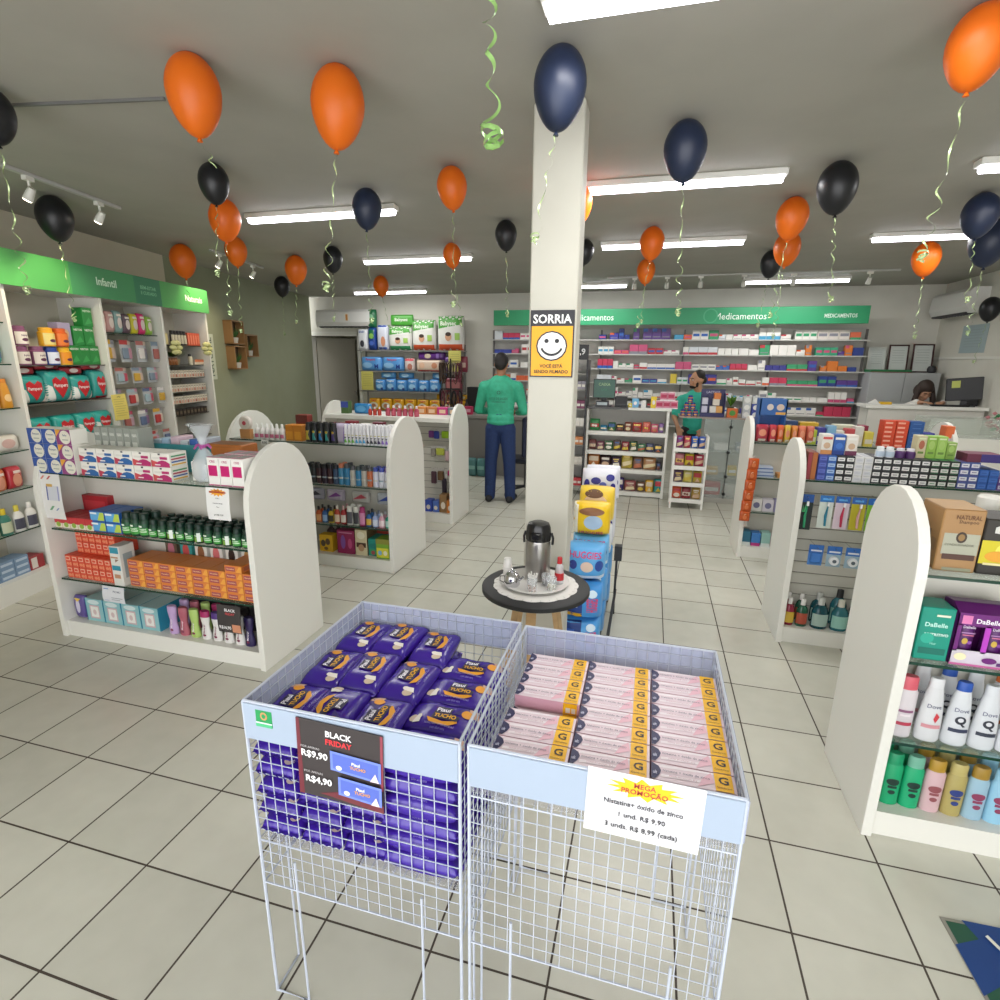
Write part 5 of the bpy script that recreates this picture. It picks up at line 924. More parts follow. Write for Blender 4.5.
shn = ['top', 'second', 'third', 'fourth', 'fifth', 'sixth']
for si, z in enumerate(MZ):
    x = -3.05; i = 0
    while x < 2.28:
        if -2.15 < x < -1.62: x = -1.38
        n_same = rm.choice([1, 1, 2, 3]); 
        # colour choices follow the zones of the photograph
        if si == 0 and -1.4 < x < -.6: c = rm.choice([('#3a3a9a', 'indigo'), ('#5a3a84', 'purple'), ('#2a3a8a', 'dark blue')])
        elif si in (1, 2, 3) and x > 1.45: c = rm.choice([('#3aa07a', 'green'), ('#d8782a', 'orange'), ('#5a3a8a', 'purple'), ('#2a3f8a', 'dark blue')])
        elif si == 0 and x > 1.4: c = rm.choice([('#d86a4a', 'orange'), ('#6a4a9a', 'purple'), ('#c9b03a', 'mustard'), ('#e0d8d0', 'white')])
        elif si == 3 and .2 < x < 1: c = ('#e2e2da', 'white')
        elif si == 1 and x < -.7: c = rm.choice([('#3a4aa0', 'blue'), ('#e4e2dc', 'white'), ('#c8507a', 'pink')])
        else: c = rm.choice(pal) if si < 4 else rm.choice(pal[:16] + pal)
        w_ = rm.choice([.075, .09, .11, .13]); h_ = rm.choice([.06, .075, .09, .11, .14] if si else [.07, .1, .13, .16]); st = rm.randrange(4); ac = rm.choice(acs)
        for q in range(n_same):
            if x + w_ > 2.3: x = 3; break
            place(medbox(c[0], w_, h_, ac, st), (x + w_ / 2, 7.38, z), f'{c[1]} medicine box, {ORD[i]} on {shn[si]} shelf of the medicine wall', 'medicine box', 'medicine boxes on the wall shelving'); i += 1; cntm += 1
            x += w_ + .004
        x += .004 if rm.random() < .8 else .05
print('MED', cntm)
rv = random.Random(31)
def snackdec():
    a_ = rv.choice(['#c9a88a', '#d8c8a0', '#b86a4a', '#e0d8c8', '#7a4a3a', '#c8b040']); b_ = rv.choice(['#d8d0c4', '#c8b8a0', '#e0c060', '#b0303a', '#3a5a8a'])
    return rv.choice([(('e', .5, .32, .34, .18, a_), ('r', .15, .66, .85, .84, b_)), (('p', ((.1, .1), (.9, .2), (.8, .5), (.2, .42)), a_), ('r', .2, .72, .8, .82, b_), ('r', .3, .58, .7, .64, b_)), (('r', .08, .3, .92, .6, b_), ('e', .35, .45, .16, .1, a_), ('e', .62, .42, .14, .1, a_)), (('p', ((0, .1), (1, .35), (1, .6), (0, .4)), a_), ('r', .2, .74, .75, .86, b_)), (('r', .1, .5, .9, .86, b_), ('p', ((.2, .1), (.8, .1), (.5, .42)), a_))])
# ================= cashier shelving =================
t = empty('counter_shelving', (-.80, 5.62, 0), 0, 'white counter shelving stocked with snack packs under the cashier desk', 'counter')
a, b = -.52, .50
for x in (a, b - .03): m = MB(); m.box(x, x + .03, 0, .36, 0, 1.12, WHITE); m.obj('side_panel', t)
m = MB(); m.box(a, b, .34, .36, 0, 1.12, M('#cac7bf', .5)); m.obj('back_panel', t)
CZ = [.06, .355, .585, .835]
for z in CZ: m = MB(); m.box(a + .03, b - .03, 0, .34, z - .05, z, WHITE); m.obj('shelf', t)
m = MB(); m.box(a - .02, b + .02, -.02, .40, 1.12, 1.145, M('#3a3836', .3)); m.box(-.0, b + .02, -.024, -.02, 1.115, 1.147, WHITE); m.obj('counter_top', t)
sc = [[('#a8365a', 'raspberry', .17, .13), ('#2f6f8a', 'teal', .14, .12), ('#3a2a6a', 'violet', .13, .17), ('#8a4a4a', 'brown', .16, .14), ('#6a4a3a', 'dark brown', .11, .13), ('#d3a32a', 'yellow', .11, .16), ('#1f8a8a', 'turquoise', .12, .18)],
      [('#a8642a', 'orange', .16, .17), ('#3a2226', 'dark', .15, .16), ('#4a3a50', 'violet-grey', .13, .15), ('#b09a3a', 'mustard', .15, .20), ('#7a5a4a', 'brown', .13, .16), ('#a87a52', 'tan', .17, .16), ('#4a4250', 'slate', .06, .10)],
      [('#6a3a3a', 'maroon', .10, .13), ('#7a4a5a', 'dusty', .10, .11), ('#4a6a4a', 'green', .11, .12), ('#5a4a4a', 'grey-brown', .10, .13), ('#8a3a44', 'red', .10, .12), ('#3f5a3f', 'dark green', .10, .13), ('#4a7a5a', 'mint', .10, .10), ('#4a4f6a', 'slate', .10, .11), ('#3a3f5a', 'navy', .10, .10)],
      [('#2f7a44', 'green', .14, .15), ('#2f7fa0', 'blue', .10, .07), ('#3a6a44', 'leaf green', .11, .11), ('#4a3a34', 'brown', .11, .09), ('#7a3a2a', 'red-brown', .10, .12), ('#a02f34', 'red', .13, .12), ('#c86a5a', 'salmon', .11, .13), ('#c8627a', 'pink', .10, .11), ('#8a6aa0', 'lilac', .07, .12)]]
lv = ['bottom', 'third', 'second', 'top']
for k, row in enumerate(sc):
    x = -1.28 + (.05 if k == 0 else 0)
    for i, (c_, n_, w_, h_) in enumerate(row):
        w_ *= .93 / sum(r_[2] for r_ in row)
        place(pack(w_ - .006, .09, h_, c_, snackdec()), (x + w_ / 2, 5.66, CZ[k]), f'{n_} snack pack, {ORD[i]} on {lv[k]} shelf under the cashier desk', 'snack pack', 'snack packs under the cashier desk'); x += w_
# monitor CAIXA
t = empty('cashier_monitor', (-1.12, 5.72, 1.145), 0, 'dark monitor with green screen reading CAIXA on the cashier desk', 'monitor')
m = MB(); m.cbox(-.14, .14, -.01, .02, .10, .34, .004, BLACK); m.decal(lambda p, q, e: (-.13 + p, -.01 - e, .11 + q), .26, .22, [('r', 0, 0, 1, 1, M('#0f4a38', .3, 0, 1, .25)), ('t', 'CAIXA', .5, .75, .16, .6, '#9ab88a'), ('t', 'LIVRE', .5, .45, .1, .4, '#2f7a5a')]); m.obj('screen', t)
m = MB(); m.box(-.03, .03, 0, .02, .01, .12, BLACK); m.box(-.10, .10, -.07, .08, 0, .012, BLACK); m.obj('stand', t)
place(carton(.15, .12, .13, '#17171a', (('r', .1, .2, .9, .3, '#3a3a3e'),)), (-.90, 5.66, 1.145), 'black receipt printer on the cashier desk beside the monitor', 'printer')
place(carton(.16, .1, .07, '#2a2a2e', (('r', .1, .3, .9, .8, '#a8b4b8'),)), (-1.13, 5.61, 1.145), 'dark card holder with pale cards before the cashier monitor', 'card holder')
for i, (c_, x, w_, h_, n_) in enumerate((('#d3c02a', -.83 + .05, .05, .05, 'yellow'), ('#6fb0d8', -.72, .08, .11, 'light blue'), ('#dcdcd8', -.62, .06, .09, 'white'), ('#e3c52a', -.50, .07, .14, 'bright yellow'))): place(carton(w_, .06, h_, c_, (('e', .5, .5, .25, .2, '#e6e2da'),)), (x, 5.63, 1.145), f'{n_} small carton standing on the cashier desk', 'box')
for l, n_ in enumerate((3, 2)):
    for i in range(n_): place(carton(.085, .1, .10, '#c8788f', (('r', .1, .3, .9, .7, '#a8204a'), ('r', 0, .9, 1, 1, '#e8d8dc'), ('r', 0, 0, 1, .1, '#e8d8dc'))), (-.43 + .087 * i + (.045 if l else 0), 5.62, 1.145 + l * .101), f'pink carton, {ORD[i]} in {("lower", "upper")[l]} row of the pink pyramid on the cashier desk', 'box', 'pink cartons on the cashier desk')
# black tall rack with price header
t = empty('tall_rack', (-1.42, 5.50, 0), 0, 'tall narrow black rack of small goods left of the cashier shelving', 'rack')
for x in (-.10, .085): m = MB(); m.box(x, x + .02, 0, .3, 0, 1.72, BLACK); m.obj('side_panel', t)
m = MB(); m.box(-.08, .085, .27, .29, .1, 1.72, M('#b9b6ae', .5)); m.obj('back_panel', t)
m = MB(); m.box(-.10, .105, -.02, .0, 1.72, 1.90, M('#1e1e22', .4)); m.decal(lambda p, q, e: (-.1 + p, -.02 - e, 1.72 + q), .205, .18, [('t', '1,9', .55, .5, .4, .5, '#d8d8d8')]); m.obj('header', t, label='black header with white price digits')
for z in (.12, .4, .66, .90, 1.12, 1.36, 1.55): m = MB(); m.box(-.08, .085, 0, .27, z - .012, z, M('#8a8880', .4)); m.obj('shelf', t)
for k, (z, c_) in enumerate(zip((.12, .40, .66, .90, 1.12, 1.36), ('#b8343a', '#cfc8bc', '#c8804a', '#d8d4cc', '#7a3a5a', '#8f8a94'))):
    for i in range(3): place(carton(.05, .07, .10, c_, (('r', .1, .3, .9, .6, '#d9d4ca'),)), (-1.47 + i * .053, 5.53, z), f'small carton, {ORD[i]} on {("bottom", "second-lowest", "third-lowest", "fourth-lowest", "fifth-lowest", "top stocked")[k]} shelf of the black rack', 'box', 'cartons in the tall black rack')
# white wire snack caddy
t = empty('snack_stand', (-.045, 5.18, 0), 0, 'narrow white ladder stand of snack bags before the cashier', 'snack stand')
for x in (-.19, .17):
    m = MB(); m.box(x, x + .022, 0, .02, 0, .87, WHITE2); m.box(x, x + .022, .28, .30, 0, .87, WHITE2); m.box(x, x + .022, .02, .28, .85, .87, WHITE2); m.box(x, x + .022, .02, .28, .1, .12, WHITE2); m.obj('side_frame', t)
SZ = [.11, .31, .51, .72]
for z in SZ: m = MB(); m.box(-.17, .17, 0, .28, z - .012, z, M('#cfceca', .4)); m.box(-.17, .17, -.004, 0, z - .035, z + .012, WHITE2); m.obj('tray', t)
sn = [[('#c8502a', 'orange-red'), ('#8a2a34', 'dark red'), ('#a8883a', 'ochre')], [('#5a3f5a', 'plum'), ('#c9bf6a', 'pale yellow'), ('#a8922a', 'olive')], [('#b8707a', 'pink-brown'), ('#c9b32a', 'yellow'), ('#a02844', 'crimson')], [('#7a2a6a', 'purple'), ('#a83a4a', 'red'), ('#2f5fb0', 'blue'), ('#234a9a', 'deep blue')]]
for k, row in enumerate(sn):
    n_ = len(row)
    for i, (c_, nm) in enumerate(row): place(pack(.33 / n_ - .006, .08, .145, c_, snackdec()), (-.045 - .165 + .33 * (i + .5) / n_, 5.23, SZ[k]), f'{nm} snack bag, {ORD[i]} on {("bottom", "second-lowest", "second-highest", "top")[k]} tray of the ladder stand', 'snack bag', 'snack bags on the ladder stand')
# glass display counter
t = empty('glass_counter', (.28, 5.62, 0), 0, 'glass display counter with black joints right of the cashier shelving', 'glass counter')
GP = M('#c3d0cc', .05, 0, .22)
m = MB(); m.box(-.16, .80, .0, .006, .06, 1.04, GP); m.obj('front_glass', t)
for z in (.32, .64): m = MB(); m.box(-.16, .80, .01, .4, z - .006, z, GP); m.obj('glass_shelf', t)
m = MB(); m.box(-.46, .80, 0, .42, 1.04, 1.055, M('#9a8a80', .3)); m.obj('counter_top', t)
m = MB(); m.box(-.16, .80, .0, .42, .0, .06, M('#a8a69e', .5)); m.obj('base', t)
m = MB(); m.box(-.16, .80, .40, .42, .06, 1.04, M('#bfc0b8', .5)); m.obj('back_panel', t)
for x in (.14, .7):
    m = MB(); m.box(x - .004, x + .004, -.008, 0, .06, 1.04, '#3a3a3a'); m.obj('rod', t)
    for z in (.12, .34, .64, .95): m = MB(); m.T = Matrix.Translation((x, -.008, z)) @ Matrix.Rotation(PI / 2, 4, 'X'); m.lathe([(.02, 0), (.02, .012)], '#141414', 12); m.obj('glass_joint', t)
for i, (c_, n_, x, z, w_, h_) in enumerate((('#b84a4a', 'red', .30, .06, .2, .16), ('#d8d4cc', 'white', .52, .06, .16, .14), ('#c9a86a', 'tan', .28, .32, .14, .1), ('#c9b03a', 'yellow', .52, .32, .1, .12), ('#d8d6d0', 'white', .36, .64, .16, .08), ('#9aa0a8', 'grey', .60, .64, .14, .1))): place(carton(w_, .1, h_, c_, (('r', .1, .3, .9, .6, '#d9d6d0'),)), (x, 5.80, z if z > .1 else .06), f'{n_} carton, {NTH[i]} behind the glass of the display counter', 'box')
jar = bottle('pill', .085, .032, '#c8782a', '#1f3a8a', '#23408f', (('e', .5, .4, .3, .2, '#d8a03a'),), 'candy_jar', 1, False)
for l, n_ in enumerate((3, 2, 1)):
    for i in range(n_): place(jar, (-.06 - .06 + i * .072 + l * .036 - .02, 5.70, 1.055 + l * .085), f'orange candy jar with blue lid, {ORD[i]} in {("bottom", "middle", "top")[l]} row of the jar pyramid', 'jar', 'candy jars in a pyramid')
t = empty('counter_display', (.20, 5.70, 1.055), 0, 'dark blue candy display with header between jar pyramid and glass case', 'display box')
m = MB(); NB = M('#2a2a5a', .4); m.box(-.14, .14, .1, .11, 0, .33, NB); m.box(-.14, -.13, 0, .1, 0, .28, NB); m.box(.13, .14, 0, .1, 0, .28, NB); m.box(-.13, .13, 0, .1, 0, .05, NB); m.box(-.06, -.05, 0, .1, .05, .25, NB)
m.decal(lambda p, q, e: (-.14 + p, .1 - e, .26 + q), .28, .07, [('t', 'LACTASE', .5, .5, .4, .6, '#b8b8d0')]); m.obj('stand', t)
m = MB()
for i, (x, z, c_) in enumerate(((-.095, .05, '#c9c6d8'), (-.095, .15, '#d0d0dc'), (.0, .05, '#d8d6cf'), (.07, .05, '#d8a05a'), (.03, .14, '#d8cfc0'), (.04, .21, '#d07a3a'))): m.cbox(x - .035, x + .045, .02, .08, z, z + .08, .004, c_)
m.obj('packets', t)
place(carton(.12, .08, .11, '#c8642a', (('e', .5, .5, .3, .3, '#4a8a3a'),)), (.43, 5.70, 1.055), 'orange candy carton right of the dark blue candy display', 'box')
t = empty('potted_plant', (.42, 5.83, 1.055), 0, 'tiny potted plant behind the orange candy carton', 'plant')
m = MB(); m.lathe([(.03, 0), (.04, .12), (.035, .12)], '#3a4a2a', 12); m.obj('pot', t); m = MB()
for k in range(14): aa = k * 2.4; m.add([(0, 0, .12), (.05 * math.cos(aa), .05 * math.sin(aa), .2), (.06 * math.cos(aa + .3), .06 * math.sin(aa + .3), .24 + .01 * (k % 4)), (.02 * math.cos(aa + .6), .02 * math.sin(aa + .6), .22)], [(0, 1, 2, 3)], '#5a8a2f')
m.obj('leaves', t)
for i in range(2):
    for l in range(3): place(carton(.09, .09, .085, ('#b9bcc0', '#3a4a9a')[i] if l != 2 else '#c3c6c2', (('e', .5, .5, .35, .35, '#dcdcd8'),)), (.585 + i * .1, 5.70, 1.055 + l * .086), f'round-print carton, {("left", "right")[i]} pile, {LEV[l]} layer, right end of the glass counter', 'box', 'round-print cartons on the glass counter')
# ================= grey counter behind the standing man =================
t = empty('service_desk', (-2.6, 6.35, 0), 0, 'low grey service desk behind the standing man', 'desk')
m = MB(); m.box(-.68, .75, 0, .5, .0, .86, M('#77746f', .6)); m.obj('desk_front', t); m = MB(); m.box(-.70, .78, -.03, .53, .86, .90, M('#8a8781', .45)); m.obj('desk_top', t)
for i in range(3): place(pack(.13, .12, .28, M('#5a8a8a', .2, 0, .85), (('r', .1, .4, .9, .6, '#7aa8a0'),)), (-3.06 + i * .14, 6.18, 0), f'teal shrink-wrapped water pack, {ORD[i]} on the floor by the grey desk', 'water pack', 'water packs by the grey desk')
place(carton(.13, .1, .12, '#b02450', (('r', .1, .3, .9, .7, '#d8a0b0'),)), (-3.20, 6.42, .90), 'crimson carton on the grey desk left of the standing man', 'box')
place(bottle('wash', .22, .03, '#2a1a1e', '#17171a', None, (), 'bottle', 1, False), (-3.26, 6.56, .90), 'dark bottle beside the crimson carton on the grey desk', 'bottle')
t = empty('office_chair', (-2.03, 5.30, 0), 0, 'dark office chair with jacket on its back beside the standing man', 'chair')
m = MB(); m.cbox(-.2, .2, -.2, .2, .44, .50, .02, M('#1c1f2a', .7)); m.obj('seat', t); m = MB(); m.cbox(-.02, .03, -.2, .2, .52, 1.02, .02, M('#1b2138', .8)); m.obj('backrest', t)
m = MB(); m.tube([(0, 0, .1), (0, 0, .44)], .025, '#2a2a2c', 8); m.obj('post', t)
for k in range(5): aa = 2 * PI * k / 5; m = MB(); m.tube([(0, 0, .12), (.27 * math.cos(aa), .27 * math.sin(aa), .07)], .016, '#2a2a2c', 6); m.lathe([(.001, 0), (.025, .01), (.025, .04), (.001, .05)], '#141416', 8, c=(.27 * math.cos(aa), .27 * math.sin(aa), 0)); m.obj('leg', t)
# ================= diaper shelving on the back wall =================
t = empty('diaper_shelving', (-4.5, 7.42, 0), 0, 'white back-wall shelving stocked with diapers beside the dark doorway', 'shelving')
for z in (1.85, 1.50, 1.155, .81, .5): m = MB(); m.box(-1.06, .90, 0, .2, z - .015, z, M('#8f8e8a', .4)); m.obj('shelf', t)
for x in (-1.0, .1, .86): m = MB(); m.box(x - .015, x + .015, .19, .21, .3, 1.95, M('#8a8984', .4)); m.obj('upright', t)
gd = (('r', 0, .62, 1, 1, '#4a9a3a'), ('p', ((0, .62), (1, .75), (1, .62)), '#dcdcd6'), ('t', 'Babysec', .45, .76, .12, .6, '#e8efe0'), ('r', 0, 0, 1, .18, '#c8502a'), ('e', .45, .4, .12, .13, '#c99a7a'), ('e', .45, .47, .11, .06, '#3a2a20'), ('r', .7, .3, .88, .5, '#9ac05a'))
gd2 = gd[:3] + (('r', 0, 0, 1, .18, '#2f8f5a'),) + gd[4:]
y0 = 7.44
place(pack(.19, .14, .36, '#d8dade', (('t', 'BABY', .5, .85, .1, .6, '#3a5a9a'), ('e', .5, .3, .2, .16, '#3a3a44'))), (-5.47, y0, 1.85), 'white and grey diaper pack at left end of back-wall top shelf', 'diaper pack')
place(pack(.15, .14, .38, '#1f3f8a', (('r', 0, .5, 1, 1, '#1f6a3f'), ('e', .5, .62, .3, .12, '#8ac05a'), ('e', .5, .3, .3, .1, '#4a6ac0'))), (-5.29, y0, 1.85), 'blue and green pack standing second on back-wall top shelf', 'diaper pack')
place(pack(.16, .12, .30, '#1f6a44', (('e', .5, .6, .3, .12, '#7ab08a'),)), (-5.29, y0 + .01, 2.23), 'green pack balanced on the blue and green one, back-wall top shelf', 'diaper pack')
place(pack(.21, .14, .42, '#c8ccd8', (('r', 0, 0, 1, .12, '#2a4a9a'), ('e', .6, .35, .2, .2, '#c88a6a'), ('r', 0, .92, 1, 1, '#3a5ab0'))), (-5.09, y0, 1.85), 'white diaper pack with blue edges and baby, back-wall top shelf', 'diaper pack')
for i, (x, w_, h_, d_, n_) in enumerate(((-4.76, .42, .40, gd2, 'green-footed, left'), (-4.32, .42, .50, gd, 'orange-footed, middle'), (-3.84, .46, .56, gd, 'orange-footed, right'))): place(pack(w_, .17, h_, '#dcdcd6', d_), (x, y0 - .02, 1.85), f'large green and white diaper pack, {n_}, back-wall top shelf', 'diaper pack', 'large green and white diaper packs')
place(pack(.42, .08, .18, '#4a9a3a', (('t', 'Babysec', .5, .5, .3, .6, '#dfe8d8'),)), (-4.72, y0 + .01, 2.255), 'green diaper pack lying above the green-footed one', 'diaper pack')
bd = (('t', 'Pampers', .5, .78, .16, .6, '#b83a5a'), ('t', 'M', .78, .32, .3, .2, '#1f3a8a'), ('e', .35, .4, .25, .2, '#8fc0e8'))
for i, x in enumerate((-5.33, -4.92)): place(pack(.40, .16, .24, '#5a9ad8', bd), (x, y0, 1.50), f'light blue diaper pack marked M, {("left", "right")[i]} of two, back-wall second shelf', 'diaper pack', 'light blue M diaper packs')
place(pack(.18, .14, .22, '#d8ccc8', (('r', 0, .8, 1, 1, '#c83a4a'), ('e', .6, .35, .25, .25, '#b87a6a'))), (-4.60, y0, 1.50), 'small white and red diaper pack, back-wall second shelf', 'diaper pack')
place(pack(.50, .16, .20, '#d9c3b0', (('r', 0, 0, 1, .12, '#b82a34'), ('e', .25, .5, .1, .25, '#e0b89a'), ('e', .7, .5, .1, .25, '#c98a6a'))), (-4.23, y0, 1.50), 'wide beige diaper pack with babies, back-wall second shelf', 'diaper pack')
place(pack(.50, .14, .13, '#5a2a7a', (('e', .4, .5, .12, .3, '#c8b8a0'), ('r', .7, .2, .8, .8, '#8a6ab0'))), (-4.20, y0 + .01, 1.695), 'purple pack lying on the wide beige diaper pack', 'diaper pack')
for i, c_ in enumerate(('#6a4a8a', '#8a3a4a')): place(pack(.20, .12, .26, c_, (('r', .1, .3, .9, .6, '#c9b0a0'),)), (-3.86 + i * .2, y0 + .02, 1.50), f'{("purple", "dark red")[i]} diaper pack behind the yellow notice, back-wall second shelf', 'diaper pack')
for i in range(6): place(pack(.20, .14, .20 + .02 * (i % 2), '#4f92d0', (('t', 'Huggies', .5, .8, .14, .7, '#d8e4f0'), ('e', .5, .4, .3, .2, '#9cc8ea'), ('r', .6, .1, .8, .3, '#24408f'))), (-5.17 + i * .206, y0, 1.155), f'blue diaper pack, {ORD[i]} on back-wall third shelf', 'diaper pack', 'blue diaper packs on the third shelf')
for i, x in enumerate((-5.02, -4.68, -4.05)): place(pack(.28, .12, .10, '#5aa0dc', (('e', .5, .5, .25, .3, '#a8d0ee'),)), (x, y0 + .01, 1.38), f'blue diaper pack lying, {ORD[i]}, on top of the third-shelf packs', 'diaper pack', 'blue packs lying on the third shelf')
place(pack(.3, .12, .26, '#7a3a44', (('r', .1, .3, .9, .7, '#a86a6a'),)), (-3.80, y0, 1.155), 'dark red pack at the right end of back-wall third shelf', 'diaper pack')
for i in range(8): place(pack(.22, .14, .22, '#d8a31c', (('e', .5, .4, .36, .28, '#d8d4c0'), ('e', .5, .4, .2, .16, '#b87a5a'), ('t', 'Huggies', .5, .83, .12, .7, '#b83a3a'))), (-5.30 + i * .232, y0, .81), f'yellow diaper pack, {ORD[i]} on back-wall fourth shelf', 'diaper pack', 'yellow diaper packs on the fourth shelf')
for i in range(2): place(pack(.3, .12, .09, '#d8a31c', (('e', .5, .5, .2, .3, '#e0d4b0'),)), (-3.97 + i * .33, y0 + .01, 1.035), f'yellow diaper pack lying, {("left", "right")[i]} one, on top of the yellow row', 'diaper pack', 'yellow packs lying on the row')
paper('paper_notice', -3.86, -3.64, 1.51, 1.85, 7.405, M('#cfc86a', .6), tuple(('r', .12, .82 - .1 * k, .88, .835 - .1 * k, '#9a944a') for k in range(7)), 'yellow notice hanging from right end of the diaper shelving')
paper('paper_notice', -5.50, -5.27, 1.17, 1.49, 7.405, M('#cfc86a', .6), tuple(('r', .12, .82 - .1 * k, .88, .835 - .1 * k, '#9a944a') for k in range(7)), 'yellow notice hanging at the left end of the diaper shelving')
# spinner with hair accessories
t = empty('accessory_spinner', (-3.62, 6.85, 0), 0, 'dark wire spinner of hair accessories before the diaper shelving', 'spinner rack')
m = MB(); m.tube([(0, 0, .0), (0, 0, 1.72)], .012, '#1a1a1c', 8); m.obj('post', t)
m = MB(); m.lathe([(.20, 0), (.20, .02), (.05, .03)], '#1a1a1c', 20); m.obj('base', t)
for z in (1.68, 1.25, .85, .5): m = MB(); n = 24; m.tube([(.17 * math.cos(2 * PI * k / n), .17 * math.sin(2 * PI * k / n), z) for k in range(n + 1)], .005, '#1a1a1c', 5); [m.tube([(0, 0, z), (.17 * math.cos(q * PI / 3), .17 * math.sin(q * PI / 3), z)], .004, '#1a1a1c', 5) for q in range(6)]; m.obj('ring', t)
ra = random.Random(3); an = ['black', 'brown', 'wine', 'tortoiseshell', 'dark red', 'pale']
for k in range(54):
    aa = 2 * PI * k / 18 + .1; z = (1.66, 1.23, .83)[k // 18]; L_ = ra.uniform(.12, .34); c_ = ra.choice(['#141416', '#2a1a18', '#5a2430', '#4a3424', '#6a2a3a', '#8a7a70'])
    m = MB(); m.T = Matrix.Translation((.175 * math.cos(aa), .175 * math.sin(aa), z)) @ Matrix.Rotation(aa + PI / 2, 4, 'Z')
    n = 12; pts = [(.032 * math.sin(2 * PI * q / n), .0, -L_ * .5 + L_ * .5 * math.cos(2 * PI * q / n)) for q in range(n + 1)]; m.tube(pts, ra.uniform(.006, .013), c_, 5); m.obj('hair_accessory', t)
place(carton(.22, .16, .42, '#141417'), (-3.30, 7.03, .86), 'black bag standing at the right of the accessory spinner', 'bag')
t = MB(); t.box(-3.42, -3.18, 7.0, 7.2, .0, .86, M('#6a6863', .6)); tag(t.obj('plinth'), 'grey plinth under the black bag beside the accessory spinner', 'plinth')
CTX[0] = 'baby_product_carton'
# ================= left wall unit goods =================
def LU(proto, s_, z, lab, cat, grp=None, dep=.06, rz=0):
    p = TL @ Vector((s_, dep, z)); return place(proto, tuple(p), lab, cat, grp, RL + rz)
can_n = carton
U = 'green-signed wall unit'
tin = lambda b_, l_, nm: bottle('spray', .135, .052, b_, b_, l_, (('t', nm, .5, .7, .16, .5, '#5a3a5a'), ('e', .5, .35, .2, .14, '#5a2a4a')), 'formula_tin', 1, False)
for i, s_ in enumerate((.60, .73)): LU(tin('#7a4a6a', '#cfc8c0', 'NAN'), s_, 1.63, f'purple formula tin, {("left", "right")[i]} of two, first full bay of {U}', 'tin', 'purple formula tins')
LU(tin('#7a4a6a', '#d8d2ca', 'NAN'), .61, 1.768, 'purple formula tin stacked on the left purple tin', 'tin')
LU(tin('#24408f', '#cfd6e6', ''), .85, 1.63, f'blue and white formula tin beside the purple ones, {U}', 'tin'); LU(tin('#d8a81c', '#d88a1c', ''), .965, 1.63, f'yellow formula tin, lower one, {U}', 'tin')
LU(tin('#d8a024', '#d8c87a', ''), .84, 1.768, 'yellow-topped formula tin stacked on the blue tin', 'tin'); LU(tin('#c85a1c', '#d8742a', ''), .96, 1.768, 'orange formula tin stacked on the yellow tin', 'tin')
gb = carton(.10, .09, .15, '#23813a', (('t', 'NESTON', .5, .82, .10, .8, '#dfe8dc'), ('p', ((.1, .1), (.9, .2), (.6, .5)), '#3a9a50')), name='cereal_box')
for i in range(3): LU(gb, 1.08 + i * .102, 1.63, f'green cereal carton, {ORD[i]} in the lower row of {U}', 'box', 'green cereal cartons')
LU(carton(.12, .08, .17, '#9a93b0', (('e', .6, .5, .2, .2, '#c8a88a'),)), 1.02, 1.768 + .013, 'greyish-lilac carton between orange tin and green cartons', 'box')
for i, (x, z) in enumerate(((1.15, 1.781), (1.26, 1.781), (1.27, 1.932))): LU(gb, x, z, f'green cereal carton, {("second row left", "second row right", "topmost")[i]}, {U}', 'box', 'green cereal cartons stacked above')
hrt = (('p', ((.5, .12), (.22, .5), (.22, .72), (.36, .8), (.5, .68), (.64, .8), (.78, .72), (.78, .5)), '#b81c24'), ('t', 'Pampers', .5, .52, .11, .5, '#e8dcdc'), ('r', 0, 0, 1, .1, '#a81c28'))
hq = (('p', ((.5, .12), (.22, .5), (.22, .72), (.36, .8), (.5, .68), (.64, .8), (.78, .72), (.78, .5)), '#b81c24'), ('t', 'Pampers', .5, .52, .11, .5, '#e8dcdc'), ('p', ((.0, .0), (.3, .0), (.18, .5), (.0, .6)), '#d8dcd8'), ('p', ((.72, .0), (1, .0), (1, .4), (.85, .3)), '#e0d4cc'))
for i, (s_, w_, h_) in enumerate(((.63, .23, .21), (.86, .24, .24), (1.08, .20, .20), (1.27, .15, .235))): LU(pack(w_, .14, h_, '#2a8f8a', hq if i != 3 else hrt, 'diaper_pack'), s_, 1.35, f'teal diaper pack with red heart, {ORD[i]}, upper diaper shelf of {U}', 'diaper pack', 'teal diaper packs on the upper diaper shelf', .03)
for i, s_ in enumerate((.64, .86, 1.07, 1.25)): LU(pack(.20, .14, .19, '#2a9a92', hq, 'diaper_pack'), s_, 1.06, f'teal diaper pack with red heart, {ORD[i]}, lower diaper shelf of {U}', 'diaper pack', 'teal diaper packs on the lower diaper shelf', .03)
for i, s_ in enumerate((.62, .84, 1.06, 1.27)): LU(pack(.21, .08, .06, '#a82a34', (('e', .5, .5, .2, .3, '#d8c8c0'),), 'diaper_pack'), s_, 1.35 + (.212, .245, .205, .238)[i], f'red pack lying, {ORD[i]}, on top of the teal diaper packs', 'diaper pack', 'red packs lying on the teal ones', .08)
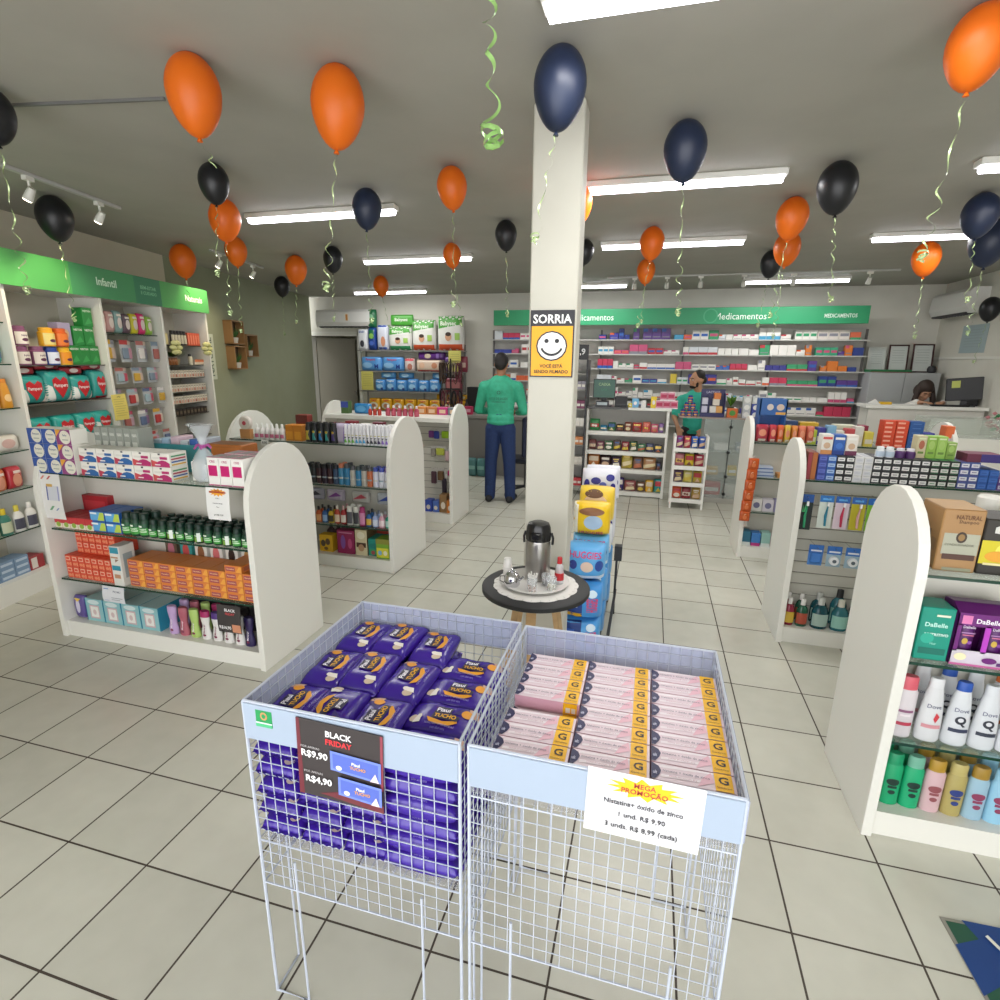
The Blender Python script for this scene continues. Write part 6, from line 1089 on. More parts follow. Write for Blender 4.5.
# bay at the picture edge
eb = [(1.92, '#2a6fae', 'blue', .12), (1.92, '#d8842a', 'orange', .13), (1.64, '#3a9a94', 'teal', .17)]
LU(carton(.14, .08, .16, '#c8722a', (('r', 0, .5, 1, 1, '#2a4f9a'),)), .38, 1.92 - .28 + .28, f'orange and blue carton at the picture edge, highest shelf of {U}', 'box')
for i in range(2): LU(pack(.17, .08, .20, '#3a9a90', (('e', .6, .4, .25, .2, '#b8c8d0'), ('r', .5, .2, .9, .4, '#5a7a9a'))), .24 + i * .18 - .03, 1.64, f'teal soft pack, {("left", "right")[i]} of two at the picture edge, {U}', 'pack', 'teal packs at the picture edge')
for i in range(4): LU(bottle('shampoo', .20, .042, '#d09026', '#c87a1c', None, (('e', .5, .4, .3, .2, '#e8c48a'),), 'baby_shampoo', .7, True), .13 + i * .095, 1.34, f'amber baby shampoo bottle, {ORD[i]} at the picture edge, {U}', 'bottle', 'amber baby shampoo bottles')
for i, (c_, n_) in enumerate((('#3f9a94', 'teal'), ('#d8d4cc', 'white teddy-print'))): LU(pack(.20, .1, .11, c_, (('e', .5, .5, .25, .3, '#c9a8a0'),)), .12 + i * .22 + .03, 1.04, f'{n_} wipes pack at the picture edge, {U}', 'wipes pack')
for i, (c_, n_) in enumerate((('#5a3a6a', 'purple'), ('#c8602a', 'orange'), ('#b8303a', 'red'))): LU(pack(.11, .08, .16, c_, (('e', .5, .4, .3, .3, '#d8947a'), ('r', .3, .7, .8, .82, '#e0d0c8'))), .13 + i * .125, .77, f'{n_} sanitary pad pack at the picture edge, {U}', 'pack')
for i, (b_, c_, n_) in enumerate((('#4a8a5a', '#d8c02a', 'green yellow-capped'), ('#3a7a6a', '#d8c02a', 'teal yellow-capped'), ('#dcdad4', '#d8c84a', 'white yellow-capped'), ('#e0ded8', '#e0ded8', 'plain white'))): LU(bottle('wash', .19, .042, b_, c_, '#c8cfb0' if i < 2 else '#4a4a5a', (), 'cleaner_bottle', .7, False), .12 + i * .10, .47, f'{n_} bottle at the picture edge, low shelf of {U}', 'bottle')
for i in range(3):
    for l in range(3): LU(carton(.11, .12, .045, '#7a94b0', (('r', .1, .3, .9, .7, '#b8c8d8'),)), .05 + i * .115, .15 + l * .046, f'blue-grey carton, {ORD[i]} column, {LEV[l]} layer at the foot of {U}', 'box', 'blue-grey cartons at the foot of the unit')
LU(carton(.12, .12, .10, '#9a2f34', (('r', .1, .1, .5, .9, '#d8d0c8'),)), .40, .15, f'dark red carton at the foot of {U}', 'box')
# baby accessories bay
tb = [('#c8a8a4', 'pale pink'), ('#b8908c', 'rosy'), ('#7a9a98', 'grey-teal'), ('#5a4450', 'dark plum'), ('#c9c02a', 'yellow'), ('#c82a6a', 'magenta'), ('#8ab83a', 'lime')]
for i, (c_, n_) in enumerate(tb): LU(pack(.088, .06, .17 + .01 * (i % 3), c_, (('e', .5, .45, .3, .25, '#d8ccc4'), ('r', .2, .75, .8, .85, '#e0d8cc'))), 1.43 + i * .098, 1.90, f'{n_} pouch, {ORD[i]} on the top shelf of baby accessories bay', 'pouch', 'pouches on the top shelf of the baby bay')
cols_ = ['#c9a03a', '#8a8a94', '#b03a3a', '#c8b4a8', '#a8625a', '#d8c8b8', '#7a8a9a', '#b89aa8', '#9ab0b8', '#c890a0', '#5a6a8a', '#c8566a', '#d8d4d0', '#8a6a8a']
ki = 0
for r_, (z, h_) in enumerate(((1.84, .19), (1.60, .14), (1.41, .15), (1.21, .16), (1.0, .14))):
    for i in range(7):
        c_ = cols_[(i * 3 + r_ * 5) % 14]; s_ = 1.425 + i * .102
        T_ = TL @ Matrix.Translation((s_, .06 + .05 * ((i + r_) % 2), z))
        pr_ = blister(.098, h_, M('#c9cdd0', .15, 0, .75), (('r', 0, .8, 1, 1, cols_[(i + r_ * 3) % 14]),), c_, 'hanging_pack', 'pick')
        o = place(pr_, (0, 0, 0), f'hanging baby accessory pack, {ORD[i]} in {("top", "second", "third", "fourth", "lowest")[r_]} hanging row of baby bay', 'hanging pack', 'hanging packs in the baby bay'); o.matrix_world = T_
    hkp = MB()
    for i in range(7): hkp.tube([(1.425 + i * .102, .37, z - .004), (1.425 + i * .102, .04, z - .002)], .002, CHROME, 4)
    hkp.obj('hook_row', u)
CTX[0] = 'natural_product_carton'
# natural products bay
for i in range(5): LU(bottle('spray', .14, .020, '#2a241f', '#161312', '#c8c0a8', (), 'oil_bottle', 1, False), 2.32 + i * .05, 1.82, f'dark dropper bottle, {ORD[i]} on the natural products shelf', 'bottle', 'dark dropper bottles')
for i in range(5): LU(carton(.040, .06, .13, '#c8563a', (('r', .2, .1, .8, .8, '#d87a60'),)), 2.60 + i * .043, 1.82, f'coral carton, {ORD[i]} on the natural products shelf', 'box', 'coral cartons')
LU(carton(.10, .06, .11, '#c9bc8a'), 2.21, 1.82, 'cream carton at left of the natural products shelf', 'box')
t = empty('potted_plant', tuple(TL @ Vector((2.42, .0, 1.62))), RL, 'leafy green artificial plant on the natural products shelf', 'plant')
m = MB(); m.lathe([(.05, 0), (.065, .06), (.06, .06)], '#9a8a6a', 12, c=(0, .14, 0)); m.obj('pot', t); m = MB(); rp = random.Random(4)
for k in range(70):
    aa = rp.uniform(0, 2 * PI); l_ = rp.uniform(.08, .17); zz = rp.uniform(.06, .17); d_ = Vector((math.cos(aa) * 1.3, math.sin(aa) * .8, rp.uniform(-.2, .3))).normalized() * l_; b_ = Vector((0, .14, .08)); e_ = b_ + d_ + Vector((0, 0, zz * .4)); sd = d_.cross(Vector((0, 0, 1))).normalized() * .014; md = b_.lerp(e_, .6)
    m.add([tuple(b_), tuple(md + sd), tuple(e_), tuple(md - sd)], [(0, 1, 2, 3)], rp.choice(['#3f5f1f', '#4a7028', '#5a7f33']))
m.obj('leaves', t)
for i in range(2): 
    m = MB(); 
    for k in range(6): aa = k * PI / 3; m.lathe([(.001, -.03), (.045, -.01), (.045, .01), (.001, .03)], '#c9c88a', 8, c=(.05 * math.cos(aa), -.01, .05 * math.sin(aa)), sy=.5)
    o = m.obj('paper_rosette'); o.matrix_world = TL @ Matrix.Translation(((2.22, 2.75)[i], -.03, 1.79)); tag(o, f'cream paper rosette at {("left", "right")[i]} of the natural products bay', 'decoration', 'cream rosettes')
LU(bottle('spray', .11, .022, '#c8c0a8', '#1a1816', None, (), 'oil_bottle', 1, False), 2.58, 1.62, 'pale bottle with black cap below the coral cartons', 'bottle')
LU(carton(.16, .06, .055, '#d8c8b4', (('r', 0, .5, 1, 1, '#c8744a'),)), 2.74, 1.62, 'cream and coral carton at right end of second natural products shelf', 'box')
for i in range(4): LU(bottle('pill', .07, .022, '#8a5424', '#7a4a20', None, (), 'oil_bottle', 1, False), 2.19 + i * .046, 1.62, f'amber jar, {ORD[i]} on second natural products shelf', 'jar', 'amber jars')
for r_, z in enumerate((1.49, 1.345, 1.225)):
    for i in range(14): LU(carton(.042, .05, .075, '#cfc8b8', (('r', .15, .1, .85, .5, '#c89a84' if i % 3 else '#b0705a'), ('r', .2, .7, .8, .85, '#8a8070'))), 2.175 + i * .047, z, f'small cream carton, {ORD[i]} in {("upper", "middle", "lower")[r_]} row of the natural products bay', 'box', 'small cream cartons in the natural products bay')
for i in range(10): LU(carton(.055, .06, .07, '#2a211c', (('r', .2, .3, .8, .7, '#6a5a44'),)), 2.19 + i * .062, 1.10, f'small dark carton, {ORD[i]} on the lowest stocked natural products shelf', 'box', 'small dark cartons')
# wooden niche boxes with plants on the sage wall
for i, (s_, z) in enumerate(((4.07, 2.02), (4.08, 1.70), (4.42, 1.86))):
    T_ = TL @ Matrix.Translation((s_, .30, z)); t = bpy.data.objects.new('wall_niche', None); COL.objects.link(t); t.matrix_world = T_
    tag(t, f'square wooden wall niche holding a small potted plant, {("upper left", "lower left", "right")[i]} of three', 'wall niche', 'wooden niches on the sage wall')
    wd = M('#96724a', .5); m = MB()
    for bx in ((-.15, -.135, -.14, .14), (.135, .15, -.14, .14)): m.box(bx[0], bx[1], 0, .12, bx[2] - .01, bx[3] + .01, wd)
    for z_ in (-.15, .135): m.box(-.15, .15, 0, .12, z_, z_ + .015, wd)
    m.box(-.135, .135, .11, .12, -.135, .135, M('#4a3a28', .7)); m.obj('niche_frame', t)
    p = bpy.data.objects.new('potted_plant', None); COL.objects.link(p); p.matrix_world = T_ @ Matrix.Translation((0, .055, -.134)); tag(p, f'tiny plant in white pot in the {("upper left", "lower left", "right")[i]} wooden niche', 'plant', 'niche plants')
    m = MB(); m.lathe([(.03, 0), (.042, .07), (.038, .07)], '#c9c8c0', 12); m.obj('pot', p); m = MB()
    for k in range(24):
        aa = k * 2.4; l_ = .05 + .02 * (k % 3); m.add([(0, 0, .06), (.6 * l_ * math.cos(aa) - .01, .6 * l_ * math.sin(aa) * .6, .12), (l_ * math.cos(aa), l_ * math.sin(aa) * .6, .15 + .02 * (k % 4)), (.6 * l_ * math.cos(aa) + .01, .6 * l_ * math.sin(aa) * .6, .12)], [(0, 1, 2, 3)], '#3f6a2f')
    m.obj('leaves', p)
m = MB(); m.box(-.09, .09, 0, .01, -.55, .0, M('#bfc6b4', .6)); m.decal(lambda a, b, e: (-.09 + a, -e, -.55 + b), .18, .55, [('t', 'NATURAL', .5, .5, .16, .85, '#4a5a4a', PI / 2)]); o = m.obj('wall_poster'); o.matrix_world = TL @ Matrix.Translation((3.55, .405, 1.98)); tag(o, 'narrow pale poster with vertical lettering on the sage wall', 'poster')
CTX[0] = 'carton'
# ================= pharmacist corner =================
t = empty('pharmacist_counter', (2.44, 6.05, 0), 0, 'high white pharmacist counter in the back right corner', 'counter')
m = MB(); m.box(-.45, .72, 0, .04, 0, 1.20, M('#cfcdc6', .5)); m.obj('front_panel', t); m = MB(); m.box(-.49, .74, -.04, .30, 1.20, 1.235, WHITE2); m.obj('counter_top', t); m = MB(); m.box(-.45, -.41, .04, .29, 0, 1.2, WHITE); m.obj('side_panel', t)
t = empty('tall_cabinet', (2.78, 7.12, 0), 0, 'light grey two-door cabinet standing in the back right corner', 'cabinet')
m = MB(); m.cbox(-.48, .34, .02, .45, 0, 1.60, .004, M('#a4a7a8', .45)); m.obj('body', t)
for a_, b_ in ((-.475, -.072), (-.068, .335)): m = MB(); m.cbox(a_, b_, 0, .02, .05, 1.59, .003, M('#abaeae', .4)); m.obj('door', t)
def frame(x, w_, h_, fc_, lab, zb=1.60, y=7.56, inner='#c3c9c4', tilt=-.12):
    t = empty('framed_certificate', (x, y, zb), 0, lab, 'framed certificate'); t.rotation_euler = (tilt, 0, 0)
    m = MB(); f = .018
    m.box(-w_ / 2, w_ / 2, 0, .015, 0, f, fc_); m.box(-w_ / 2, w_ / 2, 0, .015, h_ - f, h_, fc_); m.box(-w_ / 2, -w_ / 2 + f, 0, .015, f, h_ - f, fc_); m.box(w_ / 2 - f, w_ / 2, 0, .015, f, h_ - f, fc_); m.obj('frame', t)
    m = MB(); m.box(-w_ / 2 + f, w_ / 2 - f, .008, .012, f, h_ - f, inner); m.decal(lambda a, b, e: (-w_ / 2 + f + a, .008 - e, f + b), w_ - 2 * f, h_ - 2 * f, tuple(('r', .15, .82 - .1 * k, .85, .835 - .1 * k, '#9aa29e') for k in range(6))); m.obj('certificate', t)
frame(2.70, .24, .37, M('#3a1c1a', .4), 'dark-framed certificate standing on the cabinet, left of the two dark frames', y=7.40)
frame(2.99, .25, .38, M('#3a1c1a', .4), 'dark-framed certificate standing on the cabinet, right of the two dark frames', y=7.40)
frame(2.46, .22, .34, M('#c8ccc4', .4), 'pale-framed certificate at the left end behind the green folder', y=7.46)
frame(3.09, .10, .36, M('#b8beb4', .4), 'pale narrow certificate at the right end above the cabinet', y=7.50, inner='#a9b4ac')
place(carton(.48, .26, .035, '#176a3c', (('r', 0, 0, 1, .2, '#8a2a34'),)), (2.54, 7.13, 1.60), 'green folder lying on top of the grey cabinet', 'folder')
m = MB(); m.lathe([(.03, 0), (.05, .01), (.055, .05), (.04, .085), (.01, .09)], '#14161c', 16); o = m.obj('speaker', None, (3.03, 7.2, 1.60)); tag(o, 'small round black speaker at right end of the grey cabinet top', 'speaker')
m = MB(); m.box(3.193, 3.199, 6.42, 6.98, 1.85, 2.18, M('#9fb0b4', .6)); m.decal(lambda a, b, e: (3.193 - e, 6.98 - a, 1.85 + b), .56, .33, tuple(('r', .15, .82 - .1 * k, .85, .835 - .1 * k, '#87979b') for k in range(7))); tag(m.obj('paper_notice'), 'pale blue paper notice on the right wall below the air conditioner', 'notice')
t = empty('desktop_monitor', (2.99, 6.16, 1.235), -.25, 'black computer monitor with yellow sticky note on the pharmacist counter', 'monitor')
m = MB(); m.T = Matrix.Rotation(-.1, 4, 'Y'); m.cbox(-.17, .17, 0, .03, .07, .33, .006, BLACK); m.obj('screen', t)
m = MB(); m.box(-.03, .03, .02, .04, .0, .15, BLACK); m.box(-.1, .1, -.05, .1, 0, .012, BLACK); m.obj('stand', t)
m = MB(); m.T = Matrix.Rotation(-.1, 4, 'Y'); m.box(-.12, -.04, -.002, 0, .22, .30, '#b8c05a'); m.obj('sticky_note', t)
m = MB(); m.cbox(2.62, 3.0, 6.03, 6.085, 1.236, 1.258, .005, BLACK); tag(m.obj('keyboard'), 'black keyboard along the pharmacist counter edge', 'keyboard')
place(carton(.12, .1, .10, '#1b1c20'), (3.11, 6.24, 1.235), 'small black device right of the computer monitor', 'device')
place(carton(.12, .06, .03, '#d3a81c'), (2.20, 6.15, 1.235), 'yellow stapler on the left end of the pharmacist counter', 'stapler')
m = MB(); m.box(1.98, 2.12, 6.03, 6.25, 1.236, 1.24, '#d8d8d4'); m.prism([(1.98, 1.241), (2.12, 1.241), (2.06, 1.30)], 6.10, 6.12, M('#dcdcd8', .6), 'xz'); tag(m.obj('paper_sheets'), 'loose white papers on the left end of the pharmacist counter', 'papers')
t = empty('acrylic_case', (2.45, 5.2, 0), 0, 'clear acrylic case on a white stand behind middle right gondola', 'display case')
m = MB(); m.box(-.22, .5, -.1, .25, 0, .98, WHITE); m.obj('stand', t)
m = MB(); GQ = M('#c9d2c8', .08, 0, .3)
for bx in ((-.2, .5, -.1, -.094), (-.2, .5, .244, .25), (-.2, -.194, -.094, .244), (.494, .5, -.094, .244)): m.box(bx[0], bx[1], bx[2], bx[3], .98, 1.17, GQ)
m.box(-.2, .5, -.1, .25, 1.17, 1.176, GQ); m.obj('case', t)
t = empty('flower_vase', (2.95, 5.3, 0), 0, 'pink flower arrangement on a stand at the right picture edge', 'flowers')
m = MB(); m.lathe([(.08, 0), (.1, .9), (.05, 1.0)], '#c8c4bc', 14); m.obj('stand', t); m = MB(); rp = random.Random(8)
for k in range(24): m.lathe([(.001, -.02), (.025, 0), (.001, .02)], rp.choice(['#c07a80', '#b04a5a', '#d8b0a8', '#3f8a5a']), 6, c=(rp.uniform(-.11, .11), rp.uniform(-.1, .1), 1.03 + rp.uniform(0, .2)))
m.obj('blossoms', t)
# ================= balloons =================
BAL = [('o', -2.246, 0.44, 0.188), ('o', -1.772, 0.638, 0.198), ('k', -0.934, 0.71, 0.187), ('o', 0.345, 0.78, 0.172), ('k', -0.476, 1.422, 0.191), ('k', 0.347, 2.153, 0.2), ('o', -1.719, 1.75, 0.17), ('k', -3.008, 1.384, 0.163), ('o', -3.473, 1.996, 0.207), ('o', -4.269, 3.043, 0.19), ('o', -5.025, 3.211, 0.233), ('k', -4.582, 1.67, 0.22), ('o', -4.286, 3.954, 0.224), ('k', -5.4, 5.236, 0.2), ('k', -2.392, 2.007, 0.186), ('k', -3.627, 3.608, 0.185), ('o', -2.434, 3.707, 0.168), ('o', -4.057, 5.449, 0.196), ('k', -1.725, 2.987, 0.171), ('o', -1.069, 2.205, 0.185), ('k', -1.208, 3.815, 0.161), ('o', -0.625, 3.449, 0.194), ('o', -0.69, 4.909, 0.191), ('o', 0.268, 2.815, 0.198), ('o', 0.456, 3.857, 0.207), ('k', 0.482, 4.663, 0.193), ('o', 1.72, 4.528, 0.221), ('k', 1.387, 2.972, 0.203), ('k', 1.811, 3.738, 0.254), ('k', -3.231, 0.424, 0.16), ('k', 3.02, 6.1, 0.20), ('k', -.91, -.30, .19)]  # colour, x, y, width: back-projected from image pixels to just under the ceiling
BLAB = ['orange balloon at upper left, larger of the two beside the ceiling duct', 'orange balloon left of the column, second largest near the top', 'navy-black balloon right against the column top', 'largest orange balloon at the upper right corner', 'black balloon with curled ribbon just right of the column top', 'black balloon between the column and the right edge, third largest black',
 'orange balloon midway between column and the left lamps', 'black balloon atop the cluster of three at upper left', 'orange balloon directly below the black one in the left cluster', 'smallest dull orange balloon at bottom of the left cluster', 'orange balloon over the end of the green left sign', 'black balloon under the left track light', 'orange balloon beside the small black balloon over the sage wall', 'small black balloon over the sage wall',
 'navy balloon in front of the left ceiling light end', 'small black balloon between the left lamps and the air conditioner', 'small orange balloon overlapping the second left lamp', 'smallest orange balloon overlapping the farthest left lamp', 'black balloon just left of the column', 'orange balloon half hidden behind the column', 'black balloon half hidden behind the column', 'orange balloon, upper one of the pair right of the column', 'orange balloon, lower one of the pair right of the column',
 'orange balloon, upper one of the cluster above the far medicine lamp', 'orange balloon, middle one of the cluster above the far medicine lamp', 'black balloon, lowest of the cluster above the far medicine lamp', 'orange balloon near the right wall air conditioner', 'navy balloon at right edge, left one of two overlapping', 'black balloon at right edge, lower of two overlapping', 'black balloon cut by the left picture edge', 'black balloon beside the right air conditioner', 'balloon just above the picture whose bright green ribbon dangles in']
RIB = M('#b9cf98', .25, .4); RIBG = M('#9cc878', .3, .3)
def ribbon(seed, L_, wd, mat, amp=.012, coil=True, fq=75):
    r = random.Random(seed); m = MB(); n = int(L_ * 260); vs = []; fs = []; ph = r.uniform(0, 6); dx = r.uniform(-.05, .05)
    for i in range(n + 1):
        s_ = i / n; zz = -L_ * s_; a_ = ph + s_ * L_ * fq + 2.2 * math.sin(s_ * 5 + ph); am = amp * (.25 + .8 * s_) * (1 + .5 * math.sin(9 * s_ + ph))
        c = Vector((dx * s_ + am * math.cos(a_), am * math.sin(a_), zz)); tw = Vector((math.cos(a_ * .5), math.sin(a_ * .5), .5)).normalized() * wd / 2
        vs += [tuple(c - tw), tuple(c + tw)]
        if i: q = 2 * i; fs.append((q - 2, q - 1, q + 1, q))
    m.add(vs, fs, mat, True)
    if coil:
        c0 = Vector((dx, 0, -L_))
        vs = []; fs = []
        for i in range(30):
            a_ = i * .7; rr = amp * 1.5 * (1 - i / 50); c = c0 + Vector((rr * math.cos(a_), rr * math.sin(a_), .012 * math.sin(i * .5) - .0006 * i)); vs += [tuple(c - Vector((0, 0, wd / 2))), tuple(c + Vector((.3 * wd, 0, wd / 2)))]
            if i: q = 2 * i; fs.append((q - 2, q - 1, q + 1, q))
        m.add(vs, fs, mat, True)
    return m.mesh('ribbon')
def balloon_mesh(mt):
    m = MB(); pr = []; n = 18
    for k in range(n + 1):
        s_ = k / n; a_ = PI * s_; z = math.cos(a_); r = .5 * math.sin(a_) * (1 - .10 * max(0, -z) ** 1.5 * 1.6); pr.append((max(r, .001), .60 * z if z > 0 else .74 * z))
    m.lathe(pr, mt, 28); me = m.mesh('balloon_skin', 3)
    k_ = MB(); k_.lathe([(.02, -.725), (.03, -.75), (.055, -.79), (.05, -.80)], mt, 10); return me, k_.mesh('knot')
BO = balloon_mesh(M('#ea7414', .42, 0, 1, 0, 0, .28)); BK = balloon_mesh(M('#1c2740', .42, 0, 1, 0, 0, .04)); BK2 = balloon_mesh(M('#121318', .4))
ribs = [ribbon(i, (.42, .50, .36, .46, .55)[i], .006, RIB) for i in range(5)]
rb = random.Random(9)
for i, (c, x, y, w_) in enumerate(BAL):
    zc = CEIL - .004 - .60 * w_
    if i == 30: zc = 2.32
    t = empty('balloon', (x, y, zc), 0, BLAB[i], 'balloon', 'orange balloons' if c == 'o' else 'black balloons'); t.rotation_euler = (rb.uniform(-.07, .07), rb.uniform(-.07, .07), rb.uniform(0, 6))
    pr = BO if c == 'o' else (BK if i in (2, 4, 14, 27, 28) else BK2)
    for nm, me in zip(('balloon_skin', 'knot'), pr): o = bpy.data.objects.new(nm, me); COL.objects.link(o); o.parent = t; o.scale = (w_, w_, w_ * (1.08 if i < 3 else 1))
    if i == 31: me = ribbon(77, .36, .009, RIBG, .017, True, 120)
    elif i in (0, 10): me = ribbon(40 + i, .10 if i == 0 else .25, .004, RIB, coil=False)
    else: me = ribs[i % 5]
    o = bpy.data.objects.new('ribbon', me); COL.objects.link(o); o.parent = t; o.location = (0, 0, -.76 * w_)
# ================= people =================
def seg(p0, p1, r0, r1, n=10, fl=1.0, ax=None):
    return ('c', Vector(p0), Vector(p1), r0, r1, fl)
def blob(elems, name, mat, vox=.011, smooth=6, parent=None, loc=(0, 0, 0), rz=0, keepfn=None):
    V = []; F = []
    def ball(mt, U, W):
        n0 = len(V)
        for j in range(W + 1):
            th = PI * j / W; sr, cz = max(math.sin(th), .004), math.cos(th)
            for i in range(U): ph = 2 * PI * i / U; V.append(tuple(mt @ Vector((sr * math.cos(ph), sr * math.sin(ph), cz))))
        for j in range(W):
            for i in range(U): F.append((n0 + j * U + i, n0 + (j + 1) * U + i, n0 + (j + 1) * U + (i + 1) % U, n0 + j * U + (i + 1) % U))
        F.append(tuple(n0 + i for i in range(U))); F.append(tuple(n0 + W * U + i for i in range(U))[::-1])
    for e in elems:
        if e[0] == 's':
            _, c, r = e[:3]; rot = e[3] if len(e) > 3 else (0, 0, 0)
            ball(Matrix.Translation(c) @ Euler(rot).to_matrix().to_4x4() @ Matrix.Diagonal((*r, 1)), 20, 14)
        else:
            _, p0, p1, r0, r1, fl = e; d = p1 - p0; n = max(2, int(d.length / (min(r0, r1) * .5)) + 1)
            for i in range(n + 1):
                s_ = i / n; r = r0 + (r1 - r0) * s_; ball(Matrix.Translation(p0 + d * s_) @ Matrix.Diagonal((r, r * fl, r, 1)), 14, 10)
    me = bpy.data.meshes.new('tmp'); me.from_pydata(V, [], F); me.update(); o = bpy.data.objects.new('tmp', me)
    md = o.modifiers.new('r', 'REMESH'); md.mode = 'VOXEL'; md.voxel_size = vox
    sm = o.modifiers.new('s', 'SMOOTH'); sm.iterations = smooth; sm.factor = .5
    m2 = evaluated_mesh(o); bpy.data.meshes.remove(me)
    m2.name = name; m2.materials.clear(); m2.materials.append(M(mat, .65) if isinstance(mat, str) else mat); m2.polygons.foreach_set('use_smooth', [True] * len(m2.polygons)); m2.update()
    o = bpy.data.objects.new(name, m2); COL.objects.link(o)
    if parent: o.parent = parent
    return o
def hand(elems, w, d, up, side, s_=1.0, curl=.5):
    # palm from wrist w along direction d; fingers curl towards -up; thumb leaves the side
    d = Vector(d).normalized(); side = Vector(side).normalized(); up = Vector(up).normalized(); w = Vector(w)
    for k in range(4): elems.append(('c', w + side * (.012 * (k - 1.5)) * s_, w + d * .085 * s_ + side * (.018 * (k - 1.5)) * s_, .014 * s_, .011 * s_, 1.0))
    for k, L_ in enumerate((.062, .074, .070, .055)):
        b = w + d * .088 * s_ + side * (.020 * (k - 1.5)) * s_; j = b + (d * math.cos(curl) - up * math.sin(curl)) * L_ * .55 * s_; e = j + (d * math.cos(curl * 2) - up * math.sin(curl * 2)) * L_ * .45 * s_
        elems.append(('c', b, j, .009 * s_, .0082 * s_, 1.0)); elems.append(('c', j, e, .0082 * s_, .007 * s_, 1.0))
    b = w + d * .03 * s_ - side * .03 * s_; j = b + (d * .7 - side * .7).normalized() * .035 * s_; elems.append(('c', b - d * .01 * s_ + side * .01 * s_, j, .012 * s_, .010 * s_, 1.0)); elems.append(('c', j, j + (d * .9 - side * .2 - up * .2).normalized() * .03 * s_, .0095 * s_, .008 * s_, 1.0))
def head(elems, c, R_, s_=1.0):
    # R_ : rotation matrix, face towards local -y ; returns function to place features
    q = lambda x, y, z: Vector(c) + R_ @ Vector((x * s_, y * s_, z * s_))
    e = R_.to_euler(); rt = (e.x, e.y, e.z)
    elems.append(('s', q(0, .012, .022), (.076 * s_, .094 * s_, .098 * s_), rt)); elems.append(('s', q(0, -.022, -.045), (.056 * s_, .062 * s_, .066 * s_), rt)); elems.append(('s', q(0, -.050, -.085), (.026 * s_, .026 * s_, .022 * s_), rt))
    elems.append(('s', q(0, -.088, -.018), (.011 * s_, .018 * s_, .024 * s_), rt)); elems.append(('s', q(0, -.098, -.030), (.015 * s_, .014 * s_, .011 * s_), rt)); elems.append(('s', q(0, -.082, -.062), (.024 * s_, .012 * s_, .010 * s_), rt)); elems.append(('s', q(0, -.074, .022), (.05 * s_, .018 * s_, .014 * s_), rt))
    for sx in (-1, 1): elems.append(('s', q(sx * .078, .012, -.005), (.010 * s_, .020 * s_, .031 * s_), rt)); elems.append(('s', q(sx * .04, -.055, -.03), (.024 * s_, .022 * s_, .022 * s_), rt))
    return q
def face(t, q, R_, beard=False, browc='#1a120e', closed=False):
    m = MB()
    for sx in (-1, 1):
        for rr, mt, dy in ((.0125, '#e6e0da', 0), (.0065, '#2a1a12', -.007)):
            if closed: continue
            c = q(sx * .031, -.077 + dy, .0); m.T = Matrix.Translation(c) @ R_.to_4x4() @ Matrix.Diagonal((1, .7, .62, 1)); m.lathe([(.001, -rr), (rr * .7, -rr * .7), (rr, 0), (rr * .7, rr * .7), (.001, rr)], mt, 10)
    m.T = None
    if closed: 
        for sx in (-1, 1): m.tube([q(sx * .018, -.088, .0), q(sx * .031, -.090, -.004), q(sx * .045, -.083, .0)], .0022, '#2a1a14', 5)
    m.obj('eyes', t)
    m = MB(); 
    for sx in (-1, 1): m.tube([q(sx * .014, -.089, .020), q(sx * .032, -.090, .026), q(sx * .05, -.078, .020)], .0036, browc, 5)
    m.obj('eyebrows', t); m = MB(); m.tube([q(-.022, -.086, -.060), q(-.008, -.094, -.058), q(.008, -.094, -.058), q(.022, -.086, -.060)], [.002, .0045, .0045, .002], '#9a4f48', 6); m.obj('lips', t)
SK = M('#9a6a4c', .55); SK2 = M('#bd8d6c', .55); GT = noisy('green_jersey', '#2f9a78', '#34a684', 20, .7, .1); GT2 = noisy('teal_polo', '#2fae96', '#37b8a0', 20, .7, .1); JN = noisy('blue_denim', '#152a52', '#1a3160', 60, .8, .1)
I3 = Matrix.Identity(3)
# --- man seen from behind, standing ---
t = empty('person', (-2.26, 4.87, 0), .06, 'person seen from behind in green long-sleeved jersey and blue jeans, standing', 'person')
R_ = Matrix.Rotation(PI, 3, 'Z') @ Matrix.Rotation(.22, 3, 'X')
E = []; q = head(E, (0, .02, 1.655), R_)
E += [seg((0, .0, 1.44), (0, .012, 1.60), .058, .054), seg((-.1, 0, 1.40), (.1, 0, 1.40), .06, .06), seg((0, 0, .98), (0, 0, 1.38), .125, .14, fl=.62)]
# legs inside trousers, arms to the front
for sx in (-1, 1):
    E += [seg((sx * .09, 0, .92), (sx * .115, .0, .50), .085, .055), seg((sx * .115, 0, .5), (sx * .125, .01, .09), .053, .034)]
    sh = Vector((sx * .185, 0, 1.40)); el = Vector((sx * .27, .03, 1.12)); wr = Vector((sx * .16, .24, 1.08)); E += [('c', sh, el, .05, .038, 1), ('c', el, wr, .036, .026, 1)]; hand(E, wr, (-sx * .5, .85, .12), (0, 0, 1), (sx, .3, 0), 1, .7)
blob(E, 'body', SK, .009, 5, t)
E = [('s', (0, 0, .985), (.172, .130, .055)), ('s', (0, 0, 1.03), (.168, .124, .08)), seg((0, 0, 1.12), (0, 0, 1.36), .165, .185, fl=.62), seg((-.15, 0, 1.41), (.15, 0, 1.41), .068, .068), seg((0, 0, 1.44), (0, 0, 1.47), .085, .068)]
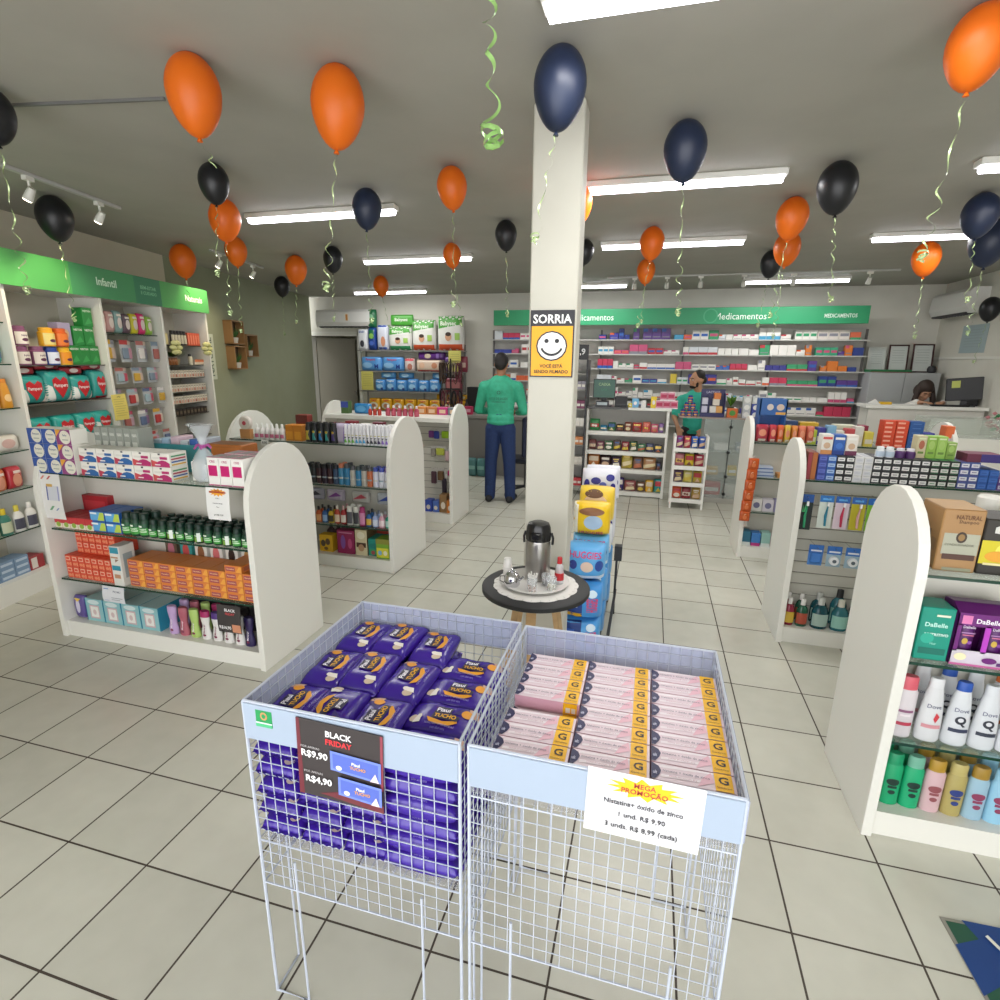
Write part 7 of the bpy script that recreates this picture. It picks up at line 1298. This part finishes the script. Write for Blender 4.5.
for sx in (-1, 1): sh = Vector((sx * .20, 0, 1.395)); el = Vector((sx * .275, .03, 1.12)); wr = Vector((sx * .175, .21, 1.085)); E += [('c', sh, el, .072, .056, 1), ('c', el, wr, .054, .040, 1)]
sh_ = blob(E, 'shirt', GT, .010, 6, t)
m = MB(); m.decal(lambda a, b, e: (-.12 + a, -.122 - e - .010 * math.cos((a - .12) * 9), 1.20 + b), .24, .16, [('e', .5, .86, .09, .13, '#175a44'), ('e', .5, .86, .06, .09, '#2f9a78'), ('t', 'REDE DE SAÚDE', .5, .45, .16, .9, '#247a5e'), ('t', 'FARMÁCIAS', .5, .2, .14, .7, '#247a5e')]); m.obj('back_print', t)
E = [seg((-.05, 0, .93), (.05, 0, .93), .12, .12, fl=.9), seg((0, 0, .98), (0, 0, 1.03), .150, .148, fl=.74)]
for sx in (-1, 1): E += [seg((sx * .085, 0, .90), (sx * .115, 0, .50), .104, .078), seg((sx * .115, 0, .50), (sx * .128, .01, .07), .078, .068)]
blob(E, 'trousers', JN, .010, 5, t)
for sx in (-1, 1): blob([seg((sx * .13, -.04, .045), (sx * .155, .15, .038), .045, .040), ('s', (sx * .13, -.05, .04), (.045, .05, .042))], 'shoe', '#17171a', .008, 4, t)
blob([('s', q(0, .022, .036), (.085, .098, .100)), ('s', q(0, .06, -.01), (.072, .055, .07))], 'hair', '#15100e', .008, 3, t)
# --- attendant behind the counter, head turned to the left ---
t = empty('person', (.07, 6.45, 0), 0, 'person with beard and teal polo shirt looking left behind the cashier counter', 'person')
R_ = Matrix.Rotation(-1.15, 3, 'Z') @ Matrix.Rotation(-.12, 3, 'X'); R_ = Matrix.Rotation(-1.1, 3, 'Z')
E = []; q = head(E, (-.035, -.06, 1.475), R_)
E += [seg((.01, -.02, 1.27), (-.02, -.045, 1.42), .058, .054), seg((0, 0, .80), (0, 0, 1.22), .13, .14, fl=.65), seg((-.12, 0, 1.22), (.12, 0, 1.22), .06, .06)]
for sx in (-1, 1):
    E += [seg((sx * .09, 0, .78), (sx * .11, .02, .42), .085, .055), seg((sx * .11, .02, .42), (sx * .11, .0, .06), .053, .036), seg((sx * .11, .02, .04), (sx * .12, -.10, .03), .035, .028)]
arms = {-1: ((-.20, 0, 1.20), (-.28, -.08, .98), (-.23, -.24, .86)), 1: ((.20, 0, 1.20), (.26, -.10, 1.00), (.10, -.27, .86))}
for sx, (sh, el, wr) in arms.items(): E += [('c', Vector(sh), Vector(el), .048, .038, 1), ('c', Vector(el), Vector(wr), .036, .026, 1)]; hand(E, wr, (Vector(wr) - Vector(el)).normalized() + Vector((0, 0, -.1)), (0, .3, 1), (sx, 0, 0), 1, .5)
blob(E, 'body', SK2, .009, 4, t); face(t, q, R_)
E = [('s', (0, 0, .78), (.168, .125, .06)), seg((0, 0, .90), (0, 0, 1.18), .165, .185, fl=.66), seg((-.14, 0, 1.225), (.14, 0, 1.225), .070, .070), seg((0, -.01, 1.25), (0, -.02, 1.29), .085, .070)]
for sx, (sh, el, wr) in arms.items(): sh = Vector(sh); el = Vector(el); E += [('c', sh, sh.lerp(el, .75), .073, .063, 1)]
blob(E, 'polo_shirt', GT2, .010, 5, t)
E = [('s', (0, 0, .76), (.158, .118, .06))]
for sx in (-1, 1): E += [seg((sx * .09, 0, .78), (sx * .11, .02, .42), .10, .08), seg((sx * .11, .02, .42), (sx * .11, 0, .08), .08, .068)]
blob(E, 'trousers', '#23262c', .011, 5, t)
blob([('s', q(0, .030, .055), (.080, .088, .082)), ('s', q(0, .07, .0), (.07, .05, .06))], 'hair', '#1a120d', .008, 3, t)
blob([('s', q(0, -.046, -.088), (.046, .040, .028)), ('s', q(.05, -.015, -.06), (.018, .035, .035)), ('s', q(-.05, -.015, -.06), (.018, .035, .035))], 'beard', '#1c130e', .007, 3, t)
# --- woman bent over the pharmacist counter ---
t = empty('person', (2.72, 6.62, 0), 0, 'person with long brown hair in white coat looking down behind the pharmacist counter', 'person')
R_ = Matrix.Rotation(.10, 3, 'Z') @ Matrix.Rotation(.50, 3, 'X')
E = []; q = head(E, (0, -.10, 1.385), R_, .96)
E += [seg((0, .0, 1.20), (0, -.05, 1.32), .048, .046), seg((0, .05, .70), (0, .02, 1.14), .12, .12, fl=.65), seg((-.10, .02, 1.16), (.10, .02, 1.16), .05, .05)]
for sx in (-1, 1): E += [seg((sx * .08, .04, .70), (sx * .10, -.22, .62), .08, .06), seg((sx * .10, -.22, .60), (sx * .10, -.20, .10), .05, .034), seg((sx * .1, -.2, .05), (sx * .1, -.28, .03), .032, .026), ('c', Vector((sx * .17, .02, 1.14)), Vector((sx * .24, -.10, 1.14)), .042, .036, 1), ('c', Vector((sx * .24, -.10, 1.14)), Vector((sx * .12, -.32, 1.265)), .034, .024, 1)]; hand(E, (sx * .12, -.33, 1.268), (-sx * .6, -.7, .0), (0, 0, 1), (sx, -.4, 0), .92, .25)
blob(E, 'body', M('#b08468', .55), .009, 4, t); face(t, q, R_, closed=True, browc='#2a1a12')
E = [seg((0, .05, .68), (0, .02, 1.10), .155, .155, fl=.74), seg((-.12, .02, 1.155), (.12, .02, 1.155), .062, .062), seg((0, .02, 1.17), (0, .0, 1.21), .08, .06)]
for sx in (-1, 1): E += [('c', Vector((sx * .17, .02, 1.14)), Vector((sx * .24, -.10, 1.14)), .062, .054, 1), ('c', Vector((sx * .24, -.10, 1.14)), Vector((sx * .14, -.29, 1.262)), .052, .038, 1)]
blob(E, 'white_coat', M('#d4d2cb', .7), .010, 5, t)
E = [('s', q(0, .020, .048), (.086, .098, .095), (.5, 0, .1)), ('s', q(0, .075, -.03), (.085, .05, .09))]
for sx in (-1, 1): a_ = q(sx * .075, .01, .04); E += [('c', a_, a_ + Vector((sx * .028, -.01, -.14)), .030, .034, 1), ('c', a_ + Vector((sx * .028, -.01, -.14)), a_ + Vector((sx * .01, -.02, -.235)), .034, .018, 1)]
blob(E, 'hair', '#2c1d15', .008, 3, t)
t = empty('stool', (2.72, 6.67, 0), 0, 'plain stool under the seated person behind the pharmacist counter', 'stool')
m = MB(); m.lathe([(.17, .56), (.18, .57), (.18, .60), (.16, .61)], '#2a2a2e', 20); m.obj('seat', t); m = MB(); m.tube([(0, 0, .02), (0, 0, .56)], .025, STEEL, 8); m.lathe([(.19, 0), (.19, .02), (.03, .04)], STEEL, 20); m.obj('base', t)

bpy.data.scenes.remove(TMP)
